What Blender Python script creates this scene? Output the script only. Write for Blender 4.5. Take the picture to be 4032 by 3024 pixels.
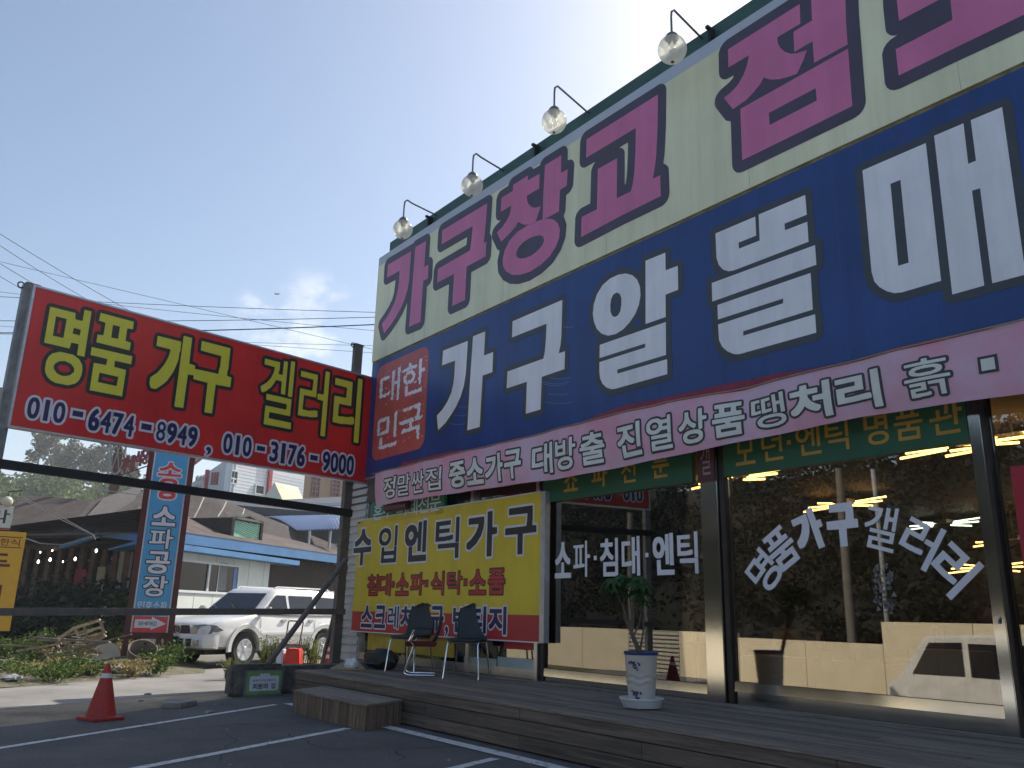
import bpy, bmesh, math, random
import numpy as np
from mathutils import Vector, Matrix, geometry, noise
R = math.radians
SC = bpy.context.scene
COL = SC.collection
for o in list(bpy.data.objects): bpy.data.objects.remove(o)

# ------------------------------------------------------------------ camera
FPX, YAW, PITCH, ROLL, EYE = 3300.0, R(36.7816), R(15.4426), R(1.3335), 1.35
_fw = Vector((-math.cos(YAW)*math.cos(PITCH), math.sin(YAW)*math.cos(PITCH), math.sin(PITCH)))
_r0 = _fw.cross(Vector((0, 0, 1))).normalized(); _u0 = _r0.cross(_fw)
CR = _r0*math.cos(ROLL) + _u0*math.sin(ROLL); CU = -_r0*math.sin(ROLL) + _u0*math.cos(ROLL)
EYEP = Vector((0, 0, EYE))
cam = bpy.data.cameras.new('camera'); camo = bpy.data.objects.new('camera', cam); COL.objects.link(camo)
camo.matrix_world = Matrix.Translation(EYEP) @ Matrix((CR, CU, -_fw)).transposed().to_4x4()
cam.sensor_width = 36.0; cam.lens = 36.0*FPX/4032; cam.clip_start = 0.05; cam.clip_end = 3000
SC.camera = camo
# ------------------------------------------------------------------ light
SUN_AZ, SUN_EL = R(104), R(41)          # azimuth from +X, counter-clockwise
sdir = Vector((math.cos(SUN_AZ)*math.cos(SUN_EL), math.sin(SUN_AZ)*math.cos(SUN_EL), math.sin(SUN_EL)))
sl = bpy.data.lights.new('sun', 'SUN'); sl.energy = 4.2; sl.angle = R(0.6); sl.color = (1.0, 0.93, 0.82)
so = bpy.data.objects.new('sun', sl); COL.objects.link(so); so.location = (0, 40, 60)
so.rotation_euler = sdir.to_track_quat('Z', 'Y').to_euler()
W = bpy.data.worlds.new('World'); SC.world = W; W.use_nodes = True
nt = W.node_tree; bg = nt.nodes['Background']
sky = nt.nodes.new('ShaderNodeTexSky'); sky.sky_type = 'NISHITA'; sky.sun_disc = False
sky.sun_elevation = SUN_EL; sky.sun_rotation = R(90) - SUN_AZ
sky.altitude = 50; sky.air_density = 1.0; sky.dust_density = 1.6; sky.ozone_density = .5
bg.inputs['Strength'].default_value = 0.115
SC.view_settings.view_transform = 'Standard'; SC.view_settings.look = 'None'
SC.view_settings.gamma = 1.0; SC.view_settings.use_curve_mapping = False
SC.view_settings.exposure = 0.6
def _wl():
    L = nt.links; N = nt.nodes
    tc = N.new('ShaderNodeTexCoord'); nz = N.new('ShaderNodeTexNoise'); nz.inputs['Scale'].default_value = 9; nz.inputs['Detail'].default_value = 7; nz.inputs['Roughness'].default_value = .62
    mp = N.new('ShaderNodeMapping'); mp.inputs['Scale'].default_value = (1, 1, 1.7); L.new(tc.outputs['Generated'], mp.inputs[0]); L.new(mp.outputs[0], nz.inputs['Vector'])
    def dot(v):
        d = N.new('ShaderNodeVectorMath'); d.operation = 'DOT_PRODUCT'; L.new(tc.outputs['Generated'], d.inputs[0]); d.inputs[1].default_value = v; return d.outputs['Value']
    def mr(sock, a, b):
        m = N.new('ShaderNodeMapRange'); m.interpolation_type = 'SMOOTHSTEP'; m.inputs['From Min'].default_value = a; m.inputs['From Max'].default_value = b; L.new(sock, m.inputs['Value']); return m.outputs[0]
    def mul(a, b, op='MULTIPLY'):
        m = N.new('ShaderNodeMath'); m.operation = op
        for i, s in enumerate((a, b)):
            if isinstance(s, (int, float)): m.inputs[i].default_value = s
            else: L.new(s, m.inputs[i])
        return m.outputs[0]
    acc = None
    for px, py, rad in ((1180, 1330, 5.2), (1060, 1240, 2.6), (1270, 1230, 3.2), (1310, 1400, 3.0)):
        v = ray(px, py).normalized(); m = mr(dot(v), math.cos(R(rad)), math.cos(R(rad*.2)))
        acc = m if acc is None else mul(acc, m, 'MAXIMUM')
    puffs = mul(mr(nz.outputs['Fac'], .44, .62), acc)
    mix = N.new('ShaderNodeMix'); mix.data_type = 'RGBA'; L.new(mul(puffs, .42), mix.inputs['Factor'])
    sx_ = N.new('ShaderNodeSeparateXYZ'); L.new(tc.outputs['Generated'], sx_.inputs[0])
    hz = N.new('ShaderNodeMix'); hz.data_type = 'RGBA'; L.new(mul(mr(sx_.outputs['Z'], .30, -.02), .6), hz.inputs['Factor']); hs = N.new('ShaderNodeHueSaturation'); hs.inputs['Saturation'].default_value = 1.0; hs.inputs['Hue'].default_value = .497; L.new(sky.outputs[0], hs.inputs['Color']); L.new(hs.outputs[0], hz.inputs['A']); hz.inputs['B'].default_value = (5.0, 5.95, 6.95, 1)
    L.new(hz.outputs['Result'], mix.inputs['A']); mix.inputs['B'].default_value = (8.5, 8.3, 8.0, 1)
    L.new(mix.outputs['Result'], bg.inputs['Color'])

# ------------------------------------------------------------------ measuring: photo pixel -> place
def ray(px, py): return CR*((px-2016)/FPX) - CU*((py-1512)/FPX) + _fw
def gz(px, py, z=0.0): d = ray(px, py); return EYEP + d*((z-EYE)/d.z)
def gy(px, py, y): d = ray(px, py); return EYEP + d*(y/d.y)
def gx(px, py, x): d = ray(px, py); return EYEP + d*(x/d.x)
def gd(px, py, dep): return EYEP + ray(px, py)*dep
def ZM(x0, y0, s): return lambda a, b: (x0 + a/s, y0 + b/s)
class Fr:
    """vertical plane: origin, direction (deg), s runs right, z up, d outwards"""
    def __init__(f, o, ang):
        f.o = Vector((o[0], o[1], 0)); a = R(ang); f.u = Vector((math.cos(a), math.sin(a), 0)); f.n = Vector((math.sin(a), -math.cos(a), 0)); f.ang = a
    def P(f, s, z, d=0.0): return f.o + f.u*s + f.n*d + Vector((0, 0, z))
    def uv(f, px, py, d=0.0):
        r = ray(px, py); t = (f.n.dot(f.o) + d - f.n.dot(EYEP))/f.n.dot(r); q = EYEP + r*t; return (q-f.o).dot(f.u), q.z
_wl()
# ------------------------------------------------------------------ materials
MATS = {}
def pm(name, col, rough=.6, metal=0.0, var=.12, scale=4.0, bump=0.0, bscale=60.0, stretch=(1, 1, 1), spec=.5, rnd=0.0, col2=None, lo=.35, hi=.65, coat=0.0, trans=0.0, emit=None, detail=6, fine=0.0, sub=0.0, streak=0.0):
    if name in MATS: return MATS[name]
    m = bpy.data.materials.new(name); m.use_nodes = True; n = m.node_tree; N = n.nodes; L = n.links; b = N['Principled BSDF']
    b.inputs['Roughness'].default_value = rough; b.inputs['Metallic'].default_value = metal; b.inputs['Specular IOR Level'].default_value = spec
    b.inputs['Coat Weight'].default_value = coat; b.inputs['Coat Roughness'].default_value = .08; b.inputs['Transmission Weight'].default_value = trans
    if sub: b.inputs['Subsurface Weight'].default_value = sub
    tc = N.new('ShaderNodeTexCoord'); mp = N.new('ShaderNodeMapping'); mp.inputs['Scale'].default_value = stretch; L.new(tc.outputs['Object'], mp.inputs[0])
    nz = N.new('ShaderNodeTexNoise'); nz.inputs['Scale'].default_value = scale; nz.inputs['Detail'].default_value = detail; nz.inputs['Roughness'].default_value = .62; L.new(mp.outputs[0], nz.inputs['Vector'])
    rp = N.new('ShaderNodeMapRange'); rp.inputs['From Min'].default_value = lo; rp.inputs['From Max'].default_value = hi; L.new(nz.outputs['Fac'], rp.inputs['Value'])
    mx = N.new('ShaderNodeMix'); mx.data_type = 'RGBA'; L.new(rp.outputs[0], mx.inputs['Factor'])
    c2 = col2 if col2 else tuple(min(1, c*(1+var)) for c in col); c1 = col if col2 else tuple(c*(1-var) for c in col)
    mx.inputs['A'].default_value = (*c1, 1); mx.inputs['B'].default_value = (*c2, 1); out = mx.outputs['Result']
    if fine:
        n3 = N.new('ShaderNodeTexNoise'); n3.inputs['Scale'].default_value = bscale; n3.inputs['Detail'].default_value = 4; L.new(mp.outputs[0], n3.inputs['Vector'])
        r3 = N.new('ShaderNodeMapRange'); r3.inputs['From Min'].default_value = .3; r3.inputs['From Max'].default_value = .7; r3.inputs['To Min'].default_value = 1-fine; r3.inputs['To Max'].default_value = 1+fine; L.new(n3.outputs['Fac'], r3.inputs['Value'])
        vm = N.new('ShaderNodeVectorMath'); vm.operation = 'SCALE'; L.new(out, vm.inputs[0]); L.new(r3.outputs[0], vm.inputs['Scale']); out = vm.outputs[0]
    if streak:
        m4 = N.new('ShaderNodeMapping'); m4.inputs['Scale'].default_value = (1, 1, .07); L.new(tc.outputs['Object'], m4.inputs[0])
        n4 = N.new('ShaderNodeTexNoise'); n4.inputs['Scale'].default_value = 2.6; n4.inputs['Detail'].default_value = 8; n4.inputs['Roughness'].default_value = .7; L.new(m4.outputs[0], n4.inputs['Vector'])
        r4 = N.new('ShaderNodeMapRange'); r4.inputs['From Min'].default_value = .35; r4.inputs['From Max'].default_value = .72; r4.inputs['To Min'].default_value = 1+streak*.4; r4.inputs['To Max'].default_value = 1-streak; L.new(n4.outputs['Fac'], r4.inputs['Value'])
        v4 = N.new('ShaderNodeVectorMath'); v4.operation = 'SCALE'; L.new(out, v4.inputs[0]); L.new(r4.outputs[0], v4.inputs['Scale']); out = v4.outputs[0]
    if rnd:
        oi = N.new('ShaderNodeObjectInfo'); r2 = N.new('ShaderNodeMapRange'); r2.inputs['To Min'].default_value = 1-rnd; r2.inputs['To Max'].default_value = 1+rnd; L.new(oi.outputs['Random'], r2.inputs['Value'])
        vm = N.new('ShaderNodeVectorMath'); vm.operation = 'SCALE'; L.new(out, vm.inputs[0]); L.new(r2.outputs[0], vm.inputs['Scale']); out = vm.outputs[0]
    L.new(out, b.inputs['Base Color'])
    if bump:
        n2 = N.new('ShaderNodeTexNoise'); n2.inputs['Scale'].default_value = bscale; n2.inputs['Detail'].default_value = 5; L.new(mp.outputs[0], n2.inputs['Vector'])
        bp = N.new('ShaderNodeBump'); bp.inputs['Strength'].default_value = bump; bp.inputs['Distance'].default_value = .02; L.new(n2.outputs['Fac'], bp.inputs['Height']); L.new(bp.outputs[0], b.inputs['Normal'])
    if emit: b.inputs['Emission Color'].default_value = (*emit[0], 1); b.inputs['Emission Strength'].default_value = emit[1]
    MATS[name] = m; return m
def glass_mat(name, tint, refl, rough=0.0, wob=0.0, gcol=(1, 1, 1)):
    if name in MATS: return MATS[name]
    m = bpy.data.materials.new(name); m.use_nodes = True; n = m.node_tree; N = n.nodes; L = n.links
    N.remove(N['Principled BSDF']); out = N['Material Output']
    t = N.new('ShaderNodeBsdfTransparent'); t.inputs[0].default_value = (*tint, 1)
    g = N.new('ShaderNodeBsdfGlossy'); g.inputs['Roughness'].default_value = rough; g.inputs[0].default_value = (*gcol, 1)
    f = N.new('ShaderNodeFresnel'); f.inputs['IOR'].default_value = 1.5
    a = N.new('ShaderNodeMath'); a.operation = 'ADD'; a.use_clamp = True; L.new(f.outputs[0], a.inputs[0]); a.inputs[1].default_value = refl
    if wob:
        tc = N.new('ShaderNodeTexCoord'); nz = N.new('ShaderNodeTexNoise'); nz.inputs['Scale'].default_value = .9; nz.inputs['Detail'].default_value = 1; L.new(tc.outputs['Object'], nz.inputs['Vector'])
        bp = N.new('ShaderNodeBump'); bp.inputs['Strength'].default_value = wob; bp.inputs['Distance'].default_value = .05; L.new(nz.outputs[0], bp.inputs['Height']); L.new(bp.outputs[0], g.inputs['Normal'])
    x = N.new('ShaderNodeMixShader'); L.new(a.outputs[0], x.inputs[0]); L.new(t.outputs[0], x.inputs[1]); L.new(g.outputs[0], x.inputs[2]); L.new(x.outputs[0], out.inputs[0])
    MATS[name] = m; return m
def leaf_mat(name, col, var=.5, tr=.35):
    if name in MATS: return MATS[name]
    m = bpy.data.materials.new(name); m.use_nodes = True; n = m.node_tree; N = n.nodes; L = n.links; b = N['Principled BSDF']; out = N['Material Output']
    g = N.new('ShaderNodeNewGeometry'); rp = N.new('ShaderNodeMapRange'); L.new(g.outputs['Random Per Island'], rp.inputs[0])
    mx = N.new('ShaderNodeMix'); mx.data_type = 'RGBA'; L.new(rp.outputs[0], mx.inputs['Factor'])
    mx.inputs['A'].default_value = (*[c*(1-var) for c in col], 1); mx.inputs['B'].default_value = (col[0]*(1+var*1.2), col[1]*(1+var), col[2]*(1+var*.3), 1)
    L.new(mx.outputs['Result'], b.inputs['Base Color']); b.inputs['Roughness'].default_value = .65; b.inputs['Specular IOR Level'].default_value = .25
    t = N.new('ShaderNodeBsdfTranslucent'); L.new(mx.outputs['Result'], t.inputs[0]); x = N.new('ShaderNodeMixShader'); x.inputs[0].default_value = tr
    L.new(b.outputs[0], x.inputs[1]); L.new(t.outputs[0], x.inputs[2]); L.new(x.outputs[0], out.inputs[0])
    MATS[name] = m; return m
# ------------------------------------------------------------------ mesh building
WM = {}
def tag(o, label=None, cat=None, group=None, kind=None):
    if label: o['label'] = label
    if cat: o['category'] = cat
    if group: o['group'] = group
    if kind: o['kind'] = kind
    return o
def thing(name, label, cat, loc=(0, 0, 0), rz=0.0, group=None):
    o = bpy.data.objects.new(name, None); COL.objects.link(o); o.location = loc; o.rotation_euler = (0, 0, rz); o.empty_display_size = .2
    WM[o.name] = Matrix.Translation(Vector(loc)) @ Matrix.Rotation(rz, 4, 'Z'); return tag(o, label, cat, group)
class MB:
    def __init__(s): s.v = []; s.f = []
    def add(s, vs, fs):
        k = len(s.v); s.v += [Vector(v) for v in vs]; s.f += [tuple(i+k for i in f) for f in fs]; return s
    def box(s, c, d, rz=0.0, M=None, taper=1.0):
        c = Vector(c); T = M if M is not None else Matrix.Rotation(rz, 3, 'Z'); vs = []
        for z in (-1, 1):
            k = taper if z > 0 else 1.0
            for x, y in ((-1, -1), (1, -1), (1, 1), (-1, 1)): vs.append(c + T @ Vector((x*d[0]/2*k, y*d[1]/2*k, z*d[2]/2)))
        return s.add(vs, [(3, 2, 1, 0), (4, 5, 6, 7), (0, 1, 5, 4), (1, 2, 6, 5), (2, 3, 7, 6), (3, 0, 4, 7)])
    def bb(s, a, b): a = Vector(a); b = Vector(b); return s.box((a+b)/2, [abs(b[i]-a[i]) for i in range(3)])
    def fbox(s, fr, s0, s1, z0, z1, d0, d1):   # box in a frame
        vs = [fr.P(u, z, d) for z in (z0, z1) for u, d in ((s0, d1), (s1, d1), (s1, d0), (s0, d0))]
        return s.add(vs, [(3, 2, 1, 0), (4, 5, 6, 7), (0, 1, 5, 4), (1, 2, 6, 5), (2, 3, 7, 6), (3, 0, 4, 7)])
    def bar(s, a, b, w, h=None, up=(0, 0, 1)):
        a = Vector(a); b = Vector(b); h = h or w; x = (b-a); l = x.length; x.normalize(); u = Vector(up)
        if abs(x.dot(u)) > .98: u = Vector((1, 0, 0))
        y = u.cross(x).normalized(); z = x.cross(y); M = Matrix((x, y, z)).transposed(); return s.box((a+b)/2, (l, w, h), M=M)
    def tube(s, pts, r, n=8, cap=True):
        pts = [Vector(p) for p in pts]; rs = r if isinstance(r, (list, tuple)) else [r]*len(pts); rings = []; prev = None
        for i, p in enumerate(pts):
            t = (pts[min(i+1, len(pts)-1)] - pts[max(i-1, 0)]); t = t.normalized() if t.length > 1e-9 else Vector((0, 0, 1))
            if prev is None: u = t.orthogonal().normalized()
            else: u = (prev - t*prev.dot(t)); u = u.normalized() if u.length > 1e-6 else t.orthogonal().normalized()
            prev = u; w = t.cross(u); rings.append([p + (u*math.cos(k*2*math.pi/n) + w*math.sin(k*2*math.pi/n))*rs[i] for k in range(n)])
        k0 = len(s.v); s.v += [v for r_ in rings for v in r_]
        for i in range(len(rings)-1):
            for k in range(n): s.f.append((k0+i*n+k, k0+i*n+(k+1) % n, k0+(i+1)*n+(k+1) % n, k0+(i+1)*n+k))
        if cap: s.f.append(tuple(k0+k for k in reversed(range(n)))); s.f.append(tuple(k0+(len(rings)-1)*n+k for k in range(n)))
        return s
    def lathe(s, c, prof, n=24, M=None, sx=1.0):
        c = Vector(c); k0 = len(s.v); T = M or Matrix.Identity(3)
        for r, z in prof:
            for k in range(n): s.v.append(c + T @ Vector((r*math.cos(k*2*math.pi/n)*sx, r*math.sin(k*2*math.pi/n), z)))
        for i in range(len(prof)-1):
            for k in range(n): s.f.append((k0+i*n+k, k0+i*n+(k+1) % n, k0+(i+1)*n+(k+1) % n, k0+(i+1)*n+k))
        s.f.append(tuple(k0+k for k in reversed(range(n)))); s.f.append(tuple(k0+(len(prof)-1)*n+k for k in range(n))); return s
    def sphere(s, c, r, n=16, m=10, sc=(1, 1, 1)):
        return s.lathe(c, [(max(1e-4, r*math.sin(math.pi*i/m))*1, -r*sc[2]*math.cos(math.pi*i/m)) for i in range(m+1)], n)
    def quad(s, a, b, c, d): return s.add([a, b, c, d], [(0, 1, 2, 3)])
    def poly(s, pts): return s.add(pts, [tuple(range(len(pts)))])
    def prism(s, pts, ext):
        pts = [Vector(p) for p in pts]; e = Vector(ext); n = len(pts)
        return s.add(pts + [p+e for p in pts], [tuple(reversed(range(n))), tuple(range(n, 2*n))] + [(i, (i+1) % n, n+(i+1) % n, n+i) for i in range(n)])
    def leaf(s, c, sz, rng, flat=.5, asp=.5):
        a = Vector((rng.gauss(0, 1), rng.gauss(0, 1), rng.gauss(0, 1)*flat)).normalized(); b = a.orthogonal().normalized(); b = Matrix.Rotation(rng.uniform(0, 6.28), 3, a) @ b
        c = Vector(c); p = c + a*sz*.5; q = c - a*sz*.5; return s.add([q, c + b*sz*asp*.5, p, c - b*sz*asp*.5], [(0, 1, 2, 3)])
    def build(s, name, mat, parent=None, smooth=False, bevel=0.0, label=None, fix=True):
        me = bpy.data.meshes.new(name); o = bpy.data.objects.new(name, me); COL.objects.link(o)
        vs = s.v
        if parent is not None:
            M = WM[parent.name]; WM[o.name] = M; I = M.inverted(); vs = [I @ v for v in vs]; o.parent = parent
        me.from_pydata([tuple(v) for v in vs], [], s.f)
        if fix or bevel:
            bm = bmesh.new(); bm.from_mesh(me)
            if fix: bmesh.ops.recalc_face_normals(bm, faces=bm.faces)
            if bevel:
                ed = [e for e in bm.edges if len(e.link_faces) == 2 and e.calc_face_angle(0) > .6]
                bmesh.ops.bevel(bm, geom=ed, offset=bevel, segments=2, affect='EDGES', clamp_overlap=True)
            bm.to_mesh(me); bm.free()
        me.materials.append(mat)
        if smooth:
            me.polygons.foreach_set('use_smooth', [True]*len(me.polygons)); me.set_sharp_from_angle(angle=R(38))
        me.update()
        if label: o['label'] = label
        return o
    def thing(s, name, mat, label, cat, group=None, smooth=False, bevel=0.0, kind=None, fix=True):
        lo = Vector((min(v.x for v in s.v), min(v.y for v in s.v), min(v.z for v in s.v))); hi = Vector((max(v.x for v in s.v), max(v.y for v in s.v), max(v.z for v in s.v)))
        b = Vector(((lo.x+hi.x)/2, (lo.y+hi.y)/2, lo.z)); s.v = [v-b for v in s.v]; o = s.build(name, mat, None, smooth, bevel, fix=fix); o.location = b
        WM[o.name] = Matrix.Translation(b); return tag(o, label, cat, group, kind)
def struct(o): o['kind'] = 'structure'; return o
# ------------------------------------------------------------------ lettering (built-in font outlines, thickened on a grid)
_GB = {}
def load_glyphs(chars):
    obs = []
    for ch in sorted(set(chars)):
        if ch in _GB or ch == ' ': continue
        c = bpy.data.curves.new('g', 'FONT'); c.body = ch; c.resolution_u = 4; o = bpy.data.objects.new('g', c); COL.objects.link(o); obs.append((ch, o))
    dg = bpy.context.evaluated_depsgraph_get()
    for ch, o in obs:
        me = o.evaluated_get(dg).to_mesh(); cnt = {}
        for p in me.polygons:
            vs = list(p.vertices)
            for i in range(len(vs)):
                k = tuple(sorted((vs[i], vs[(i+1) % len(vs)]))); cnt[k] = cnt.get(k, 0)+1
        V = [v.co.xy for v in me.vertices]
        _GB[ch] = np.array([(V[a][0], V[a][1], V[b][0], V[b][1]) for (a, b), n in cnt.items() if n == 1])
        o.evaluated_get(dg).to_mesh_clear()
    for ch, o in obs:
        c = o.data; bpy.data.objects.remove(o); bpy.data.curves.remove(c)
def contours(F, lv=.5):
    F = np.pad(F, 1); a = F > lv; H, Wd = F.shape
    c = a[:-1, :-1]*1 + a[:-1, 1:]*2 + a[1:, 1:]*4 + a[1:, :-1]*8
    tab = {1: ((3, 0),), 2: ((0, 1),), 3: ((3, 1),), 4: ((1, 2),), 5: ((3, 0), (1, 2)), 6: ((0, 2),), 7: ((3, 2),), 8: ((2, 3),), 9: ((2, 0),), 10: ((0, 1), (2, 3)), 11: ((2, 1),), 12: ((1, 3),), 13: ((1, 0),), 14: ((0, 3),)}
    nxt = {}; pos = {}
    def ed(i, j, e):
        if e == 0: k = (i, j, 0); p, q = (i, j), (i, j+1)
        elif e == 1: k = (i, j+1, 1); p, q = (i, j+1), (i+1, j+1)
        elif e == 2: k = (i+1, j, 0); p, q = (i+1, j), (i+1, j+1)
        else: k = (i, j, 1); p, q = (i, j), (i+1, j)
        if k not in pos:
            f0, f1 = F[p], F[q]; t = (lv-f0)/(f1-f0) if f1 != f0 else .5; pos[k] = (p[1]+(q[1]-p[1])*t-1, p[0]+(q[0]-p[0])*t-1)
        return k
    for i, j in zip(*np.nonzero((c > 0) & (c < 15))):
        for e0, e1 in tab[int(c[i, j])]: nxt[ed(i, j, e0)] = ed(i, j, e1)
    loops = []
    while nxt:
        k, n = nxt.popitem(); lp = [pos[k]]; st = k
        while n != st and n in nxt: lp.append(pos[n]); n = nxt.pop(n)
        if len(lp) > 5: loops.append(np.array(lp))
    return loops
def simp(P, tol):
    n = len(P); keep = np.zeros(n, bool); j = int(np.argmax(((P-P[0])**2).sum(1))); keep[0] = keep[j] = True; st = [(0, j), (j, n)]
    Q = np.vstack([P, P[:1]])
    while st:
        a, b = st.pop()
        if b-a < 2: continue
        d = Q[b]-Q[a]; l = math.hypot(*d)+1e-12; w = Q[a+1:b]-Q[a]; dd = np.abs(w[:, 0]*d[1]-w[:, 1]*d[0])/l; m = int(np.argmax(dd))
        if dd[m] > tol: k = a+1+m; keep[k] = True; st += [(a, k), (k, b)]
    return P[keep]
def dil(B, k, rnd):
    if k <= 0: return B
    B = np.pad(B, k); o = B.copy()
    if rnd:
        for dy in range(-k, k+1):
            dx = int(math.sqrt(k*k-dy*dy)); s = np.roll(B, dy, 0)
            for q in range(-dx, dx+1): o |= np.roll(s, q, 1)
    else:
        for q in range(1, k+1): o |= np.roll(B, q, 1) | np.roll(B, -q, 1)
        B = o.copy()
        for q in range(1, k+1): o |= np.roll(B, q, 0) | np.roll(B, -q, 0)
    return o
def glyph_polys(ch, w, h, bold, outs=(), N=110, fill=True, rough=0, probe=False):
    """-> list of loop lists for face, then for each outline radius; coordinates in [0,w]x[0,h]"""
    res = max(w, h)/N; kb = int(round(bold/res)); bold = kb*res
    if ch in '-·.':
        hw, hh = (w/2, h*.5) if ch == '-' else (w/2, w/2); base = [[(w/2-hw, h/2-hh), (w/2+hw, h/2-hh), (w/2+hw, h/2+hh), (w/2-hw, h/2+hh)]]
        r = [[np.array(base[0])]]
        for ro in outs: r.append([np.array([(x+(ro if x > w/2 else -ro), y+(ro if y > h/2 else -ro)) for x, y in base[0]])])
        return r
    S = _GB[ch]; x0 = min(S[:, 0].min(), S[:, 2].min()); x1 = max(S[:, 0].max(), S[:, 2].max()); y0 = min(S[:, 1].min(), S[:, 3].min()); y1 = max(S[:, 1].max(), S[:, 3].max())
    sy = (h-2*bold)/(y1-y0); sx = (w-2*bold)/(x1-x0)
    if not fill: sx = min(sx, sy*1.15)
    ox = (w-(x1-x0)*sx)/2; T = np.stack([(S[:, 0]-x0)*sx+ox, (S[:, 1]-y0)*sy+bold, (S[:, 2]-x0)*sx+ox, (S[:, 3]-y0)*sy+bold], 1)/res
    nx, ny = int(w/res)+3, int(h/res)+3; B = np.zeros((ny, nx+1), np.int32)
    for xa, ya, xb, yb in T:
        if ya == yb: continue
        if ya > yb: xa, ya, xb, yb = xb, yb, xa, ya
        r0, r1 = math.ceil(ya), math.ceil(yb)
        for r in range(max(0, r0), min(ny, r1)): B[r, min(nx, max(0, math.ceil(xa+(xb-xa)*(r-ya)/(yb-ya))))] += 1
    B = (np.cumsum(B, 1) % 2).astype(bool)
    if rough:
        rg = np.random.default_rng(ord(ch)); nz_ = rg.random((ny, nx+1)); B = B & (nz_ > .0)
    out = []; base = sum(1 for p in contours(B.astype(float)) if abs(_area(p)) > 3); k_ = kb
    while k_ > 0:
        D = dil(B, k_, False); lp_ = [p for p in contours(D.astype(float))]
        if sum(1 for p in lp_ if abs(_area(p)) > (6 if k_ < 3 else 12)) >= base and D.sum() < .66*(w/res+2*k_-2*kb)*(h/res+2*k_-2*kb): break
        k_ -= 1
    if probe: return k_*res
    kb = k_; D = dil(B, kb, False)
    def con(M, pad, sm):
        F = M.astype(float); F = np.pad(F, 1)
        G = (F*2 + np.roll(F, 1, 0)+np.roll(F, -1, 0)+np.roll(F, 1, 1)+np.roll(F, -1, 1))/6 if sm else F
        if rough:
            rg = np.random.default_rng(ord(ch)); n_ = rg.normal(0, 1, G.shape); 
            for _ in range(3): n_ = (n_+np.roll(n_, 1, 0)+np.roll(n_, -1, 0)+np.roll(n_, 1, 1)+np.roll(n_, -1, 1))/5
            G2 = G
            for _ in range(3): G2 = (G2+np.roll(G2, 1, 0)+np.roll(G2, -1, 0)+np.roll(G2, 1, 1)+np.roll(G2, -1, 1))/5
            G = G2 + n_*rough
        return [(simp(p, .55)-pad-1)*res for p in contours(G)]
    out.append(con(D, kb, True))
    for ro in outs:
        k = max(1, int(round(ro/res))); out.append(con(dil(D, k, True), kb+k, True))
    return out
def _area(P): x, y = P[:, 0], P[:, 1]; return .5*float((x*np.roll(y, -1)-y*np.roll(x, -1)).sum())
def _inside(p, P):
    x, y = P[:, 0], P[:, 1]; xn, yn = np.roll(x, -1), np.roll(y, -1); c = ((y > p[1]) != (yn > p[1])) & (p[0] < (xn-x)*(p[1]-y)/(yn-y+1e-15)+x); return bool(c.sum() % 2)
def fill_loops(mb, loops, place, maxlen=None):
    """outer loops with their holes, each group triangulated on its own"""
    Ls = [np.array(l, float) for l in loops if len(l) > 2]; dep = [sum(1 for j, M in enumerate(Ls) if j != i and _inside(L_[0], M)) for i, L_ in enumerate(Ls)]
    for i, L_ in enumerate(Ls):
        if dep[i] % 2: continue
        hol = [M for j, M in enumerate(Ls) if dep[j] == dep[i]+1 and _inside(M[0], L_)]; bm = bmesh.new()
        for M in [L_]+hol:
            vv = [bm.verts.new((p[0], p[1], 0)) for p in M]
            for a in range(len(vv)):
                try: bm.edges.new((vv[a], vv[(a+1) % len(vv)]))
                except ValueError: pass
        bmesh.ops.triangle_fill(bm, use_beauty=True, use_dissolve=False, edges=bm.edges[:], normal=(0, 0, 1))
        for _ in range(4 if maxlen else 0):
            le = [e for e in bm.edges if e.calc_length() > maxlen]
            if not le: break
            bmesh.ops.subdivide_edges(bm, edges=le, cuts=1); bmesh.ops.triangulate(bm, faces=bm.faces[:])
        bm.verts.index_update(); k = len(mb.v)
        for v in bm.verts: mb.v.append(place(v.co.x, v.co.y))
        for f in bm.faces: mb.f.append(tuple(k+v.index for v in f.verts))
        bm.free()
def txt(parent, name, fr, chars, cells, z0, z1, mat, bold, off, outs=(), fill=True, rot=None, N=110, rough=0, warp=None, label=None):
    """chars with (s0,s1) cells between z0..z1; outs = [(radius, material)] drawn beneath"""
    h = z1-z0; nm = 'letter'; pr_ = sorted(glyph_polys(c_, b_-a_, h, bold*.8*min(h, (b_-a_)*1.1), (), N, fill, rough, True) for c_, (a_, b_) in zip(chars, cells) if c_ not in ' -·.,'); med = pr_[len(pr_)//2] if pr_ else 0
    for i, (ch, (a, b)) in enumerate(zip(chars, cells)):
        if ch == ' ': continue
        hh, zz = h, z0
        if ch == '-': hh, zz = h*.17, z0+h*.42
        if ch in '·.': hh = b-a; zz = (z0+z1)/2-hh/2
        if ch == ',': hh, zz = h*.38, z0-h*.18
        G = glyph_polys(ch, b-a, hh, min(med, bold*.8*min(hh, (b-a)*1.1)) if ch not in '-·.' else 0, [r for r, _ in outs], N, fill, rough); face = None
        for k, loops in enumerate(G):
            d = off - .0018*k
            def place(x, y, a=a, zz=zz, d=d, w=b-a, hh=hh, i=i):
                if rot and rot[i]:
                    cx, cy = a+w/2, zz+hh/2; x, y = x-w/2, y-hh/2; c, s_ = math.cos(rot[i]), math.sin(rot[i]); return fr.P(cx+x*c-y*s_, cy+x*s_+y*c, d)
                return fr.P(a+x, zz+y, d)
            m = MB(); fill_loops(m, loops, place)
            if not m.v: continue
            if k == 0: face = m.build(nm, mat, parent, fix=False)
            else: m.build('letter_outline', outs[k-1][1], face if face is not None else parent, fix=False)
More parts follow.
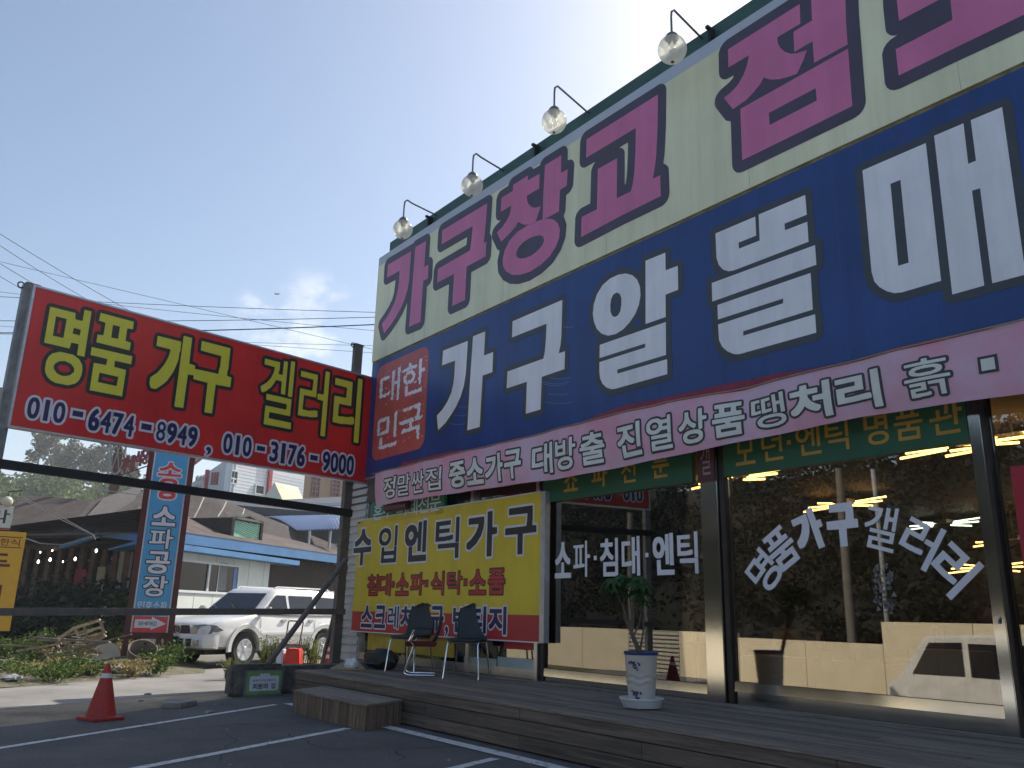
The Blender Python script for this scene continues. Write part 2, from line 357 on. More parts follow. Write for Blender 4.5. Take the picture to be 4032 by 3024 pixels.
def cl(fr, zf, pairs, p, q, d=0.0):
    """cells from zoom pixel pairs along the text line through p and q"""
    ym = lambda x: p[1]+(q[1]-p[1])*(x-p[0])/(q[0]-p[0])
    return [(fr.uv(*zf(a, ym(a)), d)[0], fr.uv(*zf(b, ym(b)), d)[0]) for a, b in pairs]
def spread(chars, s0, s1, gap=.08, sp=.45):
    wts = [(.28 if c in '·-,.' else sp if c == ' ' else 1.0) for c in chars]; u = (s1-s0)/(sum(wts)+gap*(len(chars)-1)); x = s0; out = []
    for w in wts: out.append((x, x+w*u)); x += (w+gap)*u
    return out
# traced faces of the big sign letters, metres on the sign plane (x, z)
PINK={'가':[[[[-14.391,8.26],[-13.448,8.237],[-13.453,7.91],[-13.458,7.622],[-13.509,7.423],[-13.606,7.255],[-13.74,7.105],[-13.912,6.983],[-14.121,6.86],[-14.361,6.76],[-14.484,6.99],[-14.322,7.069],[-14.143,7.184],[-13.988,7.331],[-13.906,7.507],[-13.877,7.7],[-13.872,7.957],[-14.388,7.973]]],[[[-13.297,8.267],[-12.892,8.254],[-12.903,7.719],[-12.751,7.716],[-12.746,7.432],[-12.911,7.44],[-12.936,6.619],[-13.358,6.633]]]],'구':[[[[-12.312,8.262],[-10.862,8.239],[-10.887,7.841],[-10.928,7.515],[-10.849,7.505],[-10.855,7.237],[-11.435,7.237],[-11.444,6.616],[-11.852,6.623],[-11.839,7.232],[-12.406,7.238],[-12.4,7.513],[-11.343,7.519],[-11.313,7.754],[-11.291,7.964],[-12.312,7.976]]]],'창':[[[[-10.123,8.276],[-9.728,8.275],[-9.725,8.187],[-9.415,8.175],[-9.423,7.915],[-9.739,7.919],[-9.727,7.823],[-9.678,7.732],[-9.596,7.652],[-9.504,7.611],[-9.373,7.582],[-9.434,7.487],[-9.498,7.35],[-9.622,7.367],[-9.761,7.408],[-9.868,7.465],[-9.96,7.539],[-10.022,7.479],[-10.141,7.427],[-10.273,7.388],[-10.415,7.348],[-10.55,7.566],[-10.406,7.607],[-10.285,7.675],[-10.202,7.756],[-10.154,7.907],[-10.452,7.911],[-10.448,8.169],[-10.124,8.168]]],[[[-9.282,8.266],[-8.882,8.261],[-8.887,7.956],[-8.728,7.953],[-8.749,7.68],[-8.91,7.672],[-8.927,7.318],[-9.156,7.321],[-9.326,7.33],[-9.314,7.81]]],[[[-9.177,7.293],[-9.048,7.226],[-8.952,7.127],[-8.902,7.005],[-8.921,6.873],[-8.999,6.754],[-9.145,6.644],[-9.359,6.576],[-9.623,6.551],[-9.875,6.58],[-10.088,6.649],[-10.248,6.755],[-10.343,6.88],[-10.363,7.014],[-10.313,7.155],[-10.184,7.284],[-9.971,7.364],[-9.714,7.378],[-9.464,7.36],[-9.309,7.334]],[[-9.38,7.085],[-9.303,7.034],[-9.279,6.958],[-9.322,6.898],[-9.43,6.846],[-9.585,6.817],[-9.744,6.826],[-9.884,6.863],[-9.972,6.919],[-9.994,6.989],[-9.949,7.067],[-9.822,7.123],[-9.662,7.134],[-9.503,7.118]]]],'고':[[[[-8.299,8.26],[-6.848,8.256],[-6.874,7.725],[-6.909,7.342],[-6.948,7.148],[-6.983,7.032],[-6.846,7.028],[-6.847,6.72],[-7.54,6.724],[-8.423,6.704],[-8.41,7.023],[-8.081,7.018],[-8.055,7.654],[-7.653,7.649],[-7.671,7.025],[-7.397,7.017],[-7.352,7.125],[-7.317,7.311],[-7.295,7.582],[-7.278,7.949],[-8.311,7.952]]]],'점':[[[[-5.656,8.269],[-4.617,8.27],[-4.629,8.008],[-4.944,8.014],[-4.942,7.931],[-4.911,7.846],[-4.858,7.764],[-4.791,7.699],[-4.708,7.654],[-4.574,7.621],[-4.627,7.521],[-4.722,7.391],[-4.841,7.415],[-4.955,7.449],[-5.056,7.498],[-5.113,7.539],[-5.164,7.591],[-5.212,7.533],[-5.301,7.478],[-5.43,7.42],[-5.632,7.399],[-5.756,7.623],[-5.642,7.646],[-5.533,7.693],[-5.447,7.782],[-5.393,7.873],[-5.351,8.005],[-5.666,8.01]]],[[[-4.468,8.265],[-4.046,8.255],[-4.079,7.695],[-4.088,7.403],[-4.502,7.409],[-4.495,7.689],[-4.737,7.689],[-4.725,7.956],[-4.481,7.957]]],[[[-5.522,7.345],[-4.088,7.351],[-4.101,6.648],[-4.718,6.647],[-5.538,6.652]],[[-5.127,7.088],[-4.507,7.084],[-4.507,6.927],[-5.129,6.928]]]],'포':[[[[-3.511,7.6],[-3.506,7.729],[-2.965,7.682],[-2.994,7.322],[-3.108,7.331],[-3.514,7.342]]],[[[-2.99,7.493],[-2.257,7.431],[-2.149,6.989],[-2.135,6.696],[-2.401,6.708],[-3.018,6.723],[-3.582,6.73],[-3.581,7.041],[-3.004,7.035]]]]}
WHITE={'가':[[[[-12.088,5.847],[-11.307,5.835],[-11.317,5.501],[-11.331,5.248],[-11.375,5.062],[-11.461,4.885],[-11.582,4.744],[-11.731,4.621],[-11.91,4.501],[-12.127,4.413],[-12.192,4.684],[-12.026,4.757],[-11.872,4.873],[-11.76,5.004],[-11.705,5.16],[-11.684,5.34],[-11.679,5.57],[-12.102,5.576]]],[[[-11.153,5.876],[-10.798,5.871],[-10.813,5.455],[-10.553,5.455],[-10.56,5.117],[-10.831,5.117],[-10.867,4.264],[-11.223,4.264],[-11.195,5.114]]]],'구':[[[[-10.048,5.844],[-8.834,5.848],[-8.852,5.269],[-8.87,5.156],[-8.907,5.04],[-8.768,5.04],[-8.777,4.771],[-9.293,4.766],[-9.312,4.271],[-9.663,4.271],[-9.65,4.766],[-10.162,4.764],[-10.152,5.037],[-9.262,5.041],[-9.229,5.137],[-9.207,5.333],[-9.197,5.574],[-10.056,5.574]]]],'알':[[[[-7.515,5.838],[-7.392,5.773],[-7.308,5.685],[-7.259,5.577],[-7.25,5.443],[-7.282,5.321],[-7.353,5.211],[-7.459,5.122],[-7.583,5.057],[-7.725,5.028],[-7.87,5.043],[-7.999,5.106],[-8.093,5.198],[-8.149,5.309],[-8.175,5.441],[-8.157,5.575],[-8.089,5.709],[-7.974,5.813],[-7.823,5.863],[-7.658,5.868]],[[-7.687,5.617],[-7.636,5.579],[-7.606,5.509],[-7.608,5.416],[-7.631,5.329],[-7.677,5.281],[-7.734,5.275],[-7.785,5.305],[-7.819,5.375],[-7.823,5.464],[-7.805,5.555],[-7.757,5.611]]],[[[-7.148,5.9],[-6.796,5.894],[-6.801,5.65],[-6.595,5.645],[-6.601,5.323],[-6.813,5.32],[-6.821,5.022],[-7.172,5.022]]],[[[-8.038,4.954],[-6.823,4.956],[-6.834,4.524],[-7.698,4.524],[-7.702,4.47],[-6.817,4.466],[-6.821,4.272],[-7.755,4.27],[-7.825,4.283],[-7.915,4.324],[-7.987,4.391],[-8.033,4.473],[-8.048,4.569],[-8.047,4.708],[-7.188,4.708],[-7.185,4.761],[-8.043,4.764]]]],'뜰':[[[[-5.983,5.863],[-5.4,5.862],[-5.404,5.622],[-5.653,5.624],[-5.653,5.547],[-5.361,5.546],[-5.354,5.869],[-4.739,5.866],[-4.739,5.627],[-5.022,5.628],[-5.022,5.547],[-4.74,5.544],[-4.743,5.308],[-5.741,5.301],[-5.818,5.315],[-5.894,5.361],[-5.954,5.44],[-5.984,5.54]]],[[[-6.072,5.247],[-4.669,5.243],[-4.672,5.016],[-6.077,5.011]]],[[[-6.002,4.946],[-4.748,4.948],[-4.755,4.533],[-5.655,4.527],[-5.659,4.475],[-4.733,4.475],[-4.735,4.271],[-5.727,4.27],[-5.801,4.289],[-5.89,4.343],[-5.963,4.419],[-6.002,4.508],[-6.007,4.702],[-5.109,4.708],[-5.105,4.761],[-6.005,4.764]]]],'매':[[[[-4.062,5.866],[-3.396,5.869],[-3.411,4.434],[-3.789,4.434],[-3.863,4.448],[-3.936,4.49],[-4.007,4.556],[-4.053,4.63],[-4.072,4.737]],[[-3.786,5.594],[-3.682,5.594],[-3.692,4.711],[-3.797,4.713]]],[[[-3.311,5.907],[-3.033,5.906],[-3.04,5.482],[-2.97,5.483],[-2.966,5.906],[-2.689,5.902],[-2.704,4.268],[-2.977,4.273],[-2.968,5.201],[-3.039,5.206],[-3.045,4.273],[-3.327,4.272]]]]}
# ------------------------------------------------------------------ palette
M_asph = pm('asphalt', (.088, .084, .08), .9, col2=(.15, .143, .135), lo=.3, hi=.72, scale=.9, detail=9, bump=.5, bscale=140, fine=.5)
M_conc = pm('road_concrete', (.225, .215, .20), .92, var=.25, scale=.5, bump=.25, bscale=60, fine=.18)
M_dirt = pm('dirt', (.30, .235, .16), .95, var=.4, scale=.9, bump=.4, bscale=40, fine=.3)
M_grass = pm('grassy_ground', (.07, .085, .035), .95, col2=(.2, .165, .1), scale=.25, bump=.5, bscale=20, fine=.3)
M_line = pm('line_paint', (.66, .66, .64), .8, col2=(.2, .2, .2), scale=11, lo=.54, hi=.70, fine=.2, bscale=90)
M_deck = pm('weathered_deck', (.215, .18, .15), .8, var=.35, scale=3.2, stretch=(.35, 9, 9), bump=.5, bscale=22, rnd=.28, fine=.25)
M_fasc = pm('stained_fascia', (.14, .108, .082), .72, var=.4, scale=3.0, stretch=(.3, 8, 8), bump=.4, bscale=20, rnd=.2, fine=.22)
M_step = pm('stained_step', (.19, .135, .09), .72, var=.4, scale=3, stretch=(8, 8, .4), bump=.4, bscale=20, rnd=.22, fine=.25)
M_sidg = pm('white_siding', (.44, .45, .45), .6, var=.1, scale=2)
M_steel = pm('brushed_frame', (.55, .56, .57), .3, 1.0, var=.08, scale=6, bump=.05, bscale=3)
M_mirror = pm('polished_steel', (.52, .52, .50), .10, 1.0, var=.02, scale=.8, bump=.05, bscale=1.1, detail=1)
M_darkfr = pm('dark_frame', (.035, .028, .026), .4, .3, var=.2)
M_alu = pm('aluminium', (.50, .51, .53), .38, .7, var=.1, scale=8)
M_rust = pm('rusty_post', (.14, .13, .125), .7, .3, var=.3, scale=7, col2=(.22, .175, .14), lo=.4, hi=.75, fine=.2)
M_galv = pm('galvanised_post', (.22, .22, .225), .5, .7, var=.25, scale=6)
M_black = pm('black_steel', (.022, .02, .02), .6, .2, var=.3, scale=5)
M_green = pm('green_trim', (.05, .125, .1), .55, var=.25, scale=3, col2=(.03, .085, .07))
M_cream = pm('cream_vinyl', (.84, .85, .60), .38, var=.06, scale=.7, spec=.4, streak=.16)
M_creamtop = pm('faded_vinyl', (.52, .57, .66), .42, var=.06, scale=.8)
M_pink = pm('magenta_print', (.70, .19, .40), .38, var=.07, scale=1.1, streak=.12)
M_plum = pm('plum_print', (.075, .062, .10), .42, var=.12, scale=2)
M_blue = pm('blue_vinyl', (.022, .066, .25), .33, var=.16, scale=.6, spec=.45, streak=.22)
M_wht = pm('white_print', (.86, .88, .97), .38, var=.05, scale=1.3, streak=.14)
M_slate = pm('slate_print', (.055, .066, .082), .45, var=.1)
M_stamp = pm('stamp_red', (.55, .11, .10), .42, var=.15, scale=1.5)
M_banner = pm('pink_banner', (.73, .35, .49), .75, col2=(.68, .50, .66), scale=1.1, lo=.38, hi=.6, bump=.12, bscale=5)
M_banred = pm('banner_back', (.24, .03, .055), .75, var=.2)
M_bwht = pm('banner_white', (.74, .78, .76), .7, var=.06)
M_bdark = pm('banner_grey', (.055, .058, .07), .7, var=.1)
M_yel = pm('yellow_print', (.70, .54, .035), .42, var=.08, scale=.8, streak=.14)
M_ybotred = pm('red_print', (.46, .03, .035), .42, var=.08, scale=.9)
M_blk = pm('black_print', (.02, .023, .022), .42, var=.1)
M_navy = pm('navy_print', (.022, .016, .09), .42, var=.1)
M_pale = pm('pale_print', (.66, .68, .74), .42, var=.04)
M_redsign = pm('red_sign_print', (.70, .026, .018), .36, var=.12, scale=.6, streak=.18)
M_ylet = pm('yellow_letter', (.74, .68, .05), .4, var=.04)
M_gbd = pm('green_board', (.012, .10, .045), .45, var=.12, scale=1)
M_gold = pm('gold_letter', (.48, .28, .03), .42, var=.1)
M_vinw = pm('white_window_vinyl', (.76, .78, .86), .55, var=.03)
M_maroon = pm('maroon_board', (.085, .018, .02), .45, var=.2)
# ------------------------------------------------------------------ ground
def sheet(name, pts, mat, z, sub=0):
    mb = MB(); mb.poly([(p[0], p[1], z) for p in pts]); o = mb.build(name, mat, None, fix=False)
    if o.data.polygons[0].normal.z < 0: o.data.flip_normals()
    return struct(o)
def edge_road(t, w=0): return None
sheet('ground', [(-900, -1.0), (300, -1.0), (300, 900), (-900, 900)], M_grass, -.012)
E0, E1, E2, E3 = gz(-40, 2870), gz(395, 2822), gz(640, 2788), gz(930, 2748)
lot = [(6, -1.0), (6, 7.6), (-15.4, 7.6), (E3.x-.4, E3.y+.6), E3.xy, E2.xy, E1.xy, E0.xy, (-10.6, -.9), (-9.5, -1.0)]
dirt = [E0.xy, E1.xy, E2.xy, E3.xy, (E3.x-.4, E3.y+.6), (-15.4, 7.6), (-16.9, 7.9), gz(940, 2722).xy, gz(640, 2742).xy, gz(330, 2768).xy, gz(-60, 2800).xy, (-12.4, -1.0), (-10.6, -.9)]
sheet('yard', [(-19.0, 4.2), (-21.5, 15.5), (-31, 15.5), (-26, 4.2)], pm('yard_concrete', (.17, .16, .14), .92, col2=(.09, .085, .065), scale=.7, fine=.25), -.003)
sheet('dirt_verge', dirt, M_dirt, .002)
road = [gz(940, 2722).xy, gz(640, 2742).xy, gz(330, 2768).xy, gz(-60, 2800).xy, (-12.4, -1.0), (-17.4, -1.0), gz(-60, 2716).xy, gz(150, 2702).xy, gz(330, 2682).xy, gz(600, 2662).xy, (-20.6, 6.9), (-23.5, 14.0), (-18.8, 14.0), (-16.9, 7.9)]
sheet('road', road, M_conc, .006)
sheet('parking_lot', lot, M_asph, .010)
def stripe(name, a, b, w, z=.0145):
    a = Vector(a[:2]); b = Vector(b[:2]); n = (b-a).normalized(); n = Vector((-n.y, n.x))*w/2; rng = random.Random(name); k = 14; A = []; B = []
    for i in range(k+1):
        p = a.lerp(b, i/k); A.append(p+n*(1+rng.uniform(-.09, .09))); B.append(p-n*(1+rng.uniform(-.09, .09)))
    mb = MB(); mb.v = [Vector((p.x, p.y, z)) for p in A+B]; mb.f = [(i, i+1, k+2+i, k+1+i) for i in range(k)]
    o = mb.build('parking_line', M_line, None); 
    if o.data.polygons[0].normal.z < 0: o.data.flip_normals()
    return struct(o)
l1a, l1b = gz(0, 2951), gz(1085, 2778); stripe('1', l1a + (l1a-l1b)*.35, l1b, .10)
l2a, l2b = gz(542, 3031), gz(1370, 2872); stripe('2', l2a + (l2a-l2b)*.6, l2b, .115)
l3a, l3b = gz(1790, 3030), gz(1950, 2992); stripe('3', l3a+(l3a-l3b)*5, l3b, .11)
wy = gz(1557, 2876).y
stripe('4', (l1b.x-.05, wy), (5, wy), .17, .0185)
# small pavement break at the lot edge and loose flakes of stone
rng = random.Random(5)
def rock(c, r, sq=.5, seed=0, n=7):
    rg = random.Random(seed); mb = MB(); pr = []
    mb.lathe(c, [(r*.55, -r*.15), (r, 0), (r*.9, r*sq*.5), (r*.45, r*sq)], n)
    mb.v = [Vector(c) + Vector(((v.x-c[0])*rg.uniform(.75, 1.25), (v.y-c[1])*rg.uniform(.75, 1.25), (v.z-c[2])*rg.uniform(.8, 1.2))) for v in mb.v]; return mb
M_stone = pm('broken_concrete', (.26, .245, .22), .9, var=.25, scale=6, bump=.3)
def slab_lbl(i): return ['flat broken concrete slab on the edge of the parking lot', 'small concrete chip lying on the dirt beside the slab', 'pale stone chip on the road behind the front cone', 'pale flake of concrete on the asphalt before the white line'][i]
mbx = MB(); c0 = gz(690, 2782); mbx.prism([gz(640, 2790, .01), gz(712, 2790, .01), gz(775, 2778, .01), gz(740, 2768, .01), gz(650, 2772, .01)], (0, 0, .07)); mbx.thing('concrete_slab', M_stone, slab_lbl(0), 'slab', bevel=.01)
for i, (px, py, r) in enumerate(((555, 2760, .04), (583, 2734, .06), (828, 2805, .07))): rock(gz(px, py, .012), r, .35, i).thing('stone_chip', M_stone, slab_lbl(i+1), 'stone', 'loose stone chips')
ck = MB(); rgk = random.Random(12)
for x, y, a, n_ in ((-9.2, 4.6, 3.6, 22), (-11.2, 3.2, 5.4, 18), (-7.4, 4.3, 2.5, 20), (-10.4, 4.9, 4.4, 12), (-8.2, 2.9, 3.1, 16)):
    p = Vector((x, y, .0122)); 
    for k in range(n_):
        a += rgk.gauss(0, .35); q = p + Vector((math.cos(a), math.sin(a), 0))*rgk.uniform(.06, .16); w_ = Vector((-math.sin(a), math.cos(a), 0))*.006*rgk.uniform(.4, 1.3); ck.quad(p-w_, q-w_, q+w_, p+w_); p = q
cko = ck.build('asphalt_cracks', pm('crack_dirt', (.018, .018, .018), .95), None, fix=False); tag(cko, 'thin dark cracks wandering across the parking lot asphalt', 'cracks', kind='stuff')
gt = MB(); rgg = random.Random(77)
for _ in range(420):
    x = rgg.uniform(-13, -4); y = rgg.uniform(.6, 5.5); r_ = rgg.uniform(.004, .012)*(2.2 if rgg.random() < .05 else 1)
    if x < -12.2 and y < 3: continue
    k0 = len(gt.v); gt.v += [Vector((x-r_, y-r_*.6, .0115)), Vector((x+r_, y-r_*.4, .0115)), Vector((x, y+r_, .0115)), Vector((x, y, .0115+r_*.7))]; gt.f += [(k0, k0+1, k0+3), (k0+1, k0+2, k0+3), (k0+2, k0, k0+3)]
gto = gt.build('grit', M_stone, None, fix=False); tag(gto, 'fine grit and leaf crumbs scattered over the parking lot', 'grit', kind='stuff')
# ------------------------------------------------------------------ shop building
YS, YW, ZD = 7.5, 7.73, .456
FS = Fr((0, YS), 0); FW = Fr((0, YW), 0); FY = Fr((0, 7.55), 0)
shop = thing('furniture_shop', 'long single storey furniture shop with glass front behind the wooden deck', 'building', (-8, 9, 0))
XL, XR = -15.62, 3.0
w = MB(); w.bb((XL, 7.85, 0), (XL+.15, 19, 4.6)); w.bb((XR-.15, 7.85, 0), (XR, 19, 4.6)); w.bb((XL, 18.85, 0), (XR, 19, 4.6)); w.build('outer_wall', M_sidg, shop)
MB().bb((XL-.1, 7.68, 3.42), (XR, 7.86, 4.62)).build('front_lintel', pm('lintel', (.10, .085, .075), .7), shop)
MB().bb((XL-.2, 7.87, 4.62), (XR+.2, 19.2, 4.78)).build('roof', pm('roof_sheet', (.06, .12, .10), .6), shop)
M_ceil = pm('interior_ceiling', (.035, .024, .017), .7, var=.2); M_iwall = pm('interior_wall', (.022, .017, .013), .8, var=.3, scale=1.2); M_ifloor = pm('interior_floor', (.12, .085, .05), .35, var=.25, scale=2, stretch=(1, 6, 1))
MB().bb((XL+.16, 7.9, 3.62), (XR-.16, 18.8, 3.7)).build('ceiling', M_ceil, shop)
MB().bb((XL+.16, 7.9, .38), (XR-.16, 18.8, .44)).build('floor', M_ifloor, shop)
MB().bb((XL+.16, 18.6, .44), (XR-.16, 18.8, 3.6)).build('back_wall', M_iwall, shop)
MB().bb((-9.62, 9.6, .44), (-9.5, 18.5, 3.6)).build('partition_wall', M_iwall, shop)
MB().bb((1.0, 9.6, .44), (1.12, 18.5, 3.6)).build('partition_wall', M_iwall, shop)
for k in range(23):   # clapboards on the corner left of the yellow board
    z = .46+k*.15; mb = MB(); mb.add([(XL-.03, 7.69, z+.15), (-14.96, 7.69, z+.15), (-14.96, 7.655, z), (XL-.03, 7.655, z), (XL-.03, 7.72, z), (-14.96, 7.72, z), (-14.96, 7.72, z+.15), (XL-.03, 7.72, z+.15)], [(0, 1, 2, 3), (3, 2, 5, 4), (0, 7, 6, 1), (1, 6, 5, 2), (0, 3, 4, 7), (4, 5, 6, 7)]); mb.build('siding_board', M_sidg, shop)
MB().bb((XL-.06, 7.64, 0), (XL+.0, 7.86, 3.9)).build('corner_trim', M_sidg, shop)
MB().bb((XL+.02, 7.73, 0), (-14.94, 7.85, 3.42)).build('corner_wall', M_sidg, shop)
M_glass = glass_mat('shop_glass', (.80, .78, .73), .125, 0, .012, (1, .97, .9))
panes = [(-14.9, -13.2, .62, 3.4), (-13.1, -11.35, .62, 3.4), (-11.25, -9.62, .62, 3.4), (-9.42, -6.55, .66, 3.4), (-6.17, -3.42, .72, 3.4), (-3.255, -.6, .72, 3.4), (-.4, 2.7, .72, 3.4)]
for i, (a, b, z0, z1) in enumerate(panes):
    g = MB().bb((a, 7.745, z0), (b, 7.757, z1)).build('window_pane', M_glass, shop)
    if i < 3: fr_ = MB(); fr_.bb((a, 7.70, .5), (b, 7.79, .62)); fr_.bb((a-.09, 7.69, .46), (a-.001, 7.80, 3.42)); fr_.build('window_frame', M_steel, shop)
    else:
        MB().prism([(a, 7.700, z0-.10), (a, 7.7062, z0), (a, 7.79, z0), (a, 7.79, z0-.10)], (b-a, 0, 0)).build('bottom_rail', M_mirror, shop)
        MB().bb((a, 7.725, ZD+.005), (b, 7.82, z0-.105)).build('kick_plate', M_mirror, shop)
def post(a, b, y0, y1, m, n): MB().bb((a, y0, ZD+.004), (b, y1, 3.42)).build(n, m, shop, bevel=.006)
post(-9.60, -9.52, 7.66, 7.80, M_steel, 'frame_post'); post(-9.515, -9.43, 7.70, 7.80, M_darkfr, 'frame_post')
pxl = gy(2770, 2300, 7.655).x; pxr = gy(2838, 2300, 7.655).x; post(pxl, pxr, 7.655, 7.85, M_mirror, 'pillar'); post(pxr+.004, pxr+.085, 7.69, 7.83, M_darkfr, 'frame_post')
post(-3.415, -3.31, 7.68, 7.80, M_mirror, 'door_stile'); post(-3.305, -3.262, 7.67, 7.83, M_darkfr, 'frame_post'); post(-.59, -.41, 7.655, 7.85, M_mirror, 'pillar')
lk = MB(); lk.lathe((-3.365, 7.675, 1.42), [(.02, 0), (.02, .02)], 10, M=Matrix.Rotation(R(90), 3, 'X')); lk.bb((-3.375, 7.645, 1.375), (-3.355, 7.672, 1.42)); lk.build('door_lock', M_steel, shop)
MB().bb((-14.95, 7.60, ZD+.001), (2.9, 7.70, ZD+.035)).build('threshold', M_deck, shop)
MB().bb((-14.95, 7.70, 0), (2.9, 7.84, ZD)).build('plinth', pm('plinth', (.2, .19, .18), .8), shop)
# boards above the glass
for a, b, chars, sp0, sp1, nm, lb in ((-9.44, -6.64, '쇼파전문', None, None, 'green_fascia_board', 'green board with gold lettering over the left shop window'), (-6.17, -3.42, '모던·엔틱명품관', None, None, 'green_fascia_board', 'green board with gold lettering over the glass door')):
    t = thing(nm, lb, 'sign', ((a+b)/2, 7.69, 2.93), group='green boards over the shop glass')
    MB().bb((a, 7.68, 2.935), (b, 7.742, 3.415)).build('board', M_gbd, t)
    if chars[0] == '쇼':
        z5 = ZM(2050, 1800, 1.508); f = Fr((0, 7.68), 0); load_glyphs(chars)
        cs = cl(f, z5, [(258, 340), (422, 515), (597, 685), (780, 882)], (300, 150), (830, 60)); txt(t, 'lettering', f, chars, cs, 3.04, 3.36, M_gold, .018, .003)
    else:
        z6 = ZM(2950, 1600, 1.1654); f = Fr((0, 7.68), 0); load_glyphs(chars)
        zz = ZM(1480, 1300, .8668); cs = cl(f, zz, [(1228, 1295), (1318, 1390), (1405, 1418), (1435, 1520), (1535, 1615), (1668, 1750), (1770, 1868), (1890, 2005)], (1262, 430), (1950, 310)); txt(t, 'lettering', f, chars, cs, 3.04, 3.38, M_gold, .018, .003)
load_glyphs('갤혼수·미제전문')
t = thing('maroon_board', 'dark maroon board with a faded character on the steel pillar', 'sign', (-6.46, 7.65, 2.9))
MB().bb((pxl, 7.625, 2.9), (pxr, 7.653, 3.40)).build('board', M_maroon, t); txt(t, 'lettering', Fr((0, 7.625), 0), '갤', [(pxl+.05, pxr-.05)], 2.98, 3.36, pm('faded', (.30, .24, .24), .6), .01, .003)
t = thing('green_shop_sign', 'green sign peeking out above the yellow board by the corner', 'sign', (-13, 7.6, 3.0))
MB().bb((-14.6, 7.60, 2.98), (-12.0, 7.66, 3.4)).build('board', pm('bright_green_board', (.015, .2, .10), .45), t)
txt(t, 'lettering', Fr((0, 7.60), 0), '혼수·미제전문', spread('혼수·미제전문', -14.5, -12.1), 3.04, 3.34, M_pale, .012, .003)
MB().bb((-13.9, 7.47, 3.13), (-13.05, 7.585, 3.3)).thing('red_lamp_box', M_maroon, 'dark red box hanging under the pink banner near the corner', 'lamp', bevel=.03)
# ------------------------------------------------------------------ the big sign panels
up = thing('cream_sign', 'huge cream sign with magenta letters on top of the shop', 'sign', (-6.5, 7.5, 6.23))
MB().bb((-14.82, YS, 6.255), (4.2, YS+.1, 8.36)).build('panel', M_cream, up); MB().bb((-14.82, YS+.001, 8.36), (4.2, YS+.1, 8.552)).build('faded_top_strip', M_creamtop, up)
MB().bb((-14.82, YS+.02, 6.205), (4.2, YS+.1, 6.2545)).build('seam_strip', pm('seam', (.22, .19, .10), .7, var=.4, scale=6), up)
for k in range(7):
    s = MB().bb((-12.78+k*2.44, YS-.0012, 6.26), (-12.772+k*2.44, YS, 8.55)); s.build('panel_joint', pm('joint', (.55, .58, .45), .5), up)
lo = thing('blue_sign', 'long blue sign with big white letters below the cream sign', 'sign', (-6.5, 7.5, 3.9))
MB().bb((-14.78, YS, 3.88), (4.2, YS+.1, 6.204)).build('panel', M_blue, lo); MB().bb((-14.78, YS+.01, 3.84), (4.2, YS+.09, 3.879)).build('bottom_rail', M_alu, lo)
def big(parent, polys, face, rim, r, nm):
    xs = [p[0] for sh in polys for lp in sh for p in lp]; zs = [p[1] for sh in polys for lp in sh for p in lp]
    lo_ = min(min(xs), 1e9); f = MB()
    for sh in polys: fill_loops(f, sh, lambda x, y: FS.P(x, y, .0055))
    o = f.build('letter', face, parent, fix=False)
    # rounded rim: distance field round the faces
    res = .014; x0, z0 = min(xs)-r-.05, min(zs)-r-.05; nx = int((max(xs)+r+.05-x0)/res)+1; nz_ = int((max(zs)+r+.05-z0)/res)+1
    gx_, gz_ = np.meshgrid(x0+np.arange(nx)*res, z0+np.arange(nz_)*res); D = np.full(gx_.shape, 9.0)
    for sh in polys:
        ins = np.zeros(gx_.shape, bool)
        for lp in sh:
            n = len(lp)
            for i in range(n):
                (xa, ya), (xb, yb) = lp[i], lp[(i+1) % n]; dx, dy = xb-xa, yb-ya; t = np.clip(((gx_-xa)*dx+(gz_-ya)*dy)/(dx*dx+dy*dy+1e-12), 0, 1)
                D = np.minimum(D, np.hypot(gx_-xa-t*dx, gz_-ya-t*dy)); c = ((ya > gz_) != (yb > gz_)) & (gx_ < (xb-xa)*(gz_-ya)/(yb-ya+1e-12)+xa); ins ^= c
        D = np.where(ins, -1.0, D)
    lps = [simp(p, .3)*res+np.array([x0, z0]) for p in contours(.5+(r-D)/res*.2)]
    m = MB(); fill_loops(m, lps, lambda x, y: FS.P(x, y, .0030)); m.build('letter_outline', rim, o, fix=False)
for ch, pl in PINK.items(): big(up, pl, M_pink, M_plum, .15, ch)
for ch, pl in WHITE.items(): big(lo, pl, M_wht, M_slate, .085, ch)
for px in (1500, 2070, 2815, 3330):
    x = gy(px, 1300, YS).x; MB().bb((x, YS-.0013, 3.885), (x+.012, YS, 6.2)).build('panel_joint', pm('blue_joint', (.03, .075, .26), .4), lo)
rgs = random.Random(2); sc_ = MB(); zs = ZM(1700, 1160, 1659/560)
for cx_, cy_, w_, dz_ in ((1450, 1010, 150, 28), (1440, 1035, 140, 26), (1500, 960, 120, 20), (1480, 1250, 160, 18), (1600, 370, 60, 10), (370, 1300, 60, 14), (340, 1400, 70, 12), (300, 1500, 90, 14), (1480, 1150, 120, 16)):
    pts = [FS.uv(*zs(cx_+w_*t, cy_+dz_*(1-t*t))) for t in np.linspace(-1, 1, 9)]
    for (xa, za), (xb, zb2) in zip(pts, pts[1:]): sc_.quad(FS.P(xa, za, .0062), FS.P(xb, zb2, .0062), FS.P(xb, zb2-.010, .0062), FS.P(xa, za-.010, .0062))
so_ = sc_.build('scuff_marks', pm('scuff', (.16, .22, .40), .5), lo, fix=False); so_['kind'] = 'stuff'
zc = ZM(1380, 1300, 2.37); sx = [FS.uv(*zc(a, b))[0] for a, b in ((232, 700), (712, 650))]; sz0 = FS.uv(*zc(450, 1160))[1]; sz1 = FS.uv(*zc(450, 262))[1]
st = MB(); pts = []
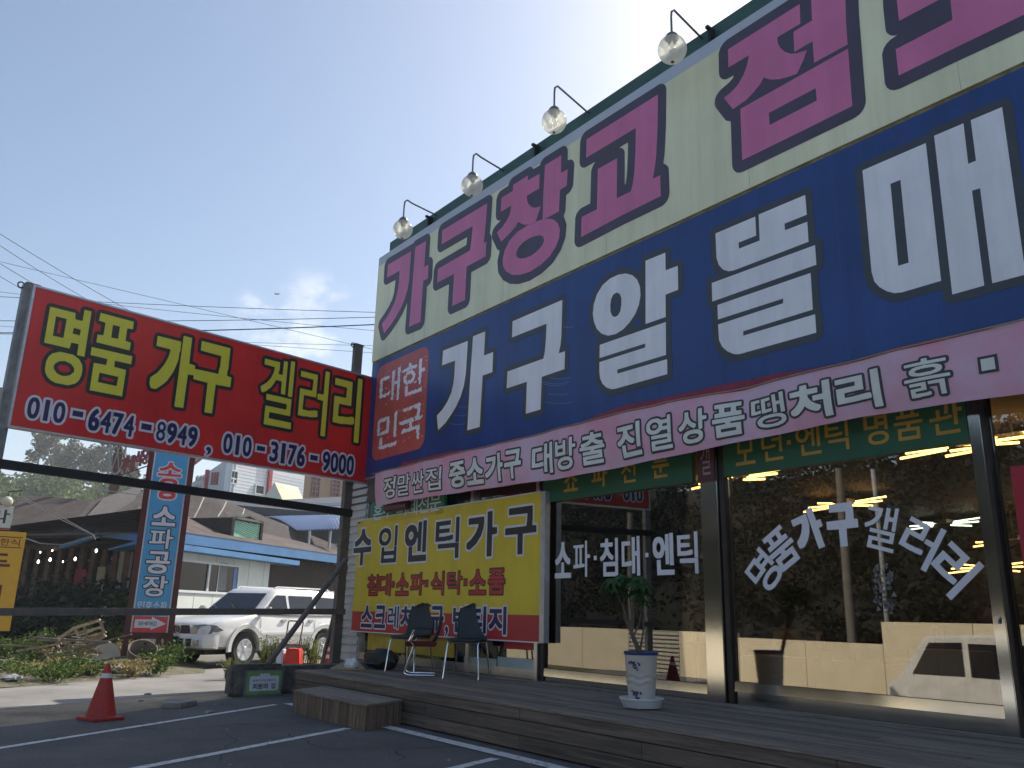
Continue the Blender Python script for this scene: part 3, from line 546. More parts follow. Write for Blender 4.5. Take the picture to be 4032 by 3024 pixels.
for cx_, cz_, a0 in ((sx[1]-.22, sz1-.22, 0), (sx[0]+.22, sz1-.22, 90), (sx[0]+.22, sz0+.22, 180), (sx[1]-.22, sz0+.22, 270)):
    for k in range(7): a = R(a0+15*k); pts.append(FS.P(cx_+.22*math.cos(a), cz_+.22*math.sin(a), .003))
st.poly(pts); st.build('stamp', M_stamp, lo, fix=False)
load_glyphs('대한민국'); mz = (sz0+sz1)/2; mx_ = (sx[0]+sx[1])/2
txt(lo, 'stamp_lettering', FS, '대한', [(sx[0]+.16, mx_-.03), (mx_+.05, sx[1]-.1)], mz+.12, sz1-.2, M_wht, .014, .005, rough=1.0, N=90)
txt(lo, 'stamp_lettering', FS, '민국', [(sx[0]+.16, mx_-.03), (mx_+.05, sx[1]-.1)], sz0+.2, mz-.1, M_wht, .014, .005, rough=1.0, N=90)
# sign frame behind
fr_ = thing('sign_frame', 'green painted steel frame carrying the sign panels above the roof', 'frame', (-6.5, 7.7, 4.7))
MB().bb((-14.62, YS+.13, 8.44), (4.2, YS+.22, 8.88)).build('top_beam', M_green, fr_); MB().bb((-14.62, YS+.103, 6.1), (4.2, YS+.2, 6.3)).build('rail', M_green, fr_)
for k in range(8): x = -14.5+k*2.6; MB().bb((x, YS+.23, 4.79), (x+.1, YS+.33, 8.6)).build('post', M_green, fr_)
for px, py in ((1700, 872), (2122, 592), (2812, 128)):
    q = gy(px, py, YS+.1); b = MB(); b.bb((q.x-.04, YS+.02, 8.553), (q.x+.0, YS+.12, 8.80)); b.bb((q.x-.04, YS-.03, 8.76), (q.x+.005, YS+.019, 8.80)); b.build('bracket', M_black, fr_)
# ------------------------------------------------------------------ globe lamps
M_globe = glass_mat('frosted_globe', (.80, .81, .74), .10, .25, 0, (.9, .9, .85)); 
def globe_mat():
    m = bpy.data.materials.new('milky_globe'); m.use_nodes = True; N = m.node_tree.nodes; L = m.node_tree.links; N.remove(N['Principled BSDF'])
    t = N.new('ShaderNodeBsdfTransparent'); t.inputs[0].default_value = (.97, .97, .93, 1); tl = N.new('ShaderNodeBsdfTranslucent'); tl.inputs[0].default_value = (.92, .92, .82, 1); g = N.new('ShaderNodeBsdfGlossy'); g.inputs['Roughness'].default_value = .12
    a = N.new('ShaderNodeMixShader'); a.inputs[0].default_value = .66; L.new(t.outputs[0], a.inputs[1]); L.new(tl.outputs[0], a.inputs[2])
    b = N.new('ShaderNodeMixShader'); b.inputs[0].default_value = .07; L.new(a.outputs[0], b.inputs[1]); L.new(g.outputs[0], b.inputs[2]); L.new(b.outputs[0], N['Material Output'].inputs[0]); return m
M_globe = globe_mat(); M_cap = pm('lamp_cap', (.16, .17, .18), .35, .8); M_bulb = pm('bulb', (.75, .76, .7), .2, trans=.6)
GL = ['globe lamp nearest the left end of the cream sign', 'second globe lamp from the left end of the cream sign', 'third globe lamp from the left end of the cream sign', 'globe lamp closest to the camera on the sign top']
for i, (ax, ay, gx_, gy_) in enumerate(((1716, 856, 1586, 903), (1980, 681, 1859, 731), (2318, 452, 2182, 478), (2763, 159, 2647, 195))):
    at = gy(ax, ay, YS+.12); g = gx(gx_, gy_, at.x); rr = .185; t = thing('globe_lamp', GL[i], 'lamp', (at.x, at.y, 8.6), group='globe lamps along the top of the sign')
    top = g.z+rr+.44; A = Vector((at.x, YS+.14, 8.80)); arm = MB(); bend = [Vector((at.x, g.y+.16, top-.03)), Vector((at.x, g.y+.06, top+.0)), Vector((at.x, g.y+.01, top-.05)), Vector((at.x, g.y, top-.14))]
    arm.tube([A] + bend + [Vector((at.x, g.y, g.z+rr+.05))], .016, 8); arm.build('arm', M_cap, t, True)
    MB().lathe((at.x, g.y, g.z+rr-.035), [(.085, 0), (.09, .03), (.075, .06), (.05, .085), (.022, .11)], 16).build('cap', M_cap, t, True)
    MB().lathe((at.x, g.y, g.z+rr-.13), [(.03, 0), (.05, .03), (.055, .09)], 12).build('socket', pm('socket', (.05, .05, .05), .5), t, True)
    MB().lathe((at.x, g.y, g.z), [(rr*math.sin(math.pi*k/14)+1e-4, -rr*math.cos(math.pi*k/14)) for k in range(14)], 24).build('globe', M_globe, t, True)
    MB().lathe((at.x, g.y, g.z-.03), [(.012, -.06), (.04, -.03), (.045, .02), (.03, .07), (.02, .1)], 12).build('bulb', M_bulb, t, True)
    MB().lathe((at.x, g.y, g.z-rr-.006), [(.02, 0), (.024, .01)], 10).build('drain_cap', pm('rustcap', (.1, .06, .03), .7), t)
# ------------------------------------------------------------------ pink banner
zb = ZM(1480, 1300, .8668); FB = Fr((0, 7.36), 0)
topp = [FB.uv(1475, 1866)] + [FB.uv(*zb(a, b)) for a, b in ((250, 428), (500, 372), (750, 306), (1000, 247), (1250, 205), (1500, 140), (1750, 80), (2000, 18), (2212, -30))]
botp = [FB.uv(1464, 1992)] + [FB.uv(*zb(a, b)) for a, b in ((300, 548), (600, 509), (880, 453), (1110, 408), (1400, 345), (1650, 290), (1900, 256), (2212, 214))]
tx, tz = zip(*topp); bx_, bz_ = zip(*botp)
def btop(x): return float(np.interp(x, tx, tz))
def bbot(x): return float(np.interp(x, bx_, bz_))
def bwave(x, v): return .03*math.sin(x*1.9+.6)*(1-v) + .014*math.sin(x*5.1+v*2) + .006*math.sin(x*9+v*5)*v - .05*(1-v)**4
ban = thing('pink_banner', 'long pink cloth banner with outlined letters sagging under the blue sign', 'banner', (-7, 7.36, 3.3))
def bgrid(x0, x1, n, rows, zf, mat, nm, thick=0):
    mb = MB(); k = len(rows)
    for i in range(n+1):
        x = x0+(x1-x0)*i/n
        for v in rows: z, d = zf(x, v); mb.v.append(FB.P(x, z, d))
    mb.f = [(i*k+j, (i+1)*k+j, (i+1)*k+j+1, i*k+j+1) for i in range(n) for j in range(k-1)]; return mb.build(nm, mat, ban, True, fix=False)
bx0, bx1 = max(tx[0], bx_[0]), 3.5
bgrid(bx0, bx1, 340, [i/8 for i in range(9)], lambda x, v: (bbot(x)+(btop(x)-bbot(x))*v, bwave(x, v)), M_banner, 'cloth')
bgrid(bx0+.9, bx1, 140, [0, .35, .7, 1], lambda x, v: (btop(x)-.005+(.075+.045*math.sin(x*.9+1)+.02*math.sin(x*3.1))*v, bwave(x, 1)-.012-.05*v*v), M_banred, 'folded_hem')
ro = MB(); ro.tube([FB.P(x, btop(x)+.012, bwave(x, 1)+.008) for x in np.linspace(bx0-.1, bx1, 60)], .009, 6); ro.build('rope', pm('rope', (.35, .25, .18), .8), ban)
ch1 = '정말싼집중소가구대방출진열상품땡처리흙·'; load_glyphs(ch1)
prs = [(25, 70), (73, 118), (121, 168), (171, 222), (245, 305), (308, 365), (370, 435), (440, 500), (533, 605), (612, 685), (693, 778), (820, 908), (922, 1012), (1030, 1138), (1150, 1262), (1275, 1400), (1412, 1550), (1568, 1716), (1795, 1967), (2065, 2112)]
ymid = lambda x: 545-(x-50)*(545-150)/(1880-50)
cells = [(FB.uv(*zb(a, ymid(a)))[0], FB.uv(*zb(b, ymid(b)))[0]) for a, b in prs]
def bw(x, y, d):   # y measured 0..1 on the cloth
    z0, z1 = bbot(x), btop(x); z = z0+(z1-z0)*y; return FB.P(x, z, bwave(x, y)+d)
# letters in banner space: height fraction .14-.82
def btxt():
    for ch, (a, b) in zip(ch1, cells):
        if ch == '·': a_, b_, h0, h1 = a, b, .40, .40+(b-a)/.64
        else: a_, b_, h0, h1 = a, b, .13, .80
        G = glyph_polys(ch, b_-a_, (h1-h0)*.64, (.021 if ch not in '처리가구소' else .017) if ch != '·' else 0, [.026], 110); face = None
        for k, off in enumerate((.0075, .0045)):
            m = MB(); fill_loops(m, G[k], lambda x, y: bw(a_+x, h0+y/.64, off), .07)
            if k == 0: face = m.build('letter', M_bwht, ban, fix=False)
            else: m.build('letter_outline', M_bdark, face, fix=False)
btxt()
# ------------------------------------------------------------------ yellow board
z4 = ZM(1350, 1850, 1.843); FY = Fr((0, 7.6), 0)
yx0, yx1 = -15.1, FY.uv(2123, 2528)[0]; yz0, yz1 = FY.uv(2123, 2528)[1], FY.uv(2139.5, 1936.8)[1]; yred = FY.uv(*z4(1420, 1055))[1]
yb = thing('yellow_board', 'yellow advertising board with red foot leaning on the shop front behind chairs', 'sign', ((yx0+yx1)/2, 7.5, yz0))
MB().bb((yx0, 7.6, yred), (yx1, 7.65, yz1)).build('panel', M_yel, yb); MB().bb((yx0, 7.6005, yz0), (yx1, 7.65, yred-.0005)).build('red_foot', M_ybotred, yb)
MB().bb((yx1, 7.592, yz0-.01), (yx1+.105, 7.688, yz1+.01)).build('side_rail', M_alu, yb, bevel=.004); MB().bb((yx0, 7.592, yz0-.018), (yx1, 7.65, yz0-.0005)).build('edge_strip', M_pale, yb); MB().bb((yx0, 7.592, yz1+.0005), (yx1, 7.65, yz1+.018)).build('edge_strip', M_pale, yb)
load_glyphs('수입엔틱가구침대소파식탁소품스크레치빈티지,')
c_ = cl(FY, z4, [(80, 210), (258, 398), (450, 612), (670, 850), (900, 1122), (1178, 1408)], (150, 560), (1290, 440)); a1 = FY.uv(*z4(1290, 268))[1]; a0 = FY.uv(*z4(1290, 612))[1]
txt(yb, 'lettering', FY, '수입엔틱가구', c_, a0, a1, M_blk, .055, .005, [(.034, M_pale)])
c_ = cl(FY, z4, [(178, 256), (264, 350), (358, 374), (385, 480), (490, 590), (598, 618), (640, 736), (755, 870), (880, 902), (918, 1040), (1056, 1178)], (220, 838), (1110, 812)); a1 = FY.uv(*z4(1110, 718))[1]; a0 = FY.uv(*z4(1110, 902))[1]
txt(yb, 'lettering', FY, '침대·소파·식탁·소품', c_, a0, a1, M_ybotred, .05, .005, [(.018, M_blk)])
c_ = cl(FY, z4, [(135, 215), (232, 312), (326, 408), (420, 512), (520, 620), (635, 735), (745, 768), (800, 912), (925, 1042), (1060, 1188)], (170, 1070), (1120, 1090)); a1 = FY.uv(*z4(1150, 992))[1]; a0 = FY.uv(*z4(1150, 1195))[1]
txt(yb, 'lettering', FY, '스크레치가구,빈티지', c_, a0, a1, M_navy, .05, .005, [(.026, M_pale)])
MB().tube([(yx0-.02, 7.59, 3.03), (yx0+.16, 7.54, 3.03)], .012, 6).build('hook', M_black, yb)
# things stuck low on the window under the yellow board
def sticker(nm, a, b, mat, lb, z0=None, z1=None): return MB().bb((a, 7.715, z0), (b, 7.733, z1)).thing(nm, mat, lb, 'sign')
u = lambda px, py: gy(px, py, 7.715)
zk = ZM(1480, 2280, 3.16)
q0, q1 = u(*zk(0, 700)), u(*zk(965, 980)); sticker('yellow_poster', q0.x-.3, q1.x, pm('dull_yellow', (.5, .36, .03), .5), 'yellow poster low on the window behind the chairs', q1.z, 1.2)
q0, q1 = u(*zk(1100, 960)), u(*zk(1490, 1105)); sticker('pale_notice', q0.x, q1.x, pm('pale_blue_board', (.40, .48, .48), .5), 'pale board inside the lower window behind the right chair', q1.z, q0.z)
q0, q1 = u(*zk(1515, 965)), u(*zk(1975, 1170)); sticker('pale_blue_notice', q0.x, q1.x, MATS['pale_blue_board'], 'pale blue board with dark oval hole beside the steel post', q1.z, q0.z)
q0, q1 = u(*zk(1600, 770)), u(*zk(1957, 890)); sticker('red_notice', q0.x, q1.x, M_ybotred, 'narrow red board just under the right end of the yellow board', q1.z, 1.1)
q = u(4000, 1845); q2 = u(4000, 2500); MB().bb((q.x, 7.60, q2.z), (q.x+1.2, 7.655, q.z)).thing('red_poster', pm('poster_red', (.42, .015, .04), .5), 'dark red poster cut off by the right picture edge', 'poster')
# white vinyl lettering on the glass
FG = Fr((0, 7.742), 0); z5 = ZM(2050, 1800, 1.508); load_glyphs('소파침대엔틱명품가구갤러리')
wl_ = thing('window_lettering', 'straight white vinyl lettering on the left shop window', 'lettering', (-8, 7.74, 1.9)); 
c_ = cl(FG, z5, [(203, 300), (310, 415), (435, 452), (470, 580), (598, 710), (741, 759), (785, 912), (928, 1055)], (250, 610), (1000, 565)); a1 = FG.uv(*z5(1000, 440))[1]; a0 = FG.uv(*z5(1000, 695))[1]
txt(wl_, 'letters', FG, '소파·침대·엔틱', c_, a0, a1, M_vinw, .07, .002)
wa = thing('arched_window_lettering', 'white vinyl lettering bent in an arch on the glass door', 'lettering', (-5, 7.74, 1.7)); z6 = ZM(2950, 1600, 1.1654)
ctr = [FG.uv(*z6(a, b)) for a, b in ((65, 757), (146, 652), (272, 570), (427, 543), (602, 556), (782, 622), (935, 745))]
# circle through first, middle, last
(ax_, az_), (bx2, bz2), (cx2, cz2) = ctr[0], ctr[3], ctr[6]
dd = 2*(ax_*(bz2-cz2)+bx2*(cz2-az_)+cx2*(az_-bz2)); ux = ((ax_**2+az_**2)*(bz2-cz2)+(bx2**2+bz2**2)*(cz2-az_)+(cx2**2+cz2**2)*(az_-bz2))/dd; uz = ((ax_**2+az_**2)*(cx2-bx2)+(bx2**2+bz2**2)*(ax_-cx2)+(cx2**2+cz2**2)*(bx2-ax_))/dd
for ch, (sx_, sz_) in zip('명품가구갤러리', ctr):
    a = -math.atan2(sx_-ux, sz_-uz); hh = .43; ww = .345
    txt(wa, 'letters', FG, ch, [(sx_-ww/2, sx_+ww/2)], sz_-hh/2, sz_+hh/2, M_vinw, .085, .002, rot=[a])
# ------------------------------------------------------------------ wooden deck and step
deck = thing('wooden_deck', 'long weathered plank deck running along the whole shop front', 'deck', (-6, 6.5, 0))
DX0, DX1, DY0 = -13.12, 2.6, 5.68
rg = random.Random(11); nb = 14; bw_ = (7.6-DY0)/nb
for r_ in range(nb):
    x = DX0; y0 = DY0+r_*bw_
    cuts = [DX0] + [c for c in (DX0+1.4+rg.uniform(0, 2.2)+3.6*k for k in range(6)) if c < DX1-1] + [DX1]
    for a, b in zip(cuts, cuts[1:]): MB().bb((a+.002, y0+.003, ZD-.032), (b-.002, y0+bw_-.003, ZD+rg.uniform(-.003, .0))).build('plank', M_deck, deck, bevel=.003)
for k, (z0, z1) in enumerate(((.312, .424), (.166, .304), (.022, .158))):
    z1 = (ZD-.036, .306, .160)[k]; z0 = (.314, .168, .028)[k]; cuts = [DX0+.01] + [c for c in (-11.05, -7.35, -3.7, -.1) if True] + [DX1]
    if k == 1: cuts = [DX0+.01, -9.2, -5.6, -1.9, DX1]
    for a, b in zip(cuts, cuts[1:]): MB().bb((a+.002, DY0+.012, z0), (b-.002, DY0+.045, z1)).build('fascia_plank', M_fasc, deck, bevel=.003)
    MB().bb((DX0+.006, DY0+.06, z0), (DX0+.035, 7.58, z1)).build('end_plank', M_fasc, deck, bevel=.003)
MB().bb((DX0+.1, DY0+.06, .0), (DX1, 7.55, ZD-.05)).build('joist_frame', M_black, deck)
stp = thing('wooden_step', 'low wooden step box standing against the front of the deck', 'step', (-10.5, 5.3, 0))
p0, p1, p2 = gz(1157, 2808), gz(1430, 2884), gz(1552, 2860); sx0, sx1, sy0, sy1 = p0.x, p1.x, (p0.y+p1.y)/2, DY0+.008
szt = gy(1437, 2772, sy0).z
n = 9; wd = (sx1-sx0)/n
for k in range(n): MB().bb((sx0+k*wd+.002, sy0, .006), (sx0+(k+1)*wd-.002, sy0+.028, szt-.03)).build('front_plank', M_step, stp, bevel=.003)
n = 4; wd2 = (sy1-sy0-.03)/n
for k in range(n):
    MB().bb((sx1-.028, sy0+.03+k*wd2+.002, .006), (sx1-.0005, sy0+.03+(k+1)*wd2-.002, szt-.03)).build('side_plank', M_step, stp, bevel=.003)
    MB().bb((sx0+.0005, sy0+.03+k*wd2+.002, .006), (sx0+.028, sy0+.03+(k+1)*wd2-.002, szt-.03)).build('side_plank', M_step, stp, bevel=.003)
for k in range(4): MB().bb((sx0-.02, sy0-.02+k*(sy1-sy0+.02)/4+.002, szt-.029), (sx1+.02, sy0-.02+(k+1)*(sy1-sy0+.02)/4-.002, szt)).build('top_plank', M_deck, stp, bevel=.003)
shk = (p1.x-p2.x)/max(.3, p2.y-p1.y)
for o in [c for c in COL.objects if c.parent is stp]:    # the box stands slightly askew to the deck
    for v in o.data.vertices: v.co.x -= (v.co.y+WM[stp.name].translation.y-sy0)*shk
# ------------------------------------------------------------------ red sign on its posts
PA = (-14.72, 7.30); RF = Fr(PA, 100.5)
rs = thing('red_sign', 'red sign with yellow letters and phone numbers on rusty posts beside the road', 'sign', (RF.P(-3, 0).x, RF.P(-3, 0).y, 0))
z1_ = ZM(0, 1000, 1.4747); s0 = RF.uv(139, 1140.4)[0]; s1 = RF.uv(1472.8, 1484.8)[0]; tz1 = (RF.uv(139, 1140.4)[1]+RF.uv(1472.8, 1484.8)[1])/2; tz0 = (RF.uv(20.3, 1667.9)[1]+RF.uv(1436.2, 1901.9)[1])/2
MB().fbox(RF, s0, s1, tz0, tz1, -.10, 0).build('panel', M_redsign, rs)
for a, b, c, d in ((s0-.035, s0-.0005, tz0-.03, tz1+.03), (s1+.0005, s1+.03, tz0-.03, tz1+.03)): MB().fbox(RF, a, b, c, d, -.11, .012).build('frame_bar', M_alu, rs)
for c, d in ((tz0-.03, tz0-.0005), (tz1+.0005, tz1+.03)): MB().fbox(RF, s0, s1, c, d, -.11, .012).build('frame_bar', M_alu, rs)
def rtxt(chars, pts, mat, bold, outs, fill=True, zz=None):
    for ch, (L_, R_, T_, B_) in zip(chars, pts):
        a = RF.uv(*z1_(*L_))[0]; b = RF.uv(*z1_(*R_))[0]; t = RF.uv(*z1_(*T_))[1]; bt = RF.uv(*z1_(*B_))[1]
        if len(ch) == 1: txt(rs, 'lettering', RF, ch, [(a, b)], bt, t, mat, bold, .006, outs, fill)
        else: txt(rs, 'numbers', RF, ch, spread(ch, a, b, .10), bt, t, mat, bold, .006, outs, fill)
load_glyphs('명품가구겔러리0123456789,')
BR = [(.055, M_blk)]
rtxt('명품가구겔러리', [((250, 515), (535, 330), (495, 322), (350, 757)), ((525, 560), (800, 400), (690, 368), (610, 808)), ((865, 750), (1135, 640), (1100, 482), (1030, 888)), ((1118, 725), (1358, 590), (1260, 525), (1205, 922)), ((1512, 765), (1722, 640), (1680, 620), (1610, 1003)), ((1728, 905), (1915, 690), (1890, 678), (1862, 1055)), ((1928, 960), (2105, 740), (2085, 722), (2052, 1092))], M_ylet, .078, BR)
NB = [(.036, M_pale)]
rtxt(['010', '-', '6474', '-', '8949', ',', '010', '-', '3176', '-', '9000'], [((158, 895), (378, 920), (255, 842), (255, 968)), ((418, 940), (480, 946), (340, 812), (320, 1005)), ((514, 960), (780, 990), (650, 915), (630, 1042)), ((818, 1015), (877, 1024), (690, 872), (670, 1080)), ((905, 1030), (1145, 1065), (1020, 985), (1005, 1102)), ((1194, 1140), (1226, 1142), (1210, 1015), (1205, 1146)), ((1296, 1100), (1460, 1120), (1380, 1052), (1365, 1165)), ((1490, 1135), (1537, 1141), (1400, 1030), (1390, 1190)), ((1566, 1150), (1770, 1180), (1670, 1102), (1650, 1218)), ((1800, 1190), (1843, 1196), (1700, 1075), (1690, 1250)), ((1872, 1200), (2053, 1235), (1960, 1158), (1950, 1270))], M_navy, .085, NB, fill=False)
# posts, rails, braces
topz = RF.uv(1440, 1357)[1]; ps1 = .0
MB().fbox(RF, -.16, .02, 0, topz, -.23, -.12).build('post', M_rust, rs, bevel=.006); MB().fbox(RF, -.18, .04, topz, topz+.02, -.24, -.11).build('post_cap', M_rust, rs)
MB().fbox(RF, s0-.12, s0+.02, 0, tz1+.06, -.24, -.115).build('post', M_galv, rs, bevel=.006); MB().fbox(RF, s0-.1, s0+.1, tz1+.06, tz1+.085, -.25, -.11).build('post_cap', M_rust, rs)
for s_, z_ in ((s0-.15, tz1+.03), (-.2, topz-.02), (s0-.02, tz0-.35)):
    mb = MB(); c = RF.P(s_, z_, -.17); mb.tube([c + RF.u*.045*math.cos(k*math.pi/6) + Vector((0, 0, .045*math.sin(k*math.pi/6))) for k in range(13)], .011, 6, cap=False); mb.build('eyelet', M_black, rs)
za0, za1 = RF.uv(0, 1812, -.17)[1], RF.uv(0, 1848, -.17)[1]; zb0, zb1 = RF.uv(1365, 2008, -.17)[1], RF.uv(1365, 2036, -.17)[1]
def rail(z0a, z1a, z0b, z1b, sa, sb, mat, nm, d0=-.255, d1=-.235):
    vs = [RF.P(sa, z1a, d1), RF.P(sb, z1b, d1), RF.P(sb, z1b, d0), RF.P(sa, z1a, d0), RF.P(sa, z0a, d1), RF.P(sb, z0b, d1), RF.P(sb, z0b, d0), RF.P(sa, z0a, d0)]
    mb = MB().add(vs, [(3, 2, 1, 0), (4, 5, 6, 7), (0, 1, 5, 4), (1, 2, 6, 5), (2, 3, 7, 6), (3, 0, 4, 7)]); return mb.build(nm, mat, rs)
rail(za0, za1, zb0, zb1, s0-.1, -.02, M_black, 'upper_rail', -.11, -.02)
y0_, y1_ = RF.uv(0, 2396, -.05)[1], RF.uv(0, 2427, -.05)[1]; y2_, y3_ = RF.uv(1375, 2397, -.05)[1], RF.uv(1375, 2420, -.05)[1]
rail(y0_, y1_, y2_, y3_, s0-.1, -.02, M_rust, 'lower_rail', -.11, -.02)
z3 = ZM(600, 2200, 2.013)
b0 = gd(*z3(1535, 5), 15.6); b1 = gz(*z3(915, 838), .50); MB().tube([b0, b1], .048, 10).build('brace', M_rust, rs, True)
b0 = gd(*z3(1535, 60), 15.9); b1 = gd(*z3(1345, 830), 16.2); MB().tube([b0, b1], .042, 10).build('brace', M_rust, rs, True)
# ------------------------------------------------------------------ concrete block wall with the notice
kb0, kb1 = gz(905, 2748), gz(1125, 2738); ktop = gz(950, 2620, .53)
kw = thing('concrete_block', 'dark stained low concrete wall end carrying a green notice', 'wall', (kb0.x, (kb0.y+kb1.y)/2, 0))
M_dk = pm('stained_concrete', (.14, .13, .115), .92, var=.45, scale=3, bump=.5, bscale=18, fine=.3)
kx = kb0.x; ka = math.atan2(kb1.y-kb0.y, kb1.x-kb0.x); KF = Fr((kb0.x, kb0.y), math.degrees(ka)); kh = KF.uv(*z3(800, 838))[1]; kl = KF.uv(1118, 2700)[0]
mb = MB(); mb.fbox(KF, 0, kl, 0, kh, -.28, 0); mb.build('block', M_dk, kw, bevel=.05)
MB().fbox(KF, kl-.1, kl+1.9, 0, kh-.05, -.75, -.30).build('curb', M_dk, kw, bevel=.03)
ns = thing('green_notice', 'small green bordered notice on a grey plate leaning on the concrete block', 'sign', (KF.P(kl*.5, 0, .05).x, KF.P(kl*.5, 0, .05).y, .05))
def kq(a, b): return KF.uv(*z3(a, b), .06)
n0, n1 = kq(722, 1100), kq(1040, 880); MB().fbox(KF, n0[0], n1[0], max(.01, n0[1]), n1[1], .02, .05).build('plate', pm('grey_plate', (.16, .18, .19), .5), ns)
g0, g1 = kq(742, 1080), kq(1026, 887); MB().fbox(KF, g0[0], g1[0], g0[1], g1[1], .05, .054).build('green_border', pm('notice_green', (.20, .36, .13), .5, var=.15), ns)
w0, w1 = kq(765, 1052), kq(1006, 925); wp = MB(); r_ = .03; pts = []
for cx_, cz_, a0 in ((w1[0]-r_, w1[1]-r_, 0), (w0[0]+r_, w1[1]-r_, 90), (w0[0]+r_, w0[1]+r_, 180), (w1[0]-r_, w0[1]+r_, 270)):
    for k in range(5): a = R(a0+22.5*k); pts.append(KF.P(cx_+r_*math.cos(a), cz_+r_*math.sin(a), .0565))
wp.poly(pts).build('white_field', M_pale, ns, fix=False)
load_glyphs('충청가구도매단지회원의집'); t0, t1 = kq(795, 975), kq(975, 952); txt(ns, 'lettering', KF, '충청가구도매단지', spread('충청가구도매단지', t0[0], t1[0], .1), t0[1], t1[1], M_blk, .02, .0585)
t0, t1 = kq(792, 1035), kq(978, 985); txt(ns, 'lettering', KF, '회원의 집', spread('회원의 집', t0[0], t1[0], .1), t0[1], t1[1], M_blk, .03, .0585)
bd = MB(); c = KF.P((w0[0]+w1[0])/2, w1[1]+.01, .06); 
for dx in (-.055, 0, .055): bd.lathe(c + KF.u*dx, [(.001, -.004), (.03, 0), (.001, .004)], 10, M=Matrix.Rotation(KF.ang, 3, 'Z') @ Matrix.Rotation(R(90), 3, 'X'))
bd.build('flower_emblem', M_pale, ns)
# ------------------------------------------------------------------ traffic cones
M_cone = pm('cone_red', (.52, .03, .02), .6, col2=(.36, .05, .04), lo=.3, hi=.75, scale=7, fine=.2, bscale=30, streak=.3); M_refl = pm('cone_white', (.66, .67, .66), .45, var=.1)
def cone(base, h, lb, bands, wornw=None):
    t = thing('traffic_cone', lb, 'traffic cone', base, group='red traffic cones'); x, y, z = base; rb, rt = .215*h/.78, .035*h/.78
    rr = lambda k: rb+(rt-rb)*k
    MB().box((x, y, z+.018), (.50*h/.78, .50*h/.78, .032), R(18)).build('base', M_cone, t, bevel=.01)
    ed = [0] + [e for b in bands for e in b] + [1]; ki = 0
    prof = [(rb+.035, z+.034), (rb+.01, z+.05)] 
    pieces = []; last = 0.0
    for a, b in bands: pieces += [(last, a, M_cone, 'cone_body'), (a, b, M_refl, 'reflective_band')]; last = b
    pieces.append((last, 1.0, M_cone, 'cone_tip' if bands else 'cone_body'))
    for a, b, m, nm in pieces:
        pr = [(rr(a), z+.045+(h-.045)*a), (rr(b), z+.045+(h-.045)*b)]
        if a == 0: pr = [(rr(0)+.03, z+.034)] + pr
        if b == 1: pr += [(rt*.75, z+h+.012)]
        MB().lathe((x, y, 0), pr, 24).build(nm, m, t, True)
cb = gz(395, 2833, .012); hh = (gd(411, 2620, (cb-EYEP).dot(_fw)) - cb).z
cone(tuple(cb), hh, 'red traffic cone with one white band on the edge of the parking lot', [(.74, .83)])
c2 = gd(*z3(1398, 830), 17.5); c2t = gd(*z3(1410, 668), 17.5); c2.z = c2.z
MB().box((c2.x-.2, c2.y+.35, c2.z/2), (2.4, 1.5, c2.z-.004), R(12)).thing('earth_bank', M_dirt, 'low bank of bare earth behind the concrete block', 'bank', bevel=.1)
cone(tuple(c2), (c2t-c2).z, 'small striped red and white cone beside the rusty sign post', [(.16, .36), (.55, .76)])
# ------------------------------------------------------------------ chairs on the deck
M_chr = pm('chrome', (.75, .76, .78), .12, 1.0, var=.03); M_cshell = pm('charcoal_shell', (.024, .03, .036), .5, var=.2, scale=3); M_cbrown = pm('brown_shell', (.085, .055, .045), .5, var=.3, scale=4); M_arm = pm('armrest', (.02, .018, .02), .5); M_cush = pm('red_cushion', (.12, .012, .016), .8)
def shell_back(c, h, wb, wt, mat, nm, t, lean=.14, curve=.05, fwd=(0, -1)):
    mb = MB(); f = Vector((*fwd, 0)); s = Vector((-f.y, f.x, 0)); n, m = 8, 8
    for i in range(n+1):
        v = i/n; w = (wb+(wt-wb)*min(1, v*1.6))/2; w *= math.sqrt(max(.02, 1-max(0, (v-.72)/.28)**2.2)) if v > .72 else 1
        for j in range(m+1):
            q = j/m*2-1; mb.v.append(Vector(c) + s*q*w - f*(lean*v+.03*math.sin(v*3)) + f*curve*q*q + Vector((0, 0, h*v)))
    mb.f = [(i*(m+1)+j, i*(m+1)+j+1, (i+1)*(m+1)+j+1, (i+1)*(m+1)+j) for i in range(n) for j in range(m)]
    o = mb.build(nm, mat, t, True, fix=False); md = o.modifiers.new('s', 'SOLIDIFY'); md.thickness = .016; return o
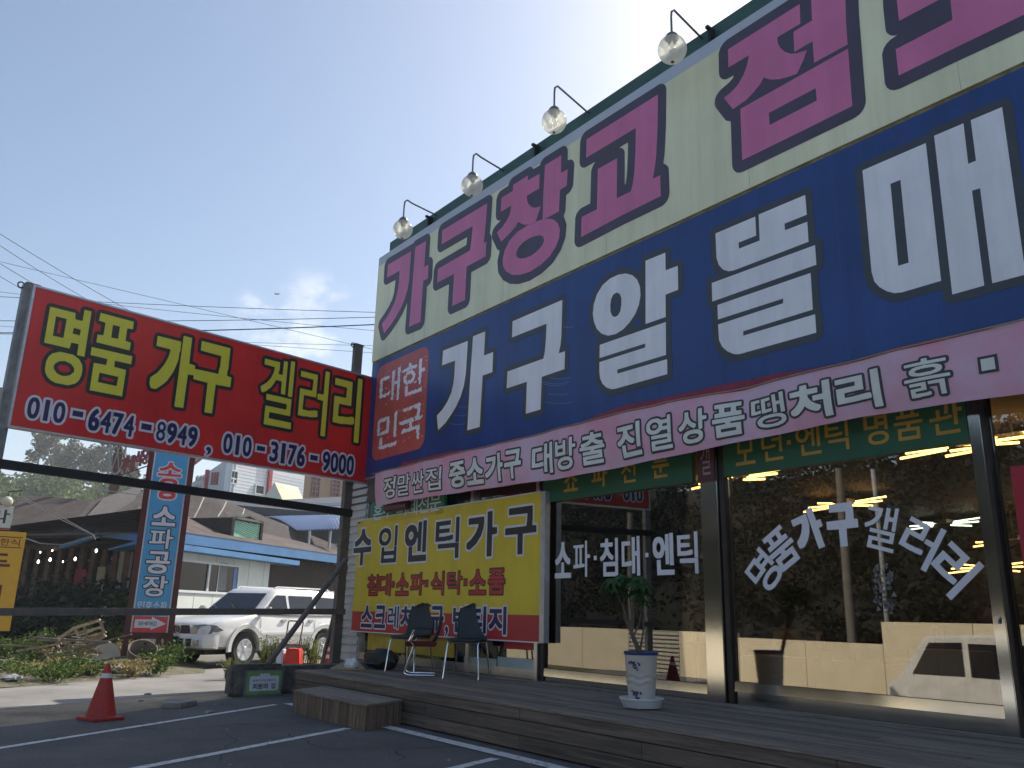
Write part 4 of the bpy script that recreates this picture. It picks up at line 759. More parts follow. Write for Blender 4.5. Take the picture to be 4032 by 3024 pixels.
def side_chair(feet, lb, mat, scale=1.0, fdir=(.35, -.94)):
    f = Vector((*fdir, 0)).normalized(); s = Vector((-f.y, f.x, 0)); c = Vector(feet); k = scale
    t = thing('chair', lb, 'chair', tuple(c), group='chairs on the deck'); sh = .46*k
    for a in (-1, 1):
        for e, sp in ((1, .05), (-1, .09)):
            top = c + f*(.19*k*e) + s*(a*.2*k) + Vector((0, 0, sh-.02)); bot = c + f*((.19+sp)*k*e) + s*(a*.235*k); MB().tube([bot, bot.lerp(top, .9), top - f*e*.03 + Vector((0, 0, .008))], .0125, 8).build('leg', M_chr, t, True)
    fr2 = MB(); 
    for e in (-1, 1): fr2.tube([c + f*.17*k*e + s*-.21*k + Vector((0, 0, sh-.025)), c + f*.17*k*e + s*.21*k + Vector((0, 0, sh-.025))], .011, 8)
    fr2.build('seat_frame', M_chr, t, True)
    st_ = MB(); n = 8
    for i in range(n+1):
        for j in range(n+1):
            x, y = i/n*2-1, j/n*2-1; r_ = 1-.09*abs(x*y)**2; st_.v.append(c + f*x*.225*k*r_ + s*y*.225*k*r_ + Vector((0, 0, sh+.015*x*x*(1 if x < 0 else -1)+.012*y*y)))
    st_.f = [(i*(n+1)+j, i*(n+1)+j+1, (i+1)*(n+1)+j+1, (i+1)*(n+1)+j) for i in range(n) for j in range(n)]
    o = st_.build('seat', mat, t, True, fix=False); md = o.modifiers.new('s', 'SOLIDIFY'); md.thickness = .02
    shell_back(c - f*.215*k + Vector((0, 0, sh-.005)), .47*k, .40*k, .46*k, mat, 'backrest', t, .15*k, .05, f.xy); return t
zq = ZM(1480, 2280, 3.16)
fa = gz(*zq(1095, 1235), ZD); side_chair((fa.x-.02, fa.y+.05, ZD), 'black shell chair on thin chrome legs nearest the steel post', M_cshell, 1.14, (.62, -.78))
fb = gz(*zq(330, 1150), ZD); side_chair((fb.x+.02, fb.y+.1, ZD), 'black shell chair at the left end of the row of chairs', M_cshell, 1.14, (.45, -.89))
# cantilever armchair between them
fc = gz(*zq(545, 1200), ZD); ca = thing('armchair', 'brown backed cantilever armchair with black armrests between the two black chairs', 'chair', (fc.x, fc.y, ZD), group='chairs on the deck')
f = Vector((-.55, -.83, 0)).normalized(); s = Vector((-f.y, f.x, 0)); c = Vector((fc.x, fc.y, ZD))
for a in (-1, 1):
    q = c + s*.25*a; MB().tube([q - f*.22 + Vector((0, 0, .02)), q + f*.16 + Vector((0, 0, .02)), q + f*.22 + Vector((0, 0, .05)), q + f*.20 + Vector((0, 0, .12)), q + f*.10 + Vector((0, 0, .42)), q + f*.12 + Vector((0, 0, .46)), q + f*.17 + Vector((0, 0, .50)), q + f*.10 + Vector((0, 0, .66))], .014, 8).build('side_tube', M_chr, ca, True)
    MB().box(q + Vector((0, 0, .675)) - f*.02, (.30, .055, .03), math.atan2(f.y, f.x)).build('armrest', M_arm, ca, bevel=.01)
MB().tube([c - f*.22 - s*.25 + Vector((0, 0, .02)), c - f*.22 + s*.25 + Vector((0, 0, .02))], .014, 8).build('rear_tube', M_chr, ca, True)
MB().box(c + Vector((0, 0, .455)), (.46, .46, .07), math.atan2(f.y, f.x)).build('seat', M_cush, ca, bevel=.02)
shell_back(c - f*.20 + Vector((0, 0, .50)), .36, .38, .40, M_cbrown, 'backrest', ca, .09, .04, f.xy)
# ------------------------------------------------------------------ potted tree
zp = ZM(2350, 2150, 2.37); pc = gz(*zp(420, 1515), ZD); pt = thing('potted_plant', 'white and blue glazed pot with a small umbrella tree on the deck', 'plant', (pc.x, pc.y, ZD))
M_glz = pm('glazed_pot', (.56, .53, .48), .35, var=.06, scale=3, bump=.08, bscale=9); M_bluerim = pm('blue_glaze', (.03, .055, .22), .3); M_sauc = pm('white_plastic', (.70, .72, .78), .45, var=.04)
dp = (pc-EYEP).dot(_fw); H_ = lambda y0, y1: abs(y1-y0)/2.37/FPX*dp
rw = lambda px: px/2/2.37/FPX*dp
zs0 = ZD+H_(1550, 1545); potb = ZD+.075; pott = potb+H_(1470, 1020)
MB().lathe((pc.x, pc.y, ZD+.012), [(rw(340), 0), (rw(350), .006), (rw(400), .075), (rw(420), .085), (rw(418), .095), (rw(385), .09), (rw(340), .03)], 36).build('saucer', M_sauc, pt, True)
for k in range(4): a = k*1.57+.5; MB().box((pc.x+rw(200)*math.cos(a), pc.y+rw(200)*math.sin(a), ZD+.008), (.03, .03, .015)).build('saucer_foot', M_sauc, pt)
prof = []
for k in range(41):
    v = k/40; prof.append((rw(240+(312-240)*v), v*(pott-potb)-.0))
pot = MB(); pot.lathe((pc.x, pc.y, potb-.03), prof + [(rw(300), (pott-potb)), (rw(285), (pott-potb)-.04)], 48)
pz = potb-.03; kk = len(pot.v)
for i, v in enumerate(pot.v):    # wavy relief bands on the belly
    r_ = Vector((v.x-pc.x, v.y-pc.y)); 
    if r_.length < .02: continue
    a = math.atan2(r_.y, r_.x); h = (v.z-pz)/(pott-potb)
    ph = h*46+1.3*math.sin(a*5); am = .006*math.exp(-((h-.48)/.12)**2); r2 = r_*(1+am*math.sin(ph)/r_.length); v.x = pc.x+r2.x; v.y = pc.y+r2.y
pot.build('pot', M_glz, pt, True)
MB().lathe((pc.x, pc.y, pott-.045), [(rw(314), 0), (rw(325), .012), (rw(325), .03), (rw(300), .034)], 36).build('rim', M_bluerim, pt, True)
MB().lathe((pc.x, pc.y, pott-.08), [(rw(290), 0), (rw(288), .02)], 24).build('soil', pm('soil', (.05, .035, .025), .95), pt)
# painted grapes: dabs lying on the glaze
view = math.atan2(-pc.y, -pc.x); 
gr = MB(); rg = random.Random(3)
for zc_, n_ in ((.78, 30), (.20, 34)):
    for k in range(n_):
        w_ = rg.gauss(0, .17); dz = rg.uniform(-.13, .05) if abs(w_) < .12 else rg.uniform(0, .06); a = view-.42+w_+.12*(dz < -.04); h = zc_+dz; r_ = rw(240+72*h)*1.0+.0065
        q = Vector((pc.x+r_*math.cos(a), pc.y+r_*math.sin(a), pz+h*(pott-potb))); n3 = Vector((math.cos(a), math.sin(a), 0)); tt = Vector((-n3.y, n3.x, 0)); rr = rg.uniform(.006, .013)
        gr.poly([q + tt*rr*math.cos(j*1.047) + Vector((0, 0, rr*1.2*math.sin(j*1.047))) for j in range(6)])
gr.build('grape_painting', pm('cobalt', (.035, .035, .15), .35, var=.4, scale=30), pt, fix=False)['kind'] = 'stuff'
M_bark = pm('bark', (.16, .125, .095), .85, var=.3, scale=14, bump=.3); M_pleaf = leaf_mat('umbrella_leaf', (.045, .11, .04), .5, .3)
up_ = lambda a, b, dd=0: gd(*zp(a, b), dp+dd)
MB().tube([Vector((pc.x, pc.y, pott-.07)) + CR*-.0, up_(395, 1000), up_(370, 920), up_(340, 850), up_(318, 800)], [.028, .026, .024, .022, .02], 10).build('trunk', M_bark, pt, True)
tips = []
for pth in ([(318, 800), (290, 700), (262, 600), (245, 520)], [(318, 800), (298, 680), (290, 560), (285, 480)], [(325, 790), (330, 650), (315, 540), (300, 450)], [(330, 800), (345, 620), (355, 530), (340, 450)], [(340, 840), (390, 740), (410, 640), (405, 560)], [(318, 800), (265, 690), (240, 560), (200, 470)], [(400, 1000), (430, 820), (440, 640), (430, 540)]):
    d0 = rg.uniform(-.08, .08); MB().tube([up_(a, b, d0*i/3) for i, (a, b) in enumerate(pth)], [.012, .010, .008, .006], 6).build('branch', M_bark, pt, True); tips.append(up_(*pth[-1], d0))
lf = MB(); rg = random.Random(9)
def umbrella(c, r):
    n = rg.randint(7, 9); tilt = Vector((rg.gauss(0, .3), rg.gauss(0, .3), 1)).normalized(); a0 = rg.uniform(0, 6.28)
    for k in range(n):
        a = a0+k*2*math.pi/n; e = Vector((math.cos(a), math.sin(a), 0)); e = (e - tilt*e.dot(tilt)).normalized(); dn = Vector((0, 0, -1)); sd = tilt.cross(e).normalized(); L_ = r*rg.uniform(.8, 1.1); w_ = L_*.17
        p = [c, c + e*L_*.3 + dn*L_*.03, c + e*L_*.65 + dn*L_*.2, c + e*L_*.98 + dn*L_*.52]
        k0 = len(lf.v); lf.v += [p[0], p[1]+sd*w_, p[1]-sd*w_, p[2]+sd*w_*.9, p[2]-sd*w_*.9, p[3]]; lf.f += [(k0, k0+1, k0+2), (k0+1, k0+3, k0+4, k0+2), (k0+3, k0+5, k0+4)]
for k in range(26):
    u_ = rg.random(); a = rg.uniform(100, 440); 
    b = 245+ (abs(a-280)/170)**2*110 + rg.uniform(0, 1)**1.5*210*(1-abs(a-280)/330); umbrella(up_(a, b, rg.uniform(-.16, .16)), rg.uniform(.10, .15))
for (a, b) in ((475, 520), (440, 540), (430, 500)): umbrella(up_(a, b, .02), .1)
lf.build('leaves', M_pleaf, pt, fix=False)['kind'] = 'stuff'
# ------------------------------------------------------------------ odds and ends at the left end of the deck
zh = ZM(1000, 2550, 2.011)
def lump(c, d, mat, nm, lb, cat, seed=0, amp=.25, rz=0):
    mb = MB(); mb.sphere((0, 0, 0), .5, 18, 10); M = Matrix.Rotation(rz, 3, 'Z')
    for v in mb.v:
        nn = noise.noise(v*3.1+Vector((seed*7.3, 0, 0)))*amp + noise.noise(v*7+Vector((seed, 5, 0)))*amp*.5; v *= (1+nn); v.x *= d[0]; v.y *= d[1]; v.z = max(-.42, v.z)*d[2]; v.xyz = M @ v
    lz = min(v.z for v in mb.v); mb.v = [v + Vector((c[0], c[1], c[2]-lz)) for v in mb.v]; return mb.thing(nm, mat, lb, cat, smooth=True)
q = gz(*zh(960, 172), ZD); lump((q.x, q.y+.1, ZD), (.62, .4, .34), pm('black_bag', (.012, .012, .014), .35, bump=.4, bscale=14), 'bag', 'crumpled black plastic bag at the foot of the white siding', 'bag', 1, .35, .4)
q = gz(*zh(700, 175), ZD); lump((q.x, q.y+.15, ZD-.01), (.3, .22, .2), pm('white_bag', (.7, .71, .72), .5, bump=.3, bscale=16), 'plastic_bag', 'small crumpled white plastic bag on the left end of the deck', 'bag', 2, .4)
q = gz(*zh(730, 178), ZD); MB().prism([gz(*zh(a, b), ZD+.002) for a, b in ((600, 178), (880, 182), (830, 120), (700, 128))], (0, 0, .03)).thing('cardboard_sheet', pm('cardboard', (.36, .27, .18), .85, var=.15, scale=4), 'flat piece of brown cardboard on the left end of the deck', 'cardboard', bevel=.004)
q = gz(*zh(650, 140), ZD); MB().lathe((q.x-.3, q.y+.45, ZD+.0), [(.10, 0), (.11, .02), (.11, .06), (.09, .075), (.05, .078)], 18).thing('tape_roll', pm('black_rubber', (.015, .015, .015), .6), 'small black roll beside the white plastic bag', 'roll')
# red bin on a hand cart
cq = gd(*z3(1110, 842), 16.9); hc = thing('hand_cart', 'hand cart with red bin and thin rusty handle frame behind the concrete block', 'cart', (cq.x, cq.y, 0))
CF = Fr((cq.x, cq.y), math.degrees(math.atan2(CR.y, CR.x))); cu = lambda a, b: CF.uv(*z3(a, b))
a0, a1 = cu(1050, 842), cu(1185, 712); mb = MB(); mb.fbox(CF, a0[0]+.0, a1[0], .30, a1[1], -.22, .12); 
for v in mb.v:
    if v.z < .35: v.z = a0[1]-.02
    else: 
        k = (v - Vector((cq.x, cq.y, 0))).dot(CF.u); v -= CF.u*(k-(a0[0]+a1[0])/2)*.18
M_bin = pm('red_bin', (.62, .035, .02), .4, var=.1); mb.build('bin', M_bin, hc, bevel=.02)
w0 = cu(985, 840); w1 = cu(1052, 700); MB().fbox(CF, w0[0], w1[0]-.005, a0[1]-.02, w1[1]-.02, -.2, .1).build('side_box', M_pale, hc, bevel=.03)
for a in (1, -1):
    p = [cu(1045, 715), cu(1075, 500)] if a > 0 else [cu(1160, 715), cu(1192, 505)]; MB().tube([CF.P(p[0][0], p[0][1], .02), CF.P(p[1][0], p[1][1], -.05)], .014, 8).build('handle_tube', pm('rust_tube', (.16, .07, .05), .6), hc, True)
p, q_ = cu(1075, 500), cu(1192, 505); MB().tube([CF.P(p[0], p[1], -.05), CF.P(p[0]+.03, p[1]+.02, -.05), CF.P(q_[0]-.03, q_[1]+.02, -.05), CF.P(q_[0], q_[1], -.05)], .014, 8).build('handle_grip', MATS['rust_tube'], hc, True)
p, q_ = cu(1050, 680), cu(1165, 682); MB().tube([CF.P(p[0], p[1], .015), CF.P(q_[0], q_[1], .015)], .013, 8).build('cross_tube', MATS['rust_tube'], hc, True)
for a in (a0[0]+.02, a1[0]-.02): MB().lathe(CF.P(a, .12, -.1), [(.12, -.03), (.12, .03)], 18, M=Matrix.Rotation(CF.ang, 3, 'Z') @ Matrix.Rotation(R(90), 3, 'Y')).build('wheel', M_black, hc); 
MB().bar(CF.P(a0[0]+.02, .12, -.1), CF.P(a0[0]+.02, a0[1], -.1), .03).build('support', M_black, hc); MB().bar(CF.P(a1[0]-.02, .12, -.1), CF.P(a1[0]-.02, a0[1], -.1), .03).build('support', M_black, hc)
# ------------------------------------------------------------------ background
def vfr(px, py, dep): q = gd(px, py, dep); r = ray(px, py); a = math.degrees(math.atan2(-r.x, r.y)); return Fr((q.x, q.y), a)     # plane facing the eye
def fr2(pxa, da, pxb, db, py=2200):
    a = gd(pxa, py, da); b = gd(pxb, py, db); return Fr((a.x, a.y), math.degrees(math.atan2(b.y-a.y, b.x-a.x)))
def slab(pts, th=.14): mb = MB(); mb.prism(pts, (0, 0, -th)); return mb
def rect(fr, zf, a, b, d0=0.0, dd=0.0): (s0, z0), (s1, z1) = fr.uv(*zf(*a), dd), fr.uv(*zf(*b), dd); return min(s0, s1), max(s0, s1), min(z0, z1), max(z0, z1)
zA = ZM(650, 1750, 2.765); zB = ZM(0, 1620, 2.633); z2 = ZM(0, 1850, 1.952)
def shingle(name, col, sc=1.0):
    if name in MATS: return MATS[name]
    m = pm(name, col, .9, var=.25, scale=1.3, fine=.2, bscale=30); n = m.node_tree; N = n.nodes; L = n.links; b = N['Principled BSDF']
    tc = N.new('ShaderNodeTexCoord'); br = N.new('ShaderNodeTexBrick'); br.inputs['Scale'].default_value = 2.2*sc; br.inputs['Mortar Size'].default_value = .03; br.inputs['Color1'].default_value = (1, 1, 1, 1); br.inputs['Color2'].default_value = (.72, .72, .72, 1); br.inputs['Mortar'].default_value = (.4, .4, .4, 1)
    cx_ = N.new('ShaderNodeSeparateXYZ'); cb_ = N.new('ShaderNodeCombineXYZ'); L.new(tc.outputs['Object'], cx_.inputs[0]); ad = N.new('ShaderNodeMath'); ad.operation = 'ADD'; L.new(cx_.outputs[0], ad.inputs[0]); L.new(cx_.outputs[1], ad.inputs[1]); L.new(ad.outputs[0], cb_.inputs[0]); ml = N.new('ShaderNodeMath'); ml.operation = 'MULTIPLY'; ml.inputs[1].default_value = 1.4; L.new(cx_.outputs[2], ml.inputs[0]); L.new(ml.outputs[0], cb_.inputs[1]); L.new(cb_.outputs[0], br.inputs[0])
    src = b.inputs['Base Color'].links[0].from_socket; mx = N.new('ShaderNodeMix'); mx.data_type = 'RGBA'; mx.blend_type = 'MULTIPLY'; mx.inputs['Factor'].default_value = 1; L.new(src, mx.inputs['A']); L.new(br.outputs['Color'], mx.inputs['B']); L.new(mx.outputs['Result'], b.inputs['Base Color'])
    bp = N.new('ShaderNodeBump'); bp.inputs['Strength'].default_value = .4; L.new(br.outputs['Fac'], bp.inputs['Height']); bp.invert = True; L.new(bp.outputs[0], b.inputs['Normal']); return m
M_shin = shingle('brown_shingles', (.062, .048, .042)); M_shinL = shingle('lit_shingles', (.125, .09, .075)); M_brick = shingle('dark_brick', (.055, .035, .03), 2.6)  # lit_shingles: paler copy of brown_shingles, sunlight put into its colour
M_bfas = pm('blue_fascia', (.06, .20, .42), .5, var=.12, scale=1.5); M_cwall = pm('container_wall', (.70, .73, .68), .6, var=.05, scale=1.2); M_wglass = glass_mat('house_glass', (.12, .12, .13), .06); M_wfr = pm('white_frame', (.70, .72, .72), .5, var=.04)
# -- prefab house with the blue eaves
ph = fr2(715, 24.5, 1056, 29.3); pre = thing('prefab_house', 'pale green prefab house with blue eaves and a sliding window behind the white car', 'house', (ph.o.x, ph.o.y, 0))
sL = ph.uv(640, 2300)[0]; sR = ph.uv(1056, 2300)[0]; zt = ph.uv(*zA(600, 1230))[1]+.1
MB().fbox(ph, sL, sR, 0, zt, -.45, 0).build('wall', M_cwall, pre)
for k in range(6): s_ = sL+(sR-sL)*(k+.6)/6; MB().fbox(ph, s_, s_+.012, 0, zt, 0, .006).build('wall_joint', pm('joint_grey', (.4, .42, .4), .6), pre)
w_ = rect(ph, zA, (125, 1605), (795, 1300)); wz0, wz1 = ph.uv(*zA(300, 1590))[1], ph.uv(*zA(300, 1285))[1]; win = MB().fbox(ph, w_[0], w_[1], wz0, wz1, .002, .012).build('window', pm('dark_room', (.012, .012, .014), .12, spec=.25), pre)
for a, b, c, d in ((w_[0]-.06, w_[1]+.06, wz0-.07, wz0), (w_[0]-.06, w_[1]+.06, wz1, wz1+.07), (w_[0]-.06, w_[0], wz0, wz1), (w_[1], w_[1]+.06, wz0, wz1)): MB().fbox(ph, a, b, c, d, .002, .05).build('window_frame', M_wfr, win)
sm = ph.uv(*zA(460, 1450))[0]; MB().fbox(ph, sm-.05, sm+.05, wz0, wz1, .013, .055).build('mullion', M_wfr, win); sm2 = ph.uv(*zA(570, 1450))[0]; MB().fbox(ph, sm2-.015, sm2+.015, wz0, wz1, .013, .03).build('mullion', M_wfr, win)
MB().fbox(ph, w_[1]-.22, w_[1]-.02, wz0+.03, wz1-.03, .013, .02).build('blue_film', pm('blue_film', (.12, .22, .5), .5), win)
MB().fbox(ph, sm2+.02, sm2+.5, wz0+.05, wz0+.9, .013, .018).build('curtain', pm('grey_curtain', (.2, .2, .2), .7), win)
e0 = ph.uv(*zA(150, 1105))[1]; e1 = ph.uv(*zA(150, 1160))[1]; sE = ph.uv(*zA(1318, 1255))[0]
MB().fbox(ph, sL-.3, sE, e1-.02, e0, .0, .55).build('eave_board', M_bfas, pre)
MB().fbox(ph, sL-.3, sE-.1, e1+.0, e0+.04, -.5, -.002).build('flat_roof', pm('flat_roof', (.2, .2, .2), .8), pre)
# -- brown brick house with hip roof behind
bh = fr2(700, 27.5, 1395, 38.5); brk = thing('brick_house', 'dark brown brick house with low hip roof, blue eaves and dormer', 'house', (bh.o.x, bh.o.y, 0))
bs0, bs1 = bh.uv(600, 2200)[0], bh.uv(1480, 2300)[0]; f0 = bh.uv(*zA(190, 1030))[1]; f1 = bh.uv(*zA(190, 1100))[1]; zE = (f0+bh.uv(*zA(1990, 1170))[1])/2; zE0 = zE-.36
MB().fbox(bh, bh.uv(1020, 2300)[0], bs1, 0, zE0, -8, -.5).build('wall', M_brick, brk)
MB().fbox(bh, bs0, bs1, zE0, zE, -.02, .1).build('eave_board', M_bfas, brk); MB().fbox(bh, bs0+.02, bs1-.02, zE0+.2, zE0+.25, -8, -.025).build('soffit', pm('soffit', (.1, .09, .08), .8), brk)
rz_ = bh.uv(*zA(530, 815), -3.2)[1]; sr0 = bh.uv(*zA(205, 865), -3.2)[0]; sr1 = bh.uv(*zA(1060, 935), -3.2)[0]
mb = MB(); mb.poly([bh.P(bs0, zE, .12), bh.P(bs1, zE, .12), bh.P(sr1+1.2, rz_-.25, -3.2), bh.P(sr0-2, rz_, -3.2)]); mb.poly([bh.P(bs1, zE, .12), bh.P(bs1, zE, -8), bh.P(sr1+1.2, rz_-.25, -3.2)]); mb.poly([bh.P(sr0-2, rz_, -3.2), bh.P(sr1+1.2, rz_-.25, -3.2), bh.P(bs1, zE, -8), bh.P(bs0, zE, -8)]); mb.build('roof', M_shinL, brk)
dr = rect(bh, zA, (715, 1030), (1050, 850), dd=-.9); dz = bh.uv(*zA(895, 785), -.9)[1]; dm = (dr[0]+dr[1])/2
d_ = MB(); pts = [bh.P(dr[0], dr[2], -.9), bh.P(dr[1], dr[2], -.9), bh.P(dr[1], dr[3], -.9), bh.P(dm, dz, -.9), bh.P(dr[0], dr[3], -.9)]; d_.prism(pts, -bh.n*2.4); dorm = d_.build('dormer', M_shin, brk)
gl_ = MB(); gl_.poly([bh.P(dr[0]+.1, dr[2]+.12, -.893), bh.P(dr[1]-.1, dr[2]+.12, -.893), bh.P(dr[1]-.1, dr[3]-.1, -.893), bh.P(dr[0]+.1, dr[3]-.1, -.893)]); gl_.build('dormer_glass', pm('green_corrugated', (.22, .5, .36), .3, var=.2), dorm, fix=False)
for k in range(11): z_ = dr[2]+.14+k*.075; MB().bar(bh.P(dr[0]+.12, z_+.18, -.888), bh.P(dr[1]-.12, z_-.1, -.888), .02, .02).build('corrugation', pm('corr_dark', (.05, .16, .11), .5), dorm)
for a, b in (((dr[0], dr[2]), (dr[0], dr[3])), ((dr[1], dr[2]), (dr[1], dr[3])), ((dr[0], dr[2]), (dr[1], dr[2])), ((dr[0], dr[3]), (dr[1], dr[3])), ((dr[0]-.1, dr[3]-.03), (dm, dz+.06)), ((dm, dz+.06), (dr[1]+.1, dr[3]-.03))): MB().bar(bh.P(*a, -.86), bh.P(*b, -.86), .09).build('dormer_frame', pm('grey_timber', (.12, .11, .1), .7), dorm)
# -- restaurant with large dark hip roof and stone front
rh = fr2(-60, 35.0, 560, 29.5); res = thing('restaurant', 'restaurant with sweeping dark shingle roof and rustic stone and timber front', 'house', (gd(300, 2400, 32).x, gd(300, 2400, 32).y, 0))
rf = lambda a, b, dpt: gd(*zB(a, b), dpt)
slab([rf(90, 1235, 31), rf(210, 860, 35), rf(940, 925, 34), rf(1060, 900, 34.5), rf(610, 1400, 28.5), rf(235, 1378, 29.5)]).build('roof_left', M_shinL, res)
slab([rf(605, 1405, 28.4), rf(1075, 895, 34.2), rf(1480, 760, 38), rf(1400, 900, 35.5), rf(650, 1385, 28.2)], .1).build('roof_valley', pm('valley', (.085, .075, .075), .85), res)
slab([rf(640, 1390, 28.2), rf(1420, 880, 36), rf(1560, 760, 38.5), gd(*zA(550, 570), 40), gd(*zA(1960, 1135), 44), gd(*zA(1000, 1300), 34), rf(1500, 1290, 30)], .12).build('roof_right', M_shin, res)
for a, b in (((290, 840), (430, 555)), ((570, 790), (665, 625)), ((820, 795), (862, 700))): MB().tube([gd(*zA(*a), 33), gd(*zA((a[0]+b[0])/2+8, (a[1]+b[1])/2), 34), gd(*zA(*b), 36)], .03, 6).build('roof_cable', pm('cable_grey', (.3, .29, .28), .7), res)
mb = MB(); mb.prism([rf(610, 1395, 28.2), rf(1000, 1255, 27.6), rf(1000, 1300, 27.6), rf(610, 1425, 28.2)], -rh.n*.15); mb.build('eave_board', M_bfas, res)
mb = MB(); mb.prism([rf(1060, 1260, 27.6), rf(1430, 1275, 26.8), rf(1430, 1345, 26.8), rf(1060, 1300, 27.6)], -rh.n*.15); mb.build('eave_board', M_bfas, res)
mb = MB(); mb.prism([rf(1120, 1425, 27.3), rf(1410, 1340, 26.5), rf(1410, 1375, 26.5), rf(1120, 1440, 27.3)], -rh.n*.6); mb.build('canopy', M_bfas, res)
wl0 = rf(180, 1500, 31); wl1 = rf(1400, 1400, 30.2); WF = Fr((wl0.x, wl0.y), math.degrees(math.atan2(wl1.y-wl0.y, wl1.x-wl0.x))); WL = (wl1-wl0).xy.length; wtop = 3.6
M_dwall = pm('dark_timber', (.035, .026, .02), .85, var=.4, scale=2); MB().fbox(WF, -4, WL+.2, 0, wtop, -5, 0).build('wall', M_dwall, res)
MB().fbox(WF, -4, WL+.2, wtop, wtop+.12, -.5, 1.6).build('porch_ceiling', M_dwall, res)
rg = random.Random(21); M_rst = pm('rubble_stone', (.24, .2, .17), .9, var=.3, scale=3, rnd=.35)
M_post = pm('porch_post', (.16, .11, .08), .8, var=.3, scale=4)
for k in range(11):
    s_ = WL*(k+.3)/10.6; MB().fbox(WF, s_-.09, s_+.09, 0, wtop-.02, .05, .22).build('porch_post', M_post, res)
    if k < 10:
        for j in range(5):
            a_ = s_+.15+rg.uniform(0, .06); z_ = .9+j*.5+rg.uniform(-.06, .06); MB().fbox(WF, a_, s_+WL/10.6-.16, z_, z_+.045, .03, .08).build('lattice_bar', M_rst, res)
        for j in range(2): a_ = s_+.3+j*.4; MB().fbox(WF, a_, a_+.05, .8, 3.0, .03, .075).build('lattice_bar', M_rst, res)
for j in range(34):
    s_ = WL*.78+rg.uniform(0, WL*.14); z_ = rg.uniform(.6, 3.0); MB().fbox(WF, s_, s_+rg.uniform(.15, .35), z_, z_+rg.uniform(.1, .2), .03, .1).build('wall_stone', M_rst, res, bevel=.02)
MB().fbox(WF, WL*.90, WL*1.0, 0, wtop-.2, .02, .12).build('white_door', pm('pale_wall', (.5, .5, .47), .7), res)
a, b = WF.uv(*z2(665, 800))[0], 2.0; MB().fbox(WF, a-.25, a+.2, 1.0, 2.6, .25, .3).build('red_poster', pm('faded_red', (.32, .05, .07), .7), res)
a = WF.uv(*z2(822, 800))[0]; MB().fbox(WF, a-.18, a+.12, 1.2, 2.7, .25, .3).build('straw_hanging', pm('straw', (.5, .43, .3), .8), res)
M_lit = pm('lit_bulb', (1, .95, .85), .5, emit=((1, .93, .8), 4))
for i, (a, b) in enumerate(((740, 622), (578, 685), (484, 706), (385, 690), (294, 706), (402, 620), (310, 633), (150, 745))):
    q = gd(*z2(a, b), 28.5); mb = MB(); mb.sphere(q, .038 if i not in (2, 5, 6) else .022, 10, 8); mb.v = [Vector((v.x, v.y, q.z+(v.z-q.z)*1.7)) for v in mb.v]; bl = mb.build('hanging_bulb', M_lit, res, True)
    MB().tube([q + Vector((0, 0, .08)), q + Vector((0, 0, .35+.3*(i % 2)))], .008, 5).build('bulb_cord', M_black, bl)
# rooftop lettering and wheel shaped sign on the restaurant
rsn = thing('rooftop_letters', 'red cut out letters on a metal rack above the restaurant roof', 'sign', tuple(gd(*zB(1400, 760), 37)))
LF = vfr(*zB(1400, 560), 36.5); load_glyphs('가네식당'); M_rl = pm('red_letter', (.30, .02, .035), .5)
for ch, (a, b, t, bt) in zip('가네식당', ((1262, 1312, 488, 628), (1316, 1392, 452, 615), (1408, 1470, 408, 560), (1478, 1540, 385, 545))):
    s_0, _ = LF.uv(*zB(a, (t+bt)/2)); s_1, _ = LF.uv(*zB(b, (t+bt)/2)); txt(rsn, 'letters', LF, ch, [(s_0, s_1)], LF.uv(*zB(a, bt))[1], LF.uv(*zB(a, t))[1], M_rl, .05, .05, [(.03, M_maroon)])
for a, b in (((1250, 660), (1545, 560)), ((1300, 580), (1360, 680)), ((1390, 560), (1450, 660)), ((1270, 430), (1300, 500))): MB().tube([gd(*zB(*a), 36.6), gd(*zB(*b), 36.6)], .03, 6).build('rack_bar', M_maroon, rsn)
ws = thing('wheel_sign', 'tall rust framed oval signboard with a wheel picture standing on the roof', 'sign', tuple(gd(*zB(1190, 860), 37))); OF = vfr(*zB(1215, 600), 37)
pts = [OF.P(*OF.uv(*zB(a, b))) for a, b in ((1120, 855), (1155, 640), (1170, 480), (1190, 400), (1215, 350), (1240, 338), (1260, 360), (1265, 430), (1258, 560), (1250, 690), (1235, 800), (1215, 850))]
mb = MB(); mb.prism(pts, -OF.n*-.15); mb.build('board', pm('rust_board', (.16, .07, .04), .7, var=.4, scale=2), ws)
cS = OF.uv(*zB(1220, 435)); wh = MB()
for r_, ww in ((.62, .035),): wh.tube([OF.P(cS[0]+.30*math.cos(k*math.pi/12), cS[1]+.95*math.sin(k*math.pi/12), .18) for k in range(25)], .05, 6, cap=False)
for k in range(6): wh.tube([OF.P(cS[0], cS[1], .18), OF.P(cS[0]+.3*math.cos(k*math.pi/3), cS[1]+.95*math.sin(k*math.pi/3), .18)], .025, 5)
wh.build('wheel', pm('grey_wheel', (.35, .36, .36), .5), ws)
